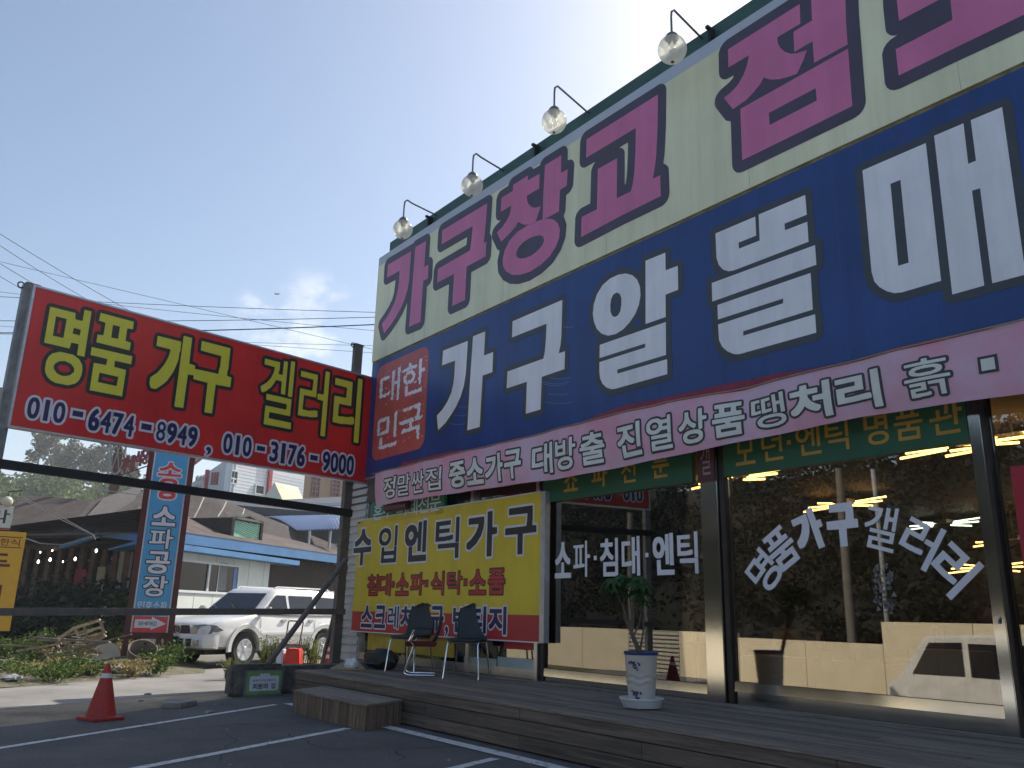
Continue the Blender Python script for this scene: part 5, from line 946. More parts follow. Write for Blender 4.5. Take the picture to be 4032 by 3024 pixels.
# -- far white and red building
wf = fr2(892, 68, 1200, 76, 2000); wb = thing('white_building', 'large white metal clad building with red corner stripes in the distance', 'building', (wf.o.x, wf.o.y, 0)); M_ww = pm('white_cladding', (.80, .82, .86), .5, var=.05, scale=.3); M_rd = pm('red_cladding', (.42, .04, .05), .5); M_wd = pm('window_dark', (.025, .03, .04), .15, spec=.3)
wz = wf.uv(900, 1760)[1]; sR_ = wf.uv(*zA(1515, 400))[0]
MB().fbox(wf, 0, sR_, 0, wz, -.6, 0).build('wall', M_ww, wb)
for k in range(9): z_ = wf.uv(*zA(680, 215+k*38))[1]; MB().fbox(wf, 0, sR_, z_, z_+.03, 0, .012).build('panel_joint', pm('clad_joint', (.5, .52, .58), .5), wb)
a = wf.uv(*zA(1108, 400))[0]; b = wf.uv(*zA(1142, 400))[0]; MB().fbox(wf, a, b, 0, wz, .012, .25).build('red_stripe', M_rd, wb)
def far_window(fr, zf, a, b, par, cross=True, fm=M_wfr, d=.02):
    r_ = rect(fr, zf, a, b); o = MB().fbox(fr, *r_, d, d+.03).build('window', M_wd, par)
    for q in ((r_[0]-.1, r_[1]+.1, r_[2]-.1, r_[2]), (r_[0]-.1, r_[1]+.1, r_[3], r_[3]+.1), (r_[0]-.1, r_[0], r_[2], r_[3]), (r_[1], r_[1]+.1, r_[2], r_[3])): MB().fbox(fr, *q, d, d+.12).build('frame', fm, o)
    if cross: m_ = (r_[0]+r_[1])/2; zz = r_[2]+(r_[3]-r_[2])*.38; MB().fbox(fr, r_[0], r_[1], zz-.06, zz+.06, d+.031, d+.1).build('transom', fm, o); MB().fbox(fr, m_-.06, m_+.06, r_[2], zz-.061, d+.031, d+.1).build('mullion', fm, o)
    return o
far_window(wf, zA, (698, 412), (780, 302), wb); far_window(wf, zA, (975, 528), (1068, 460), wb, False)
lf_ = fr2(745, 84, 892, 68.02, 2000); l0 = lf_.uv(745, 2000)[0]; l1 = lf_.uv(891, 2000)[0]-.03
MB().fbox(lf_, l0, l1, 0, wz-.6, -.4, 0).build('side_wall', pm('grey_cladding', (.48, .51, .56), .5), wb); a = lf_.uv(*zA(478, 300))[0]; MB().fbox(lf_, a-.25, a+.25, 0, wz-.5, .005, .3).build('red_stripe', M_rd, wb)
zr = lf_.uv(*zA(300, 215))[1]; MB().fbox(lf_, l0, a-.26, zr-.3, zr+.3, .0, .35).build('red_trim', M_rd, wb)
for k in range(3): c = 520+k*28; far_window(lf_, zA, (c-5, 425), (c+5, 318), wb, False, M_rd, .02)
for k in range(3): c = 355+k*36; far_window(lf_, zA, (c-14, 445), (c+14, 350), wb, True)
tb = lf_.uv(640, 2000)[0]; MB().tube([wf.P(-.05, 0, .15), wf.P(-.05, wz, .15)], .08, 6).build('downpipe', M_alu, wb)
# -- brown apartment block, cream roof, long sheds
af = fr2(1180, 84, 1420, 90, 1950); ap = thing('brown_apartment', 'brown apartment block with tall red framed windows in the distance', 'building', (af.o.x, af.o.y, 0)); M_apt = pm('brown_render', (.30, .19, .125), .8, var=.06); MB().fbox(af, 0, af.uv(1440, 1950)[0], 0, af.uv(1300, 1800)[1], -10, 0).build('wall', M_apt, ap); M_rfr = pm('red_frame', (.2, .04, .045), .5)
for a, b in (((1590, 560), (1678, 352)), ((1805, 560), (1897, 385)), ((2010, 545), (2080, 415))):
    o = far_window(af, zA, a, b, ap, False, M_rfr); r_ = rect(af, zA, a, b)
    for k in range(1, 4): z_ = r_[2]+(r_[3]-r_[2])*k/4; MB().fbox(af, r_[0], r_[1], z_-.07, z_+.07, .051, .12).build('transom', M_rfr, o)
    m_ = (r_[0]+r_[1])/2; MB().fbox(af, m_-.07, m_+.07, r_[2], r_[3], .052, .13).build('mullion', M_rfr, o)
cr = thing('cream_roof', 'cream pyramid shaped roof cap in front of the white building', 'roof', tuple(gd(*zA(1290, 620), 58))); M_cr = pm('cream_membrane', (.74, .68, .46), .6, var=.05)
A_, B_, C_, D_, E_ = [gd(*zA(a, b), d) for a, b, d in ((1190, 410, 59), (1445, 465, 60), (1505, 600, 57), (1280, 606, 55.5), (1085, 572, 58))]
bk = gd(*zA(1400, 590), 64); mb = MB(); mb.poly([A_, B_, C_, D_]); mb.poly([A_, D_, E_]); mb.poly([A_, E_, bk, B_]); mb.poly([B_, bk, C_]); mb.poly([E_, D_, C_, bk]); mb.build('canvas', M_cr, cr)
M_shed = pm('dark_shed_roof', (.07, .072, .08), .6, var=.2, scale=.4); sh = thing('long_shed', 'long dark grey shed roof stretching behind the brick house', 'building', tuple(gd(*zA(1500, 900), 50).xy) + (0,))
slab([gd(*zA(560, 640), 48), gd(*zA(2080, 775), 46), gd(*zA(2080, 560), 58), gd(*zA(1500, 600), 60), gd(*zA(700, 600), 58)], .4).build('roof', M_shed, sh)
q0, q1 = gd(*zA(560, 640), 48.5), gd(*zA(2080, 775), 46.5); mb = MB(); mb.quad(q0, q1, Vector((q1.x, q1.y, 0)), Vector((q0.x, q0.y, 0))); mb.build('wall', pm('shed_wall', (.10, .11, .13), .7), sh, fix=False)
mb = MB(); mb.bar(gd(*zA(1650, 660), 50), gd(*zA(2060, 645), 49), .18); mb.build('ridge_pipe', M_pale, sh)
cs_ = thing('corrugated_canopy', 'pale blue corrugated canopy roof on posts beside the rusty sign post', 'canopy', tuple(gd(*zA(1700, 1100), 42).xy) + (0,)); M_cor = pm('blue_corrugated', (.40, .46, .60), .45, var=.08, scale=1)
n = 46; mb = MB(); L0, L1 = gd(*zA(1090, 790), 47), gd(*zA(2080, 765), 43); K0, K1 = gd(*zA(1430, 935), 41), gd(*zA(2080, 915), 38.5)
for i in range(n*2+1):
    t = i/(n*2); dz = .05*math.sin(i*math.pi/2)
    for v in range(5): k = v/4; p = L0.lerp(L1, t).lerp(K0.lerp(K1, t), k); mb.v.append(p + Vector((0, 0, dz + .5*math.sin(k*math.pi*.5)*(1-k))))
mb.f = [(i*5+j, (i+1)*5+j, (i+1)*5+j+1, i*5+j+1) for i in range(n*2) for j in range(4)]; mb.build('roof_sheet', M_cor, cs_, True, fix=False)
for a in (1575, 1800, 1965): q = gd(*zA(a, 940), 40.3); MB().tube([Vector((q.x, q.y, 0)), q], .07, 8).build('post', M_alu, cs_)
q0, q1 = gd(*zA(1450, 1080), 46), gd(*zA(2080, 1080), 44); mb = MB(); mb.quad(q0, q1, Vector((q1.x, q1.y, 0)), Vector((q0.x, q0.y, 0))); mb.build('low_wall', M_pale, cs_, fix=False); 
q0, q1 = gd(*zA(1430, 945), 46.5), gd(*zA(2080, 925), 44.5); q2, q3 = gd(*zA(2080, 1085), 44.6), gd(*zA(1430, 1085), 46.6); mb = MB(); mb.quad(q0, q1, q2, q3); mb.build('glazing', pm('grey_glazing', (.10, .11, .13), .3), cs_, fix=False)
# -- hill
M_hill = pm('hill_ground', (.15, .15, .06), .95, col2=(.27, .215, .12), scale=.08, fine=.3, bscale=1.2)
hp = [(-2600, 24), (-1500, 24), (-700, 23), (0, 22), (300, 20.5), (480, 18.5), (620, 15), (800, 11), (1100, 8), (1500, 6), (2200, 3)]
def hill_h(px, d): top = float(np.interp(px, [a for a, _ in hp], [b for _, b in hp])); k = max(0, min(1, (d-62)/68)); k = k*k*(3-2*k); return top*k*(.92+.08*math.sin(px*.02+d*.1))-.02
mb = MB(); pxs = list(range(-2600, 2300, 70)); ds = [60, 66, 74, 82, 90, 98, 106, 114, 122, 130, 150, 200, 320]
for px in pxs:
    for d in ds: r_ = ray(px, 2392); q = EYEP + r_*d; mb.v.append(Vector((q.x, q.y, hill_h(px, d))))
m = len(ds); mb.f = [(i*m+j, (i+1)*m+j, (i+1)*m+j+1, i*m+j+1) for i in range(len(pxs)-1) for j in range(m-1)]; ho = mb.build('hill', M_hill, None, True, fix=False); struct(ho)
M_l1 = leaf_mat('hill_leaf', (.085, .14, .038), .5, .4); M_l2 = leaf_mat('dark_leaf', (.07, .10, .042), .5, .45); M_l3 = leaf_mat('bright_leaf', (.11, .16, .04), .45, .4); M_trk = pm('tree_bark', (.14, .12, .10), .9, var=.3, scale=3)
rg = random.Random(77)
def clump(mb, c, r, n, sz, rgn, sq=.8):
    for _ in range(n):
        v = Vector((rgn.gauss(0, 1), rgn.gauss(0, 1), rgn.gauss(0, 1))).normalized()*r*rgn.uniform(.55, 1.02); v.z *= sq; mb.leaf(Vector(c)+v, sz*rgn.uniform(.6, 1.4), rgn, .9, .8)
wd = MB()
for _ in range(900):
    px = rg.uniform(-300, 760); d = rg.uniform(64, 128); r_ = ray(px, 2392); q = EYEP + r_*d; z = hill_h(px, d)
    if noise.noise(Vector((px*.006, d*.05, 0))) < -.12: continue
    r0 = rg.uniform(.7, 1.9); clump(wd, (q.x, q.y, z+r0*.5), r0, 34, .55, rg)
w_o = wd.thing('hillside_scrub', M_l1, 'green scrub covering the hillside behind the restaurant', 'scrub', kind='stuff', fix=False)
def tree(px, d, h, cw, mat, lb, seed, nm='tree', base_z=None, leaf=.6, nl=90, grp=None, cl_=9):
    rgn = random.Random(seed); r_ = ray(px, 2392); q = EYEP + r_*d; z = hill_h(px, d) if base_z is None else base_z; b = Vector((q.x, q.y, z)); t = thing(nm, lb, 'tree', tuple(b), group=grp)
    MB().tube([b - Vector((0, 0, .3)), b + Vector((.1, 0, h*.4)), b + Vector((.2*rgn.uniform(-1, 1), .2, h*.8))], [h*.022, h*.016, h*.006], 7).build('trunk', M_trk, t, True)
    cr_ = MB(); lim = MB()
    for k in range(cl_):
        v = (k+.5)/cl_; a = rgn.uniform(0, 6.28); rad = cw*(.55 if v < .25 else .5 if v < .7 else .28)*rgn.uniform(.4, 1); c = b + Vector((math.cos(a)*rad, math.sin(a)*rad, h*(.32+.62*v))); clump(cr_, c, cw*rgn.uniform(.26, .42), nl, leaf, rgn, .85)
        lim.tube([b + Vector((0, 0, h*(.28+.4*v))), c], [h*.008, h*.003], 5)
    lim.build('limbs', M_trk, t); cr_.build('crown', mat, t, fix=False); return t
spec = [(110, 128, 11.5, 3.6, 'tallest roadside tree at the left end of the hill skyline'), (175, 131, 9.5, 3.2, 'second tree from the left on the hill skyline'), (235, 130, 8.6, 3.0, 'slim tree third from the left on the skyline'), (290, 132, 7.6, 3.4, 'round crowned tree in the middle of the skyline'), (345, 129, 9.0, 3.0, 'tree right of the round crown on the skyline'), (395, 131, 7.2, 3.0, 'low tree sixth from left on the skyline'), (440, 130, 6.6, 2.8, 'small tree left of the wheel signboard on the skyline'), (50, 130, 7.0, 3.0, 'low tree under the left end of the red sign'), (140, 136, 8.0, 3.4, 'tree behind the tallest one on the skyline'), (520, 128, 6.5, 3.2, 'tree partly hidden by the wheel signboard'), (590, 127, 6.5, 3.2, 'tree behind the red rooftop letters')]
M_l4 = leaf_mat('skyline_leaf', (.105, .125, .075), .4, .5)
for i, (px, d, h, cw, lb) in enumerate(spec): tree(px, d, h, cw, M_l4, lb, 100+i, leaf=.42, nl=110, grp='trees on the hill skyline', cl_=14)
tree(395, 62, 8.8, 4.2, M_l2, 'dark bushy tree right behind the restaurant roof', 301, base_z=0, leaf=.42, nl=150, cl_=14); tree(365, 56, 6.0, 3.4, M_l3, 'bright green bushy tree in front of the dark one behind the roof', 302, base_z=0, leaf=.36, nl=150, cl_=12); tree(470, 64, 9.2, 4.6, M_l2, 'dark tree behind the wheel signboard', 303, base_z=0, leaf=.42, nl=150, cl_=14); tree(560, 62, 9.0, 4.2, M_l2, 'dark tree behind the rooftop letters', 304, base_z=0, leaf=.42, nl=150, cl_=14)
tree(765, 95, 17, 6, M_l2, 'dark tree showing above the red roof trim of the white building', 305, base_z=0, leaf=.6, nl=110, cl_=14)
# ------------------------------------------------------------------ roadside signs
bp0 = gz(478, 2632); BP = vfr(478, 2632, (bp0-EYEP).dot(_fw)); bs = thing('blue_pole_sign', 'tall blue vertical sign in a dark red frame with a red arrow panel', 'sign', tuple(bp0))
M_dred = pm('dark_red_frame', (.085, .018, .016), .5, var=.25, scale=4); M_sky = pm('sky_blue_print', (.07, .36, .64), .42, var=.05); M_pred = pm('coral_print', (.62, .06, .07), .42)
L_, _ = BP.uv(512, 2490); R_, zb_ = BP.uv(660, 2490); ztp = BP.uv(640, 1690)[1]; lw = .13
def bz(a, b): return BP.uv(*z2(a, b))
zar = bz(1150, 1125)[1]; zbot = bz(1150, 1250)[1]
MB().fbox(BP, L_, R_, zar+.0, ztp, -.14, 0).build('blue_panel', M_sky, bs); MB().fbox(BP, L_, R_, zbot, zar-.003, -.14, -.0).build('red_panel', M_pred, bs)
MB().fbox(BP, L_+.0, L_+.03, zbot, ztp, .0005, .006).build('edge_strip', M_pale, bs); MB().fbox(BP, R_-.03, R_, zbot, ztp, .0005, .006).build('edge_strip', M_pale, bs)
for a in (L_-lw, R_): MB().fbox(BP, a, a+lw-.002, 0, ztp+.1, -.16, .03).build('leg', M_dred, bs)
MB().fbox(BP, L_, R_, zbot-.14, zbot-.003, -.15, .02).build('cross_beam', M_dred, bs)
ar = MB(); az0 = bz(1150, 1215)[1]; az1 = bz(1150, 1150)[1]; ah0 = bz(1230, 1232)[1]; ah1 = bz(1230, 1130)[1]; tip = R_-.06; hx = R_-.38
ar.poly([BP.P(L_+.07, az0, .004), BP.P(hx, az0, .004), BP.P(hx, ah0, .004), BP.P(tip, (az0+az1)/2, .004), BP.P(hx, ah1, .004), BP.P(hx, az1, .004), BP.P(L_+.07, az1, .004)]).build('arrow', M_pale, bs, fix=False)
load_glyphs('0123456789소응파공장민호'); txt(bs, 'numbers', BP, '011-487-8522', spread('011-487-8522', L_+.15, hx+.12, .12), bz(1150, 1196)[1], bz(1150, 1166)[1], M_navy, .03, .007, fill=False)
mid = (L_+R_)/2; hw = (R_-L_)/2
def vch(ch, y0, y1, k, mat, om, r_): zz1 = bz(1250, y0)[1]; zz0 = bz(1250, y1)[1]; txt(bs, 'letters', BP, ch, [(mid-hw*k, mid+hw*k)], zz0, zz1, mat, .05, .006, [(r_, om)])
vch('소', -62, 45, .66, M_pred, M_pale, .03); vch('응', 62, 225, .62, M_pred, M_pale, .03)
for ch, y0, y1 in (('소', 280, 430), ('파', 455, 605), ('공', 628, 800), ('장', 815, 975)): vch(ch, y0, y1, .66, M_pale, M_blk, .022)
txt(bs, 'letters', BP, '민호소파', spread('민호소파', L_+.08, R_-.08, .1), bz(1200, 1072)[1], bz(1200, 1010)[1], M_pale, .02, .006)
os_ = vfr(30, 2300, 19.5); ys = thing('orange_sign', 'orange yellow sign with brown lettering cut by the left picture edge', 'sign', (os_.o.x, os_.o.y, 0)); M_or = pm('amber_print', (.72, .40, .03), .45, var=.05)
oz = lambda a, b: os_.uv(*z2(a, b)); r1 = oz(150, 800)[0]; o1 = oz(150, 478)[1]; o0 = oz(150, 1240)[1]; o_0 = r1-1.6
MB().fbox(os_, o_0, r1, o0, o1, -.12, 0).build('panel', M_or, ys); MB().fbox(os_, r1-.5, r1-.36, 0, o0-.002, -.1, -.02).build('post', M_wfr, ys)
load_glyphs('훈제한식두게68'); M_br = pm('brown_print', (.13, .03, .015), .5)
zt0, zt1 = oz(80, 583)[1], oz(80, 530)[1]; txt(ys, 'letters', os_, '훈제·한식', spread('훈제·한식', r1-1.0, r1-.1, .08), zt0, zt1, M_br, .02, .005)
for zz in (zt0-.05, zt1+.03): MB().fbox(os_, r1-1.1, r1-.06, zz, zz+.02, .0005, .004).build('rule', M_br, ys)
txt(ys, 'letters', os_, '두', [(r1-.85, r1-.22)], oz(80, 800)[1], oz(80, 645)[1], M_br, .03, .005); txt(ys, 'letters', os_, '게', [(r1-.95, r1-.3)], oz(60, 1040)[1], oz(60, 885)[1], M_br, .03, .005); txt(ys, 'letters', os_, '68', [(r1-.7, r1-.5), (r1-.46, r1-.28)], oz(30, 1215)[1], oz(30, 1180)[1], M_br, .03, .005)
ca_ = vfr(30, 2040, 26); cs2 = thing('calligraphy_sign', 'white sign with black brush lettering and a globe lamp at the left edge', 'sign', (ca_.o.x, ca_.o.y, 0)); r_ = rect(ca_, zB, (-260, 1205), (150, 965)); MB().fbox(ca_, *r_, -.15, 0).build('panel', pm('ivory_panel', (.6, .6, .54), .5), cs2)
for z_ in (r_[2], r_[3]-.05): MB().fbox(ca_, r_[0], r_[1], z_, z_+.05, .0005, .01).build('red_edge', M_rd, cs2)
MB().fbox(ca_, r_[0]+1, r_[0]+1.2, 0, r_[2]-.002, -.15, -.03).build('post', M_black, cs2)
load_glyphs('오두막'); c_ = [(r_[1]-2.25, r_[1]-1.45), (r_[1]-1.4, r_[1]-.72), (r_[1]-.66, r_[1]-.06)]; txt(cs2, 'letters', ca_, '오두막', c_, r_[2]+.18, r_[3]-.18, M_blk, .04, .005, rough=.25)
g = gd(*zB(75, 935), 25.7); MB().sphere(g, .16, 16, 12).build('globe', pm('ivory_globe', (.6, .55, .42), .3), cs2, True); MB().tube([g + Vector((0, 0, .16)), g + Vector((0, 0, .3)), g + CR*.4 + Vector((0, 0, .34)), gd(*zB(200, 870), 25.9)], .02, 6).build('lamp_arm', M_black, cs2)
# ------------------------------------------------------------------ overhead wires
M_wire = pm('wire', (.03, .03, .035), .6); z1w = ZM(0, 1000, 1.4747)
wires = [((90, 0), (585, 300), 30, 34, .012, 5, 'steep overhead wire passing just left of the first yellow letter'), ((205, 0), (900, 402), 30, 35, .012, 5, 'steep overhead wire ending behind the middle of the red sign'), ((0, 45), (420, 285), 30, 34, .012, 5, 'steep overhead wire meeting the left post top of the red sign'), ((0, 120), (330, 300), 32, 35, .012, 5, 'lowest of the steep overhead wires at the left edge'), ((0, 45), (2200, 562), 45, 50, .012, 0, 'thin overhead wire crossing the other wires diagonally above the red sign'), ((0, 232), (2300, 330), 40, 40, .014, 10, 'highest overhead wire at the left edge of the cream sign'), ((0, 205), (2300, 445), 42, 42, .011, 10, 'thin slack overhead wire fourth from top beside the cream sign'), ((0, 368), (2300, 348), 38, 38, .016, 12, 'second highest overhead wire beside the cream sign'), ((0, 434), (2300, 385), 36, 36, .026, 14, 'thick dark overhead cable beside the cream sign'), ((0, 455), (2300, 528), 40, 40, .01, 6, 'thin overhead wire under the thick cable'), ((0, 412), (2300, 578), 41, 41, .01, 4, 'lowest thin overhead wire beside the rusty post top')]
for a, b, d0, d1, r_, sag, lb in wires:
    p = gd(*z1w(a[0]-(b[0]-a[0])*.35, a[1]-(b[1]-a[1])*.35), d0-(d1-d0)*.35); q = gd(*z1w(b[0]+(b[0]-a[0])*.25, b[1]+(b[1]-a[1])*.25), d1+(d1-d0)*.25); mb = MB()
    mb.tube([p.lerp(q, k/20) - Vector((0, 0, (1-(k/10-1)**2)*sag*.02)) for k in range(21)], r_, 5); mb.thing('overhead_wire', M_wire, lb, 'wire', 'overhead wires')
for i, (pts, d, lb) in enumerate(((((-60, 640), (500, 705), (1120, 825), (1475, 868)), 27, 'pale cable running over the restaurant roof towards the blue pole sign'), (((215, 880), (600, 1075), (970, 1280), (990, 1330)), 26, 'upper of two cables sloping down to the blue eave of the restaurant'), (((225, 905), (560, 1085), (950, 1275), (985, 1310)), 26.3, 'lower of two cables sloping down to the blue eave of the restaurant'), (((250, 1310), (420, 1370), (640, 1382), (950, 1300)), 25, 'sagging cable beside the orange sign and restaurant eave'))):
    mb = MB(); P_ = [gd(*zB(a, b), d) for a, b in pts]; mb.tube([P_[0].lerp(P_[1], .5*k/4*2) if k < 5 else P_[1] for k in range(4)] + [P_[1], P_[1].lerp(P_[2], .5), P_[2], P_[3]], .014, 5); mb.thing('service_cable', pm('cable_grey', (.3, .29, .28), .7), lb, 'cable', 'service cables')
mtr = gd(*ZM(0, 1000, 1.4747)(22, 812), 9.5); 
MB().bb(RF.P(s0-.30, RF.uv(25, 1555)[1]-.14, -.2), RF.P(s0-.14, RF.uv(25, 1555)[1]+.12, -.1)).thing('junction_box', pm('beige_box', (.4, .38, .3), .6), 'small beige junction box on the left post of the red sign', 'box', bevel=.01)
bq = gd(1092, 1158, 60); mb = MB(); mb.bar(bq - CR*.18, bq + CR*.14, .05); mb.poly([bq + CR*.05, bq - CR*.02 + CU*.03, bq - CR*.25 + CU*.10, bq - CR*.05 - CU*.02]); mb.poly([bq + CR*.05, bq + CR*.12 + CU*.05, bq + CR*.25 + CU*.06, bq + CR*.02]); mb.thing('bird', M_black, 'tiny dark bird in the sky above the red sign', 'bird')
# ------------------------------------------------------------------ white off-road car
def make_car():
    wf_ = gz(940, 2628); wr = gz(1251, 2610); h = (wf_-wr); h.z = 0; wb_ = h.length; h.normalize(); left = Vector((-h.y, h.x, 0)); K = wb_/2.63
    org = (wf_+wr)/2 - left*.80*K; org.z = 0
    car = thing('parked_car', 'white four wheel drive car parked behind the rusty rail', 'car', tuple(org), math.atan2(h.y, h.x)); M = WM[car.name]
    T = lambda x, y, z: M @ Vector((x*K, y*K, z*K))
    paint = pm('car_white', (.72, .72, .69), .28, var=.03, scale=2, coat=.6); blk = pm('car_trim', (.018, .018, .02), .45); gls = pm('car_glass', (.012, .016, .022), .06, spec=.45); chrome = pm('car_chrome', (.55, .56, .58), .3, .55, var=.02); rub = pm('tyre', (.022, .021, .02), .85, var=.3, scale=9); lens = pm('head_lamp', (.20, .22, .235), .1, var=.4, scale=9, coat=.6); amber = pm('amber_lens', (.5, .2, .05), .2)
    # lower body
    ST = [(2.34, .44, .66, .80), (2.30, .40, .78, .86), (2.18, .38, .86, .93), (1.90, .38, .905, 1.00), (1.40, .38, .925, 1.065), (1.00, .38, .93, 1.125), (.9, .38, .93, 1.13), (0, .38, .93, 1.12), (-1.0, .38, .93, 1.125), (-1.9, .38, .925, 1.13), (-2.2, .42, .90, 1.12), (-2.30, .46, .84, 1.08)]
    mb = MB(); n = 0
    for x, zb, w, zt in ST:
        sec = [(0, zb), (w*.8, zb), (w*.96, zb+.06), (w, zb+.22), (w*.995, .74), (w*.97, .80), (w*.965, zt-.10), (w*.90, zt-.015), (w*.62, zt+.012 if x > .95 else zt), (0, zt+(.03 if x > .95 else 0))]
        ring = [(y, z) for y, z in sec] + [(-y, z) for y, z in reversed(sec[1:-1])]; n = len(ring); mb.v += [T(x, y, z) for y, z in ring]
    for i in range(len(ST)-1):
        for k in range(n): mb.f.append((i*n+k, i*n+(k+1) % n, (i+1)*n+(k+1) % n, (i+1)*n+k))
    mb.f.append(tuple(range(n))); mb.f.append(tuple((len(ST)-1)*n+k for k in reversed(range(n))))
    body = mb.build('body', paint, car, True)
    cut = MB()
    for x in (1.315, -1.315):
        for s_ in (1, -1): cut.lathe((0, 0, 0), [(.43, 0), (.43, .34)], 32); k = 32*2; cut.v[-k:] = [T(x+v.x, (.62+v.z)*s_, .40+v.y) for v in cut.v[-k:]]
    co = cut.build('cutter', paint, car); md = body.modifiers.new('b', 'BOOLEAN'); md.object = co; md.solver = 'EXACT'; md.operation = 'DIFFERENCE'
    dg = bpy.context.evaluated_depsgraph_get(); me = bpy.data.meshes.new_from_object(body.evaluated_get(dg)); body.modifiers.clear(); body.data = me; bpy.data.objects.remove(co)
    me.materials.clear(); me.materials.append(paint); me.set_sharp_from_angle(angle=R(35))
    # cabin
    def side(x, v): return .905-.155*v-.02*v*v
    zb, zt = 1.115, 1.66; RB = [(1.02, 0), (.36, 1), (-1.98, 1), (-2.22, .0)]
    mb = MB(); cols = [(1.02, 0), (.70, .5), (.40, .93), (.30, 1.0), (-.8, 1.03), (-1.90, 1.0), (-2.06, .93), (-2.16, .5), (-2.24, 0)]
    lv = [0, .5, .93, 1.0]
    fx = lambda v: 1.02-.66*v; rx = lambda v: -2.24+.22*v
    rings = []
    for v in (0, .35, .7, .92):
        y = side(0, v); rings.append([(fx(v), y*.86), (fx(v)-.10, y*.97), (.0, y), (-1.2, y), (rx(v)+.12, y*.97), (rx(v), y*.86)])
    y = side(0, .98)*.93; rings.append([(fx(1.0)-.06, y*.85), (fx(1)-.14, y*.97), (0, y), (-1.2, y), (rx(1)+.16, y*.97), (rx(1)+.08, y*.85)])
    zz = [zb, zb+.35*(zt-zb), zb+.7*(zt-zb), zb+.92*(zt-zb), zt+.03]
    for z, rg_ in zip(zz, rings):
        full = rg_ + [(x, -y) for x, y in reversed(rg_)]; mb.v += [T(x, y, z) for x, y in full]
    m = 12
    for i in range(4):
        for k in range(m): mb.f.append((i*m+k, i*m+(k+1) % m, (i+1)*m+(k+1) % m, (i+1)*m+k))
    b0 = len(mb.v); mb.v += [T(.1, .35, zt+.055), T(-1.3, .35, zt+.06), T(-1.3, -.35, zt+.06), T(.1, -.35, zt+.055)]
    top = [4*m+k for k in range(m)]
    mb.f += [(top[0], top[1], top[2], b0), (top[2], top[3], b0+1, b0), (top[3], top[4], top[5], b0+1), (top[5], top[6], b0+2, b0+1), (top[6], top[7], top[8], b0+2), (top[8], top[9], b0+3, b0+2), (top[9], top[10], top[11], b0+3), (top[11], top[0], b0, b0+3), (b0, b0+1, b0+2, b0+3)]
    mb.f.append(tuple(reversed(range(m)))); mb.build('cabin', paint, car, True)
    def sg(nm, pts, s_=1, mat=gls, par=car):
        q = MB(); P_ = []
        for x, v in pts: P_.append(T(x, (side(x, v)*(1 if -1.9 < x < .25 else .985)+.012)*s_, zb+v*(zt-zb)))
        q.poly(P_); return q.build(nm, mat, par, fix=False)
    for s_ in (1, -1):
        sg('front_window', [(.80, .06), (.02, .06), (.02, .80), (.32, .80), (.42, .68)], s_); sg('rear_window', [(-.08, .06), (-.92, .06), (-.92, .80), (-.08, .80)], s_); sg('quarter_window', [(-1.02, .06), (-1.88, .06), (-1.80, .76), (-1.02, .80)], s_)
    q = MB(); q.poly([T(1.02-.66*v+.012, y*side(0, v), zb+v*(zt-zb)+.006) for v, y in ((.05, .80), (.86, .80), (.86, -.80), (.05, -.80))]); q.build('windscreen', gls, car, fix=False)
    q = MB(); q.poly([T(-2.24+.22*v-.012, y*side(0, v), zb+v*(zt-zb)) for v, y in ((.1, .78), (.86, .78), (.86, -.78), (.1, -.78))]); q.build('rear_screen', gls, car, fix=False)
    for y in (.28, -.28): MB().bar(T(1.03, y, 1.14), T(.78, y-.42, 1.33), .02*K).build('wiper', blk, car)
    MB().add([T(x, y, z) for x, y, z in ((-2.02, .6, 1.70), (-2.38, .58, 1.73), (-2.38, -.58, 1.73), (-2.02, -.6, 1.70), (-2.02, .6, 1.67), (-2.36, .58, 1.69), (-2.36, -.58, 1.69), (-2.02, -.6, 1.67))], [(0, 1, 2, 3), (7, 6, 5, 4), (0, 4, 5, 1), (1, 5, 6, 2), (2, 6, 7, 3), (3, 7, 4, 0)]).build('roof_spoiler', paint, car)
    for s_ in (1, -1):
        MB().tube([T(.2, .58*s_, zt+.05), T(.1, .58*s_, zt+.085), T(-1.7, .58*s_, zt+.09), T(-1.8, .58*s_, zt+.05)], .016*K, 6).build('roof_rail', paint, car, True)
        # mirror
        mm = MB(); mm.box(T(.80, 1.02*s_, 1.20), (.12*K, .20*K, .17*K), math.atan2(h.y, h.x)); mi = mm.build('mirror', paint, car, bevel=.035*K)
        MB().bar(T(.82, .9*s_, 1.14), T(.82, .96*s_, 1.17), .05*K).build('mirror_arm', blk, mi)
        # side mouldings, door seams, handles, arches, sill
        MB().bar(T(.86, .937*s_, .70), T(-.85, .937*s_, .71), .05*K, .018*K, up=left).build('side_moulding', paint, car)
        for x0, x1 in ((.88, .90), (-.03, -.01), (-.97, -.95)): MB().add([T(x, .934*s_, z) for x, z in ((x0, .46), (x1, .46), (x1, .78), (x0, .78))], [(0, 1, 2, 3)]).build('door_seam', pm('seam_grey', (.25, .25, .25), .6), car, fix=False); MB().add([T(x, .908*s_, z) for x, z in ((x0, .81), (x1, .81), (x1, 1.02), (x0, 1.02))], [(0, 1, 2, 3)]).build('door_seam', MATS['seam_grey'], car, fix=False)
        for x in (.14, -.80): MB().box(T(x, .915*s_, .99), (.17*K, .03*K, .055*K), math.atan2(h.y, h.x)).build('door_handle', chrome, car, bevel=.008)
        MB().bar(T(.86, .86*s_, .40), T(-.86, .86*s_, .40), .16*K, .05*K).build('side_step', blk, car)
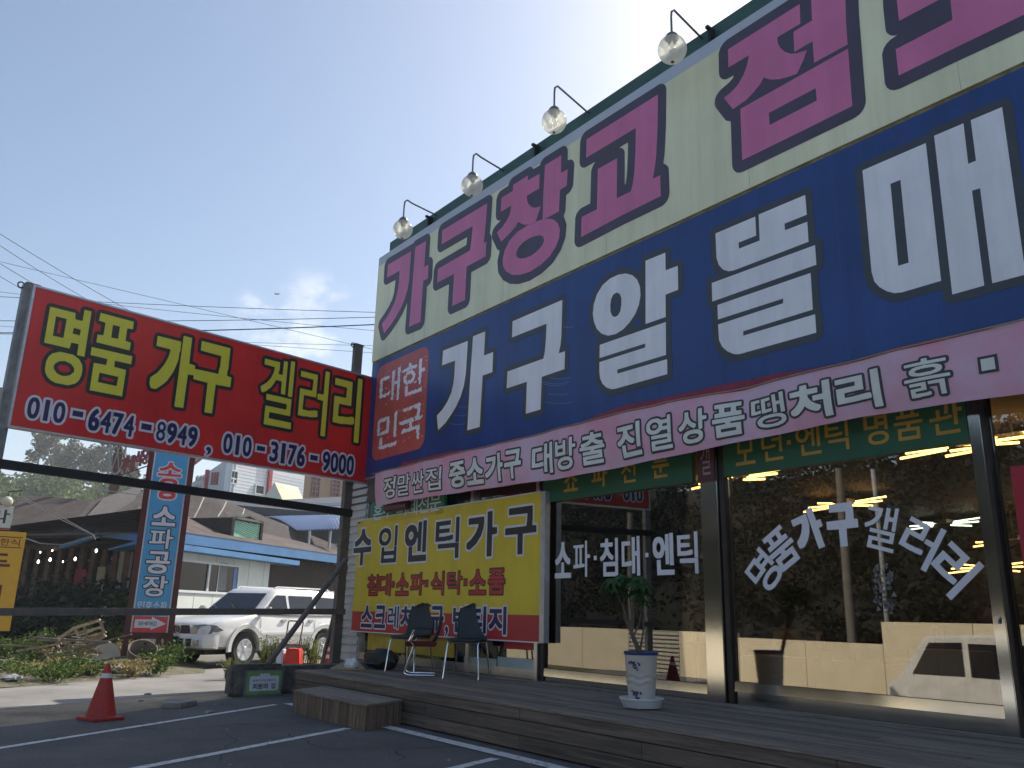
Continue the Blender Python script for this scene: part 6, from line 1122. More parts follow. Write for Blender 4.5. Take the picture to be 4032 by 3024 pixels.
        for x in (1.315, -1.315):
            ac = MB(); r0, r1 = .425, .52
            for k in range(17):
                a = R(-8+k*12.2); 
                for rr, yy in ((r0, .945), (r1, .950), (r1+.01, .90), (r0, .85)): ac.v.append(T(x+rr*math.cos(a), yy*s_, .40+rr*math.sin(a)*.98))
            for k in range(16):
                for j in range(4): ac.f.append((k*4+j, k*4+(j+1) % 4, (k+1)*4+(j+1) % 4, (k+1)*4+j))
            ac.build('wheel_arch', paint, car, True)
            wh = MB(); R2 = Matrix.Rotation(math.atan2(h.y, h.x), 3, 'Z') @ Matrix.Rotation(R(-90*s_), 3, 'X'); c = T(x, .80*s_, .37)
            whl = MB().lathe(c, [(.22*K, -.11*K), (.33*K, -.125*K), (.365*K, -.09*K), (.37*K, 0), (.365*K, .09*K), (.33*K, .125*K), (.225*K, .11*K)], 32, M=R2).build('wheel', rub, car, True)
            MB().lathe(c, [(.22*K, .02*K), (.228*K, .112*K), (.205*K, .116*K), (.2*K, .114*K)], 28, M=R2).build('rim', chrome, whl, True)
            MB().lathe(c, [(.075*K, .112*K), (.06*K, .128*K), (.02*K, .132*K)], 16, M=R2).build('hub', chrome, whl, True)
            for k in range(6):
                a = k*math.pi/3; d = R2 @ Vector((math.cos(a), math.sin(a), 0)); e = R2 @ Vector((-math.sin(a), math.cos(a), 0)); z3_ = R2 @ Vector((0, 0, 1)); p = c + z3_*.119*K
                MB().add([p + d*.05*K + e*.035*K, p + d*.20*K + e*.025*K, p + d*.20*K - e*.025*K, p + d*.05*K - e*.035*K], [(0, 1, 2, 3)]).build('spoke', chrome, whl, fix=False)
        # head lamp
        hl = MB(); pts = [(2.345, .36, .70), (2.25, .80, .70), (1.98, .935, .78), (2.13, .875, .875), (2.27, .66, .892), (2.335, .42, .868)]
        hl.prism([T(x, y*s_, z) for x, y, z in pts], h*.035*K); hl.build('head_lamp', lens, car, bevel=.004)
    # nose
    MB().prism([T(2.318, y, z) for y, z in ((-.36, .69), (.36, .69), (.31, .875), (-.31, .875))], h*.03*K).build('grille_surround', chrome, car)
    MB().prism([T(2.352, y, z) for y, z in ((-.325, .705), (.325, .705), (.285, .86), (-.285, .86))], h*.008*K).build('grille', blk, car)
    for z in (.735, .765, .795, .825): MB().bar(T(2.366, -.29, z), T(2.366, .29, z), .012*K).build('grille_bar', pm('grille_grey', (.12, .12, .13), .4), car)
    em = MB(); ct = T(2.375, 0, .785); em.tube([ct + left*.075*K*math.cos(k*math.pi/9) + Vector((0, 0, .075*K*math.sin(k*math.pi/9))) for k in range(19)], .011*K, 6, cap=False); em.tube([ct + left*.06*K*math.cos(k*math.pi/9)*.6 + Vector((0, 0, .03*K*math.sin(k*math.pi/9)+.01)) for k in range(19)], .008*K, 6, cap=False); em.build('emblem', chrome, car, True)
    bpm = MB(); sec = [(2.30, .40), (2.43, .42), (2.47, .50), (2.46, .62), (2.40, .69), (2.28, .69)]; ys_ = [(-.90, -.22), (-.78, -.05), (-.4, 0), (.4, 0), (.78, -.05), (.90, -.22)]
    for y, dx in ys_: bpm.v += [T(x+dx, y, z) for x, z in sec]
    for i in range(5):
        for k in range(6): bpm.f.append((i*6+k, i*6+(k+1) % 6, (i+1)*6+(k+1) % 6, (i+1)*6+k))
    bpm.f += [tuple(range(6)), tuple(30+k for k in reversed(range(6)))]; bu = bpm.build('front_bumper', paint, car, True)
    for y0, y1 in ((-.28, .28), (.36, .50), (-.50, -.36)): MB().prism([T(2.452, y, z) for y, z in ((y0, .45), (y1, .45), (y1, .60), (y0, .60))], h*.028*K).build('air_intake', blk, bu)
    for y in (.62, -.62): MB().prism([T(2.415, y+a, z) for a, z in ((-.07, .46), (.07, .46), (.07, .58), (-.07, .58))], h*.04*K).build('fog_lamp', lens, bu)
    pl = MB().prism([T(2.482, y, z) for y, z in ((-.17, .47), (.17, .47), (.17, .64), (-.17, .64))], h*.012*K); plo = pl.build('number_plate', pm('plate_green', (.015, .10, .055), .5), bu)
    PF = Fr(tuple(T(2.496, .0, 0).xy), math.degrees(math.atan2(left.y, left.x))); load_glyphs('8190TURBO남'); 
    MBs = [(c, (-.085+i*.05, -.045+i*.05)) for i, c in enumerate('8190')]
    for c, (a, b) in MBs:
        G = glyph_polys(c, .042*K, .085*K, .004, [], 60, False); m_ = MB(); fill_loops(m_, G[0], lambda x, y: PF.P(a*K+x+.0, .485*K+y, .004)); m_.build('plate_digit', M_pale, plo, fix=False)
    sf = Fr(tuple(T(-1.2, .945, 0).xy), math.degrees(math.atan2(-h.y, -h.x)))
    for i, c in enumerate('TURBO'):
        G = glyph_polys(c, .065*K, .075*K, .003, [], 60, False); m_ = MB(); fill_loops(m_, G[0], lambda x, y: sf.P((.42+i*.075)*K+x, .92*K+y, -.025)); m_.build('side_badge', pm('badge_blue', (.12, .14, .4), .5), car, fix=False)
    for s_ in (1, -1): MB().prism([T(-2.27, y*s_, z) for y, z in ((.70, .80), (.87, .80), (.85, 1.05), (.70, 1.05))], h*-.05*K).build('tail_lamp', pm('tail_red', (.4, .02, .02), .2), car)
    MB().prism([T(-2.26, y, z) for y, z in ((-.9, .42), (.9, .42), (.9, .66), (-.9, .66))], h*-.14*K).build('rear_bumper', paint, car, bevel=.02)
    MB().bb((-1.9, -.62, .25), (1.9, .62, .40)).v; ub = MB(); ub.v = [T(x, y, z) for z in (.27, .41) for x, y in ((-2, -.55), (2.1, -.55), (2.1, .55), (-2, .55))]; ub.f = [(3, 2, 1, 0), (4, 5, 6, 7), (0, 1, 5, 4), (1, 2, 6, 5), (2, 3, 7, 6), (3, 0, 4, 7)]; ub.build('underbody', blk, car)
make_car()
# ------------------------------------------------------------------ rubble heap, weeds and bushes by the road
rg = random.Random(41)
M_wood = pm('scrap_wood', (.36, .29, .20), .85, var=.3, scale=6, stretch=(1, 1, 1), rnd=.35); M_wood2 = pm('grey_scrap_wood', (.2, .17, .14), .9, var=.3, scale=6, rnd=.3)
D0 = (gz(400, 2640)-EYEP).dot(_fw)
def on(a, b, z=0): return gz(*z2(a, b), z)
mnd = MB(); c0 = gz(330, 2640); 
for i in range(33):
    for j in range(13):
        px = -150+i*30; py = 2596+j*(float(np.interp(px, [-150, 150, 330, 600, 850], [2714, 2702, 2684, 2664, 2650]))-2596)/12; q = gz(px, py, 0); e = min(1, min(j/3, (12-j)/4)); e *= min(1, i/3, (32-i)/4); q.z = .004+max(0, e)*(.10+.22*max(0, noise.noise(Vector((q.x*.9, q.y*.9, 3)))+.25)); mnd.v.append(q)
mnd.f = [(i*13+j, i*13+j+1, (i+1)*13+j+1, (i+1)*13+j) for i in range(32) for j in range(12)]
struct(mnd.build('rubble_ground', pm('rubble', (.17, .145, .105), .95, col2=(.075, .085, .035), scale=2.5, fine=.4, bscale=30, bump=.5), None, True, fix=False))
wf = thing('broken_furniture', 'broken pale wooden furniture frame tipped over on the rubble heap', 'frame', tuple(on(600, 1500)))
dF = (on(600, 1500)-EYEP).dot(_fw); fp = lambda a, b, dd=0: gd(*z2(a, b), dF+dd)
A = [fp(575, 1215), fp(770, 1155), fp(800, 1260), fp(625, 1335)]; B = [fp(430, 1310, .5), fp(500, 1270, .8), fp(590, 1330, .9), fp(470, 1420, .4)]
for P_ in (A,):
    for i in range(4): MB().bar(P_[i], P_[(i+1) % 4], .06).build('rail', M_wood, wf)
for i, j in ((0, 0), (3, 3), (0, 1), (3, 2)): MB().bar(A[i], B[j], .055).build('strut', M_wood, wf)
MB().bar(A[0].lerp(A[3], .5), A[1].lerp(A[2], .5), .045).build('slat', M_wood, wf); MB().bar(A[0].lerp(A[1], .35), A[3].lerp(A[2], .3), .045).build('slat', M_wood, wf); MB().bar(fp(600, 1385), fp(815, 1275), .05).build('slat', M_wood, wf); MB().bar(B[0], B[3], .05).build('strut', M_wood2, wf)
for i in range(40):
    if i < 28: a = rg.uniform(120, 800); b = rg.uniform(1455, 1580)
    else: a = rg.uniform(980, 1300); b = rg.uniform(1440, 1500)
    q = on(a, b); L_ = rg.uniform(.35, 1.3); an = rg.uniform(-.6, .6) + (.2 if i < 28 else 0); tl = rg.uniform(-.1, .35); d = Vector((CR.x*math.cos(an) - _fw.x*math.sin(an)*.6, CR.y*math.cos(an) - _fw.y*math.sin(an)*.6, tl)); q.z = .42+rg.uniform(-.15, .3)
    MB().bar(q - d*L_/2, q + d*L_/2, rg.uniform(.03, .07), rg.uniform(.02, .045)).thing('scrap_plank', M_wood if rg.random() < .55 else M_wood2, 'loose scrap plank lying in the rubble heap between orange sign and white car', 'plank', 'scrap planks in the rubble heap')
M_tub = pm('rusty_tub', (.20, .17, .14), .7, var=.3, scale=4); q = on(1070, 1545); tub = thing('round_tub', 'dark round tub tipped on its side against the rubble by the pole sign', 'tub', tuple(q)); ax = (EYEP-q); ax.z = 0; ax.normalize(); ax = (ax*.55 + Vector((0, 0, .85)) + CR*.12).normalized(); MT = ax.to_track_quat('Z', 'Y').to_matrix(); r_ = .105/1.952*1.0*((q-EYEP).dot(_fw))/FPX*1000
MB().lathe(q + Vector((0, 0, .33)), [(r_*.86, -.22), (r_, .16), (r_*1.03, .18), (r_*.96, .18), (r_*.82, -.18)], 28, M=MT).build('tub_body', M_tub, tub, True)
q = on(800, 1525); bw2 = MB(); axx = ((EYEP-q).normalized()*.9 + Vector((0, 0, .3))).normalized(); bw2.lathe(q + Vector((0, 0, .28)), [(.02, -.10), (.16, -.085), (.26, -.02), (.29, .03), (.27, .03), (.15, -.05)], 24, M=axx.to_track_quat('Z', 'Y').to_matrix()); bw2.thing('cream_basin', pm('cream_plastic', (.6, .53, .4), .5), 'cream coloured basin standing on edge behind the front cone', 'basin', smooth=True)
q = on(400, 1490); MB().tube([q + Vector((0, 0, .14)) - CR*.2, q + Vector((0, 0, .2)) + CR*.05, q + Vector((0, 0, .17)) + CR*.5], .085, 14, cap=True).thing('white_pipe', pm('pipe_white', (.6, .62, .62), .5), 'short white plastic pipe lying in the weeds', 'pipe', smooth=True)
def lump2(a, b, d, mat, nm, lb, cat, seed): q = on(a, b); return lump((q.x, q.y, .05), d, mat, nm, lb, cat, seed, .5)
lump2(930, 1585, (.5, .35, .2), pm('white_sack', (.45, .46, .46), .7, bump=.4, bscale=10), 'white_sack', 'crumpled white sack at the foot of the blue pole sign', 'sack', 4)
lump2(120, 1590, (.9, .5, .14), pm('blue_tarp', (.25, .32, .36), .5, bump=.4, bscale=8), 'tarpaulin', 'pale blue tarpaulin crumpled on the left edge of the heap', 'tarpaulin', 5); lump2(85, 1640, (.6, .3, .1), MATS['white_sack'], 'white_sheet', 'grey white plastic sheet at the road edge under the heap', 'sheet', 6)
def sheaf(a, b, n, L_, mat, nm, lb, seed):
    rgn = random.Random(seed); q = on(a, b); t = thing(nm, lb, 'timber', tuple(q))
    for k in range(n): o = q + CR*rgn.uniform(-.25, .25) + Vector((0, 0, .12+k*.03)); d = (CR*.9 + Vector((0, 0, .45))).normalized(); MB().bar(o - d*L_/2, o + d*L_/2, .045, .03).build('lath', mat, t)
sheaf(600, 1530, 6, .75, pm('yellow_lath', (.55, .42, .18), .7), 'bundle_of_laths', 'small bundle of yellow laths beside the cream basin', 7)
M_weed = leaf_mat('weed_leaf', (.075, .13, .03), .5, .35); M_dryw = leaf_mat('dry_weed', (.28, .23, .12), .4, .35); M_bush = leaf_mat('bush_leaf', (.016, .03, .014), .5, .15)
def plant(q, r, h, n, sz, mat, nm, lb, cat, seed, grp=None, stems=7):
    rgn = random.Random(seed); q = Vector(q); t = thing(nm, lb, cat, tuple(q), group=grp); st_ = MB(); lv_ = MB()
    for k in range(stems):
        a = rgn.uniform(0, 6.28); rr = r*rgn.uniform(.2, .95); tip = q + Vector((math.cos(a)*rr, math.sin(a)*rr, h*rgn.uniform(.55, 1))); st_.tube([q + Vector((math.cos(a)*rr*.2, math.sin(a)*rr*.2, 0)), q.lerp(tip, .5) + Vector((0, 0, h*.12)), tip], [.012, .008, .004], 5)
        for _ in range(n//stems): v = rgn.random()**.7; p = q.lerp(tip, v) + Vector((0, 0, h*.12*4*v*(1-v))) + Vector((rgn.gauss(0, r*.16), rgn.gauss(0, r*.16), rgn.gauss(0, h*.07))); p.z = max(q.z+.01, p.z); lv_.leaf(p, sz*rgn.uniform(.6, 1.5), rgn, .7, .55)
    st_.build('stems', pm('weed_stem', (.12, .13, .05), .8), t); lv_.build('leaves', mat, t, fix=False)['kind'] = 'stuff'; return t
for i, (a, b, r, h, m, lb) in enumerate(((30, 1470, .7, .5, M_weed, 'low bright weed clump at the left picture edge'), (270, 1490, .7, .75, M_weed, 'bright weed clump left of the white pipe'), (330, 1610, 1.0, .35, M_dryw, 'dry weed clump along the road in front of the heap'), (520, 1610, .8, .4, M_weed, 'low weed clump left of the yellow laths'), (640, 1450, .7, 1.0, M_weed, 'tall weed right of the broken wooden frame'), (850, 1390, .9, 1.75, M_weed, 'tall broad leaved plant left of the blue pole sign'), (750, 1380, .7, 1.6, M_weed, 'broad leaved plant rising above the wooden frame'), (1090, 1430, .8, .8, M_dryw, 'dry weeds between the legs of the pole sign'), (1260, 1540, .75, .62, M_weed, 'green weed clump left of the car bumper'), (960, 1480, .6, .5, M_dryw, 'dry weed in front of the pole sign leg'), (150, 1620, .8, .3, M_weed, 'flat weed patch by the road under the tarpaulin'), (420, 1640, .8, .32, M_weed, 'low weeds by the road left of the front cone'), (720, 1600, .7, .35, M_weed, 'low weeds right behind the tip of the front cone'), (1000, 1600, .8, .35, M_dryw, 'dry grass at the road edge under the round tub'), (1180, 1590, .7, .4, M_weed, 'weeds at the road edge right of the round tub'), (240, 1560, .9, .4, M_weed, 'weed patch in front of the white pipe'), (450, 1540, .8, .5, M_dryw, 'dry weeds in the middle of the scrap planks'))):
    plant(on(a, b) + Vector((0, 0, .05)), r, h, 620 if 'broad' not in lb else 420, .062 if 'broad' not in lb else .19, m, 'weed', lb, 'weed', 500+i, 'weeds on the rubble heap')
for i, (a, b, r, h, lb) in enumerate(((150, 1180, 2.0, 2.0, 'dark bush in front of the restaurant next to the orange sign'), (330, 1150, 1.8, 2.2, 'second dark bush from the orange sign'), (560, 1160, 2.0, 2.0, 'dark bush in the middle of the restaurant front'), (730, 1150, 1.7, 2.1, 'dark bush right of the middle before the restaurant'), (880, 1160, 1.6, 1.9, 'dark bush beside the left leg of the pole sign'), (60, 1330, 1.4, 1.4, 'low dark bush under the orange sign'), (230, 1350, 1.6, 1.3, 'low dark bush behind the rubble heap'), (420, 1330, 1.6, 1.4, 'low dark bush behind the wooden frame'))):
    dd = 27.2 if b < 1250 else 25.2; q = gd(*z2(a, b), dd); q.z = 0; plant(q, r, h, 1700, .17, M_bush, 'bush', lb, 'bush', 600+i, 'dark bushes before the restaurant', 18)
# foxtail grass between the block and the car
M_fox = leaf_mat('foxtail', (.16, .19, .07), .4, .4)
for i, (a, b) in enumerate(((880, 800), (1000, 820), (1180, 815), (1240, 820), (1290, 822), (940, 815), (610, 830), (700, 845))):
    rgn = random.Random(900+i); q = gd(*z3(a, b+8), 17.5 if a > 800 else 16.6); q.z = 0; zt_ = gd(*z3(a, b-200 if a > 800 else b-70), 17.5).z; t = thing('foxtail_tuft', ['foxtail grass tuft left of the leaning brace', 'foxtail grass tuft beside the brace foot', 'foxtail grass tuft right of the red bin', 'second foxtail tuft right of the red bin', 'foxtail tuft left of the small striped cone', 'foxtail tuft in front of the car door', 'small flowering weed before the front wheel', 'small weed right of the front wheel'][i], 'grass', tuple(q), group='foxtail grass by the concrete block'); g_ = MB()
    for k in range(26):
        d = Vector((rgn.gauss(0, 1), rgn.gauss(0, 1), 0)).normalized(); hh = zt_*rgn.uniform(.6, 1.05); rr = rgn.uniform(.05, .28); p = [q + d*.03, q + d*rr*.4 + Vector((0, 0, hh*.6)), q + d*rr*.8 + Vector((0, 0, hh*.95)), q + d*rr*1.35 + Vector((0, 0, hh*.9))]; s_ = Vector((-d.y, d.x, 0))*.008; k0 = len(g_.v)
        for w_, pp in zip((1, 1, .8, .3), p): g_.v += [pp+s_*w_, pp-s_*w_]
        g_.f += [(k0+2*j, k0+2*j+1, k0+2*j+3, k0+2*j+2) for j in range(3)]
        for _ in range(4): g_.leaf(p[2].lerp(p[3], rgn.random()), .035, rgn, .5, .6); g_.leaf(p[0].lerp(p[1], rgn.random()), .09, rgn, .6, .3)
    g_.build('blades', M_fox, t, fix=False)['kind'] = 'stuff'
# ------------------------------------------------------------------ inside the shop
M_tubew = pm('warm_tube', (1, .8, .5), .5, emit=((1, .55, .15), 7.5)); M_tubec = pm('cool_tube', (.9, 1, .9), .5, emit=((.86, 1, .86), 3.5)); M_fix = pm('fixture', (.25, .22, .18), .5)
FX = [('first warm ceiling light behind the left window', 2199, 1980, 0), ('warm double ceiling light in the middle of the left window', 2637, 2051, 0), ('warm ceiling light by the top of the steel pillar', 2736, 1899, 0), ('warm ceiling light at the top left of the glass door', 2899, 1886, 0), ('big warm ceiling light over the arched lettering', 3323, 1986, 0), ('warm ceiling light at the top right of the glass door', 3800, 1752, 0), ('warm ceiling light below the arched lettering', 3353, 2162, 0), ('cool white ceiling light right of the arched lettering', 3714, 2063, 1), ('cool white ceiling light left of the arched lettering', 3036, 2106, 1), ('warm ceiling light behind the right door stile', 3992, 2128, 0), ('low warm ceiling light far inside at the right', 3890, 2235, 0), ('warm ceiling light at the right picture edge', 3990, 1742, 0)]
for lb, px, py, cool in FX:
    q = gz(px, py, 3.40)
    if q.y > 18.2: q = gy(px, py, 17.8)
    if q.y < 8.3: q = gy(px, py, 8.4)
    t = thing('ceiling_light', lb, 'light', tuple(q), group='tube lights inside the shop'); zc_ = q.z
    MB().bb((q.x-.14, q.y-.14, zc_+.02), (q.x+.14, q.y+.14, zc_+.09)).build('housing', M_fix, t); MB().tube([(q.x, q.y, zc_+.09), (q.x, q.y, 3.62)], .012, 6).build('rod', M_fix, t)
    for s_ in (-1, 1):
        for k in (-1, 0, 1):
            d = Vector((s_, .35*k, .13*k)).normalized(); MB().tube([q + d*.2 + Vector((0, 0, .015*k)), q + d*.72 + Vector((0, 0, .015*k))], .0155, 8).build('tube', M_tubec if cool else M_tubew, t, True)
M_beech = pm('beech_shelf', (.58, .45, .25), .6, var=.1); M_cream2 = pm('cream_furniture', (.60, .52, .36), .6, var=.1); M_brownf = pm('brown_furniture', (.23, .16, .09), .6, var=.25, scale=2)
zp5 = ZM(2050, 1800, 1.508)
SHY = 9.0; F9 = Fr((0, SHY), 0); r_ = rect(F9, zp5, (790, 1200), (1090, 855)); sh = thing('shelf_unit', 'open beech shelf unit standing behind the left window', 'shelf', (r_[0], SHY, .44)); x0, x1, z1s = r_[0], r_[1]+.25, r_[3]
for k in range(4): x = x0+(x1-x0)*k/3; MB().bb((x-.018, SHY, .44), (x+.018, SHY+.35, z1s)).build('upright', M_beech, sh)
for z in (.5, .5+(z1s-.5)*.5, z1s-.018): MB().bb((x0-.018, SHY-.002, z-.018), (x1+.018, SHY+.352, z+.018)).build('board', M_beech, sh)
tg = F9.uv(*zp5(935, 840)); MB().prism([F9.P(tg[0]-.06, z1s+.02, .02), F9.P(tg[0]+.06, z1s+.02, .02), F9.P(tg[0]+.04, z1s+.2, -.04), F9.P(tg[0]-.09, z1s+.2, -.04)], (0, .006, 0)).thing('price_card', M_pale, 'white price card leaning on top of the beech shelf', 'card')
vs = F9.uv(*zp5(1045, 845)); MB().lathe((vs[0], SHY+.15, z1s+.02), [(.08, 0), (.12, .08), (.13, .18), (.09, .3), (.06, .38), (.08, .5)], 18).thing('pebble_vase', pm('pebble_glaze', (.3, .29, .26), .4, col2=(.06, .06, .06), scale=28, lo=.5, hi=.55), 'speckled vase on the beech shelf beside the pillar', 'vase', smooth=True)
F8 = Fr((0, 8.3), 0); r_ = rect(F8, zp5, (240, 1150), (325, 855)); mb = MB(); mb.box(((r_[0]+r_[1])/2, 8.4, (.45+r_[3])/2), (r_[1]-r_[0], .24, r_[3]-.45)); 
for v in mb.v:
    if v.z < 1: v.x += .03
mb.thing('tall_planter', pm('white_stone', (.5, .5, .47), .7, bump=.5, bscale=22), 'tall white planter column behind the left window', 'planter', bevel=.01)
fl = thing('flower_arrangement', 'dried flowers with tall reeds standing in the white planter', 'flowers', ((r_[0]+r_[1])/2, 8.4, r_[3])); rgf = random.Random(4)
st_ = MB(); lvf = MB()
for k in range(16): a = rgf.uniform(-.5, .5); st_.tube([((r_[0]+r_[1])/2, 8.4, r_[3]-.01), ((r_[0]+r_[1])/2+a*.3+.1, 8.4+rgf.uniform(-.1, .1), r_[3]+rgf.uniform(.5, 1.1))], .006, 5)
for k in range(60): lvf.leaf(((r_[0]+r_[1])/2+rgf.gauss(.2, .15), 8.4+rgf.gauss(0, .08), r_[3]+abs(rgf.gauss(.12, .1))), .11, rgf, .8, .7)
st_.build('reeds', pm('reed', (.3, .25, .15), .8), fl); lvf.build('petals', leaf_mat('petal', (.5, .45, .35), .3, .2), fl, fix=False)['kind'] = 'stuff'
z6 = ZM(2950, 1600, 1.1654)
def cab(nm, lb, mat, a, b, y, dpt, zt=None):
    f = Fr((0, y), 0); r_ = rect(f, z6, a, b); zt = r_[3]; t = thing(nm, lb, 'cabinet', ((r_[0]+r_[1])/2, y, .44)); MB().bb((r_[0], y, .442), (r_[1], y+dpt, zt)).build('carcass', mat, t, bevel=.01); MB().bb((r_[0]+.06, y-.012, .5), ((r_[0]+r_[1])/2-.01, y-.0005, zt-.06)).build('door', mat, t, bevel=.004); MB().bb(((r_[0]+r_[1])/2+.01, y-.012, .5), (r_[1]-.06, y-.0005, zt-.06)).build('door', mat, t, bevel=.004); return t
cab('low_cabinet', 'long cream cabinet behind the left half of the glass door', M_cream2, (-40, 1400), (270, 1160), 8.5, .5); cab('brown_cabinet', 'brown cabinet in the middle behind the glass door', M_brownf, (270, 1400), (745, 1195), 8.6, .5); cab('tan_cabinet', 'taller tan cabinet in the right half behind the glass door', M_cream2, (760, 1400), (1010, 1125), 8.55, .5)
f = Fr((0, 8.55), 0); q = f.uv(*z6(315, 1160)); MB().lathe((q[0], 8.62, q[1]+.0), [(.05, 0), (.045, .2), (.03, .3), (.06, .34)], 14).thing('red_vase', pm('red_glaze', (.35, .02, .02), .3), 'slim red vase with twigs on the cabinets', 'vase', smooth=True)
tw = MB()
for k in range(9): a = rgf.uniform(-.25, .25); tw.tube([(q[0], 8.62, q[1]+.3), (q[0]+a, 8.62+rgf.uniform(-.1, .1), q[1]+rgf.uniform(.8, 1.2))], .005, 5)
tw.thing('twigs', M_post, 'bare twigs standing in the slim red vase', 'twigs')
q = f.uv(*z6(345, 1150)); MB().bb((q[0]-.02, 8.5, q[1]-.15), (q[0]+.13, 8.508, q[1]+.06)).thing('price_tag', M_pale, 'white price tag hanging on the brown cabinet', 'tag')
for i, (a, b, y, h_, lb) in enumerate(((-40, 100, 11.5, 1.25, 'dim sofa set far behind the left part of the glass door'), (500, 760, 12.5, 1.35, 'dim sofa set far behind the middle of the glass door'))):
    f = Fr((0, y), 0); xa = f.uv(*z6(a, 1200))[0]; xb = f.uv(*z6(b, 1200))[0]; t = thing('sofa', lb, 'sofa', ((xa+xb)/2, y, .44)); MB().bb((xa, y, .46), (xb, y+.8, .86)).build('seat', M_brownf, t, bevel=.06); MB().bb((xa, y+.81, .46), (xb, y+1.02, h_)).build('backrest', M_brownf, t, bevel=.06)
    for x in (xa-.2, xb+.002): MB().bb((x, y, .46), (x+.198, y+1.0, 1.05)).build('arm', M_brownf, t, bevel=.05)
# engraved vine ornament on the glass door
ec = FG.uv(*z6(620, 840)); vt = thing('glass_ornament', 'frosted flower ornament on the middle of the glass door', 'decal', (ec[0], 7.742, ec[1]-.4)); mv = MB(); rgv = random.Random(8)
for k in range(70): a = rgv.uniform(0, 6.28); r_ = rgv.random()**.5; p = FG.P(ec[0]+.11*r_*math.cos(a), ec[1]+.0+.26*r_*math.sin(a), .003); s_ = rgv.uniform(.012, .03); a2 = rgv.uniform(0, 6.28); mv.poly([p + Vector((math.cos(a2+j*2.09)*s_, 0, math.sin(a2+j*2.09)*s_*1.2)) for j in range(3)])
mo = mv.build('flower_pattern', pm('frost', (.22, .23, .23), .7), vt, fix=False); mo['kind'] = 'stuff'
# ------------------------------------------------------------------ across the road: what the shop glass mirrors
gm = MB(); gm.quad((-60, -1.0, -.012), (30, -1.0, -.012), (30, -2.6, -1.4), (-60, -2.6, -1.4)); gm.quad((-60, -2.6, -1.4), (30, -2.6, -1.4), (30, -12.6, -1.45), (-60, -12.6, -1.45)); gm.quad((-300, -12.55, -1.45), (300, -12.55, -1.45), (300, -300, -.5), (-300, -300, -.5)); struct(gm.build('street_behind', M_conc, None, fix=False))
M_hoard = pm('hoarding_panel', (.68, .60, .44), .6, var=.06, scale=1.5); M_hcor = pm('hoarding_ribbed', (.55, .52, .44), .6, var=.08)
M_hgap = pm('hoarding_gap', (.34, .31, .25), .7)
ob = thing('site_hoarding', 'sunlit cream hoarding across the road, seen mirrored in the shop glass', 'wall', (-14, -8.5, -1.45))
hx = -32.0; i = 0
hts = {0: .75, 1: .75, 2: .7, 3: .95}
while hx < -3:
    w_ = 2.6; top = (.95 if hx < -19 else .8 if hx < -14.5 else 1.42) ; ribbed = i == 3
    if ribbed:
        for k in range(16): z_ = -1.4+k*(top+1.4)/16; MB().bb((hx+.01, -8.52, z_), (hx+w_-.01, -8.47, z_+(top+1.4)/16*.6)).build('rib', M_hcor, ob)
    MB().bb((hx+.01, -8.62, -1.45), (hx+w_-.01, -8.53 if ribbed else -8.48, top)).build('panel', M_hoard if not ribbed else M_hgap, ob); hx += w_; i += 1
van = thing('white_van', 'white van parked across the road, seen mirrored in the shop glass', 'van', (-8.5, -5.8, -1.42)); vx0, vx1 = -12.2, -7.6; vz = -1.43; vp = pm('van_white', (.7, .7, .68), .35)
mb = MB(); prof = [(vx0, vz+.3), (vx0, vz+1.3), (vx0+.35, vz+1.55), (vx0+1.1, vz+2.55), (vx1-.1, vz+2.65), (vx1, vz+2.3), (vx1, vz+.3)]; mb.prism([(x, -7.4, z) for x, z in prof], (0, 1.7, 0)); mb.build('body', vp, van, bevel=.06)
mb = MB(); mb.prism([(x, -5.695, z) for x, z in ((vx0+.72, vz+1.62), (vx0+1.2, vz+2.38), (vx0+2.0, vz+2.4), (vx0+2.0, vz+1.62))], (0, .01, 0)); mb.build('side_window', pm('van_glass', (.02, .02, .025), .08), van); mb = MB(); mb.bb((vx0+2.15, -5.695, vz+1.62), (vx1-.4, -5.685, vz+2.38)); mb.build('side_window', MATS['van_glass'], van)
for x in (vx0+.85, vx1-.85): MB().lathe((x, -5.72, vz+.32), [(.32, -.1), (.32, .1)], 24, M=Matrix.Rotation(R(90), 3, 'X')).build('wheel', M_black, van)
M_conp = pm('concrete_pole', (.15, .14, .125), .9)
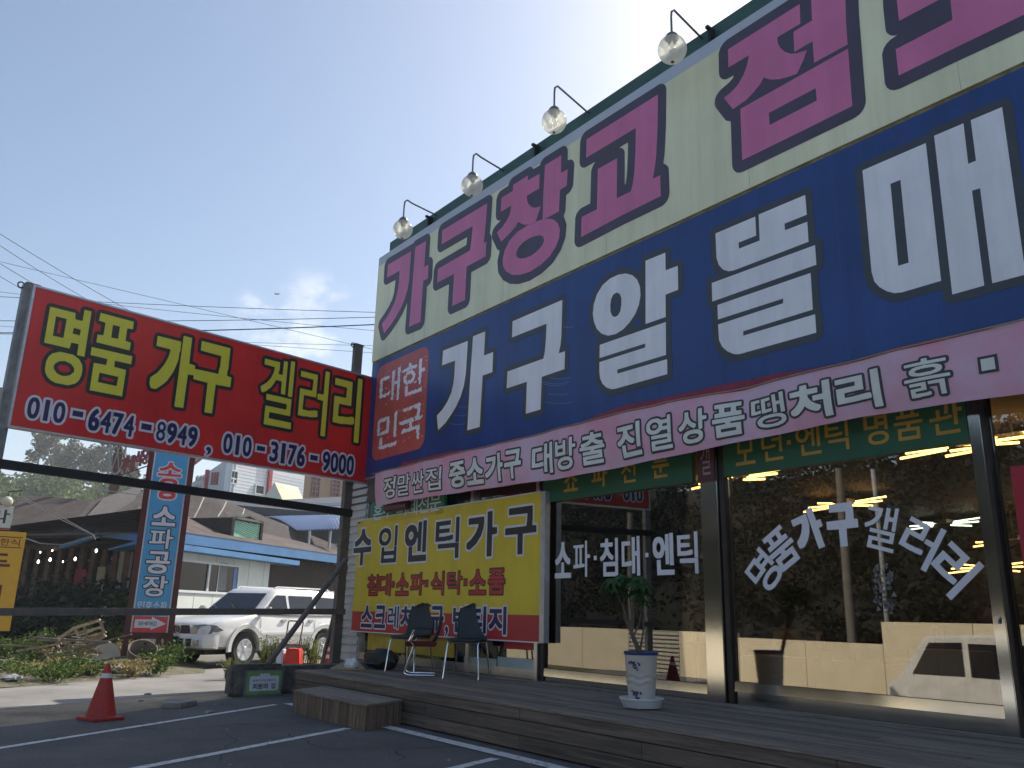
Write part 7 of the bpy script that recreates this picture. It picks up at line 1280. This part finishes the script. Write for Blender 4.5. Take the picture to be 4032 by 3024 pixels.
for x, y, h_, m, lb in ((-15.2, -9.2, 6.2, M_conp, 'concrete utility pole across the road, seen mirrored in the shop glass'), (-13.9, -9.0, 6.0, M_alu, 'thin steel pole across the road, seen mirrored in the shop glass'), (-24.5, -9.0, 5.5, M_conp, 'farther concrete pole across the road, mirrored in the left of the door')):
    MB().tube([(x, y, -1.5), (x, y, h_)], [.16, .12] if m is M_conp else [.075, .07], 12).thing('utility_pole', m, lb, 'pole', smooth=True)
wd = MB(); rgw = random.Random(31); hl_ = MB()
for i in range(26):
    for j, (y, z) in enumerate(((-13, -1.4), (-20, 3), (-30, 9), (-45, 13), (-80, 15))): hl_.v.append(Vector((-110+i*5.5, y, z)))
hl_.f = [(i*5+j, (i+1)*5+j, (i+1)*5+j+1, i*5+j+1) for i in range(25) for j in range(4)]; struct(hl_.build('wooded_slope', pm('shade_toned_soil', (.012, .012, .007), .95), None, True, fix=False))  # soil colour near-black: shade of the mirrored slope is put into it
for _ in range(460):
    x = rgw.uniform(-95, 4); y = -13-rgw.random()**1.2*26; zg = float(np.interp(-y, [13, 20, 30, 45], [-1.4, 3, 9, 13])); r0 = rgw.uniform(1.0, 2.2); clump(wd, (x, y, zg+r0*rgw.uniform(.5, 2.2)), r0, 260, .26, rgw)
wd.thing('woodland', leaf_mat('shade_toned_leaf', (.011, .015, .006), .5, .2), 'dark trees on the slope across the road, mirrored in the shop glass', 'woodland', kind='stuff', fix=False)  # leaves darker than real foliage, the woodland's shade is put into their colour
# ------------------------------------------------------------------ air: thin haze over the whole place
hz_ = MB().bb((-330, -85, -3.0), (60, 260, 45)); hm = bpy.data.materials.new('haze'); hm.use_nodes = True; N = hm.node_tree.nodes; N.remove(N['Principled BSDF']); v = N.new('ShaderNodeVolumePrincipled'); v.inputs['Density'].default_value = .0011; v.inputs['Color'].default_value = (.94, .96, 1, 1); v.inputs['Anisotropy'].default_value = .2
hm.node_tree.links.new(v.outputs[0], N['Material Output'].inputs['Volume']); ho_ = hz_.build('haze', hm, None); ho_['kind'] = 'stuff'; ho_['label'] = 'thin pale haze filling the air over the whole place'; ho_['category'] = 'haze'
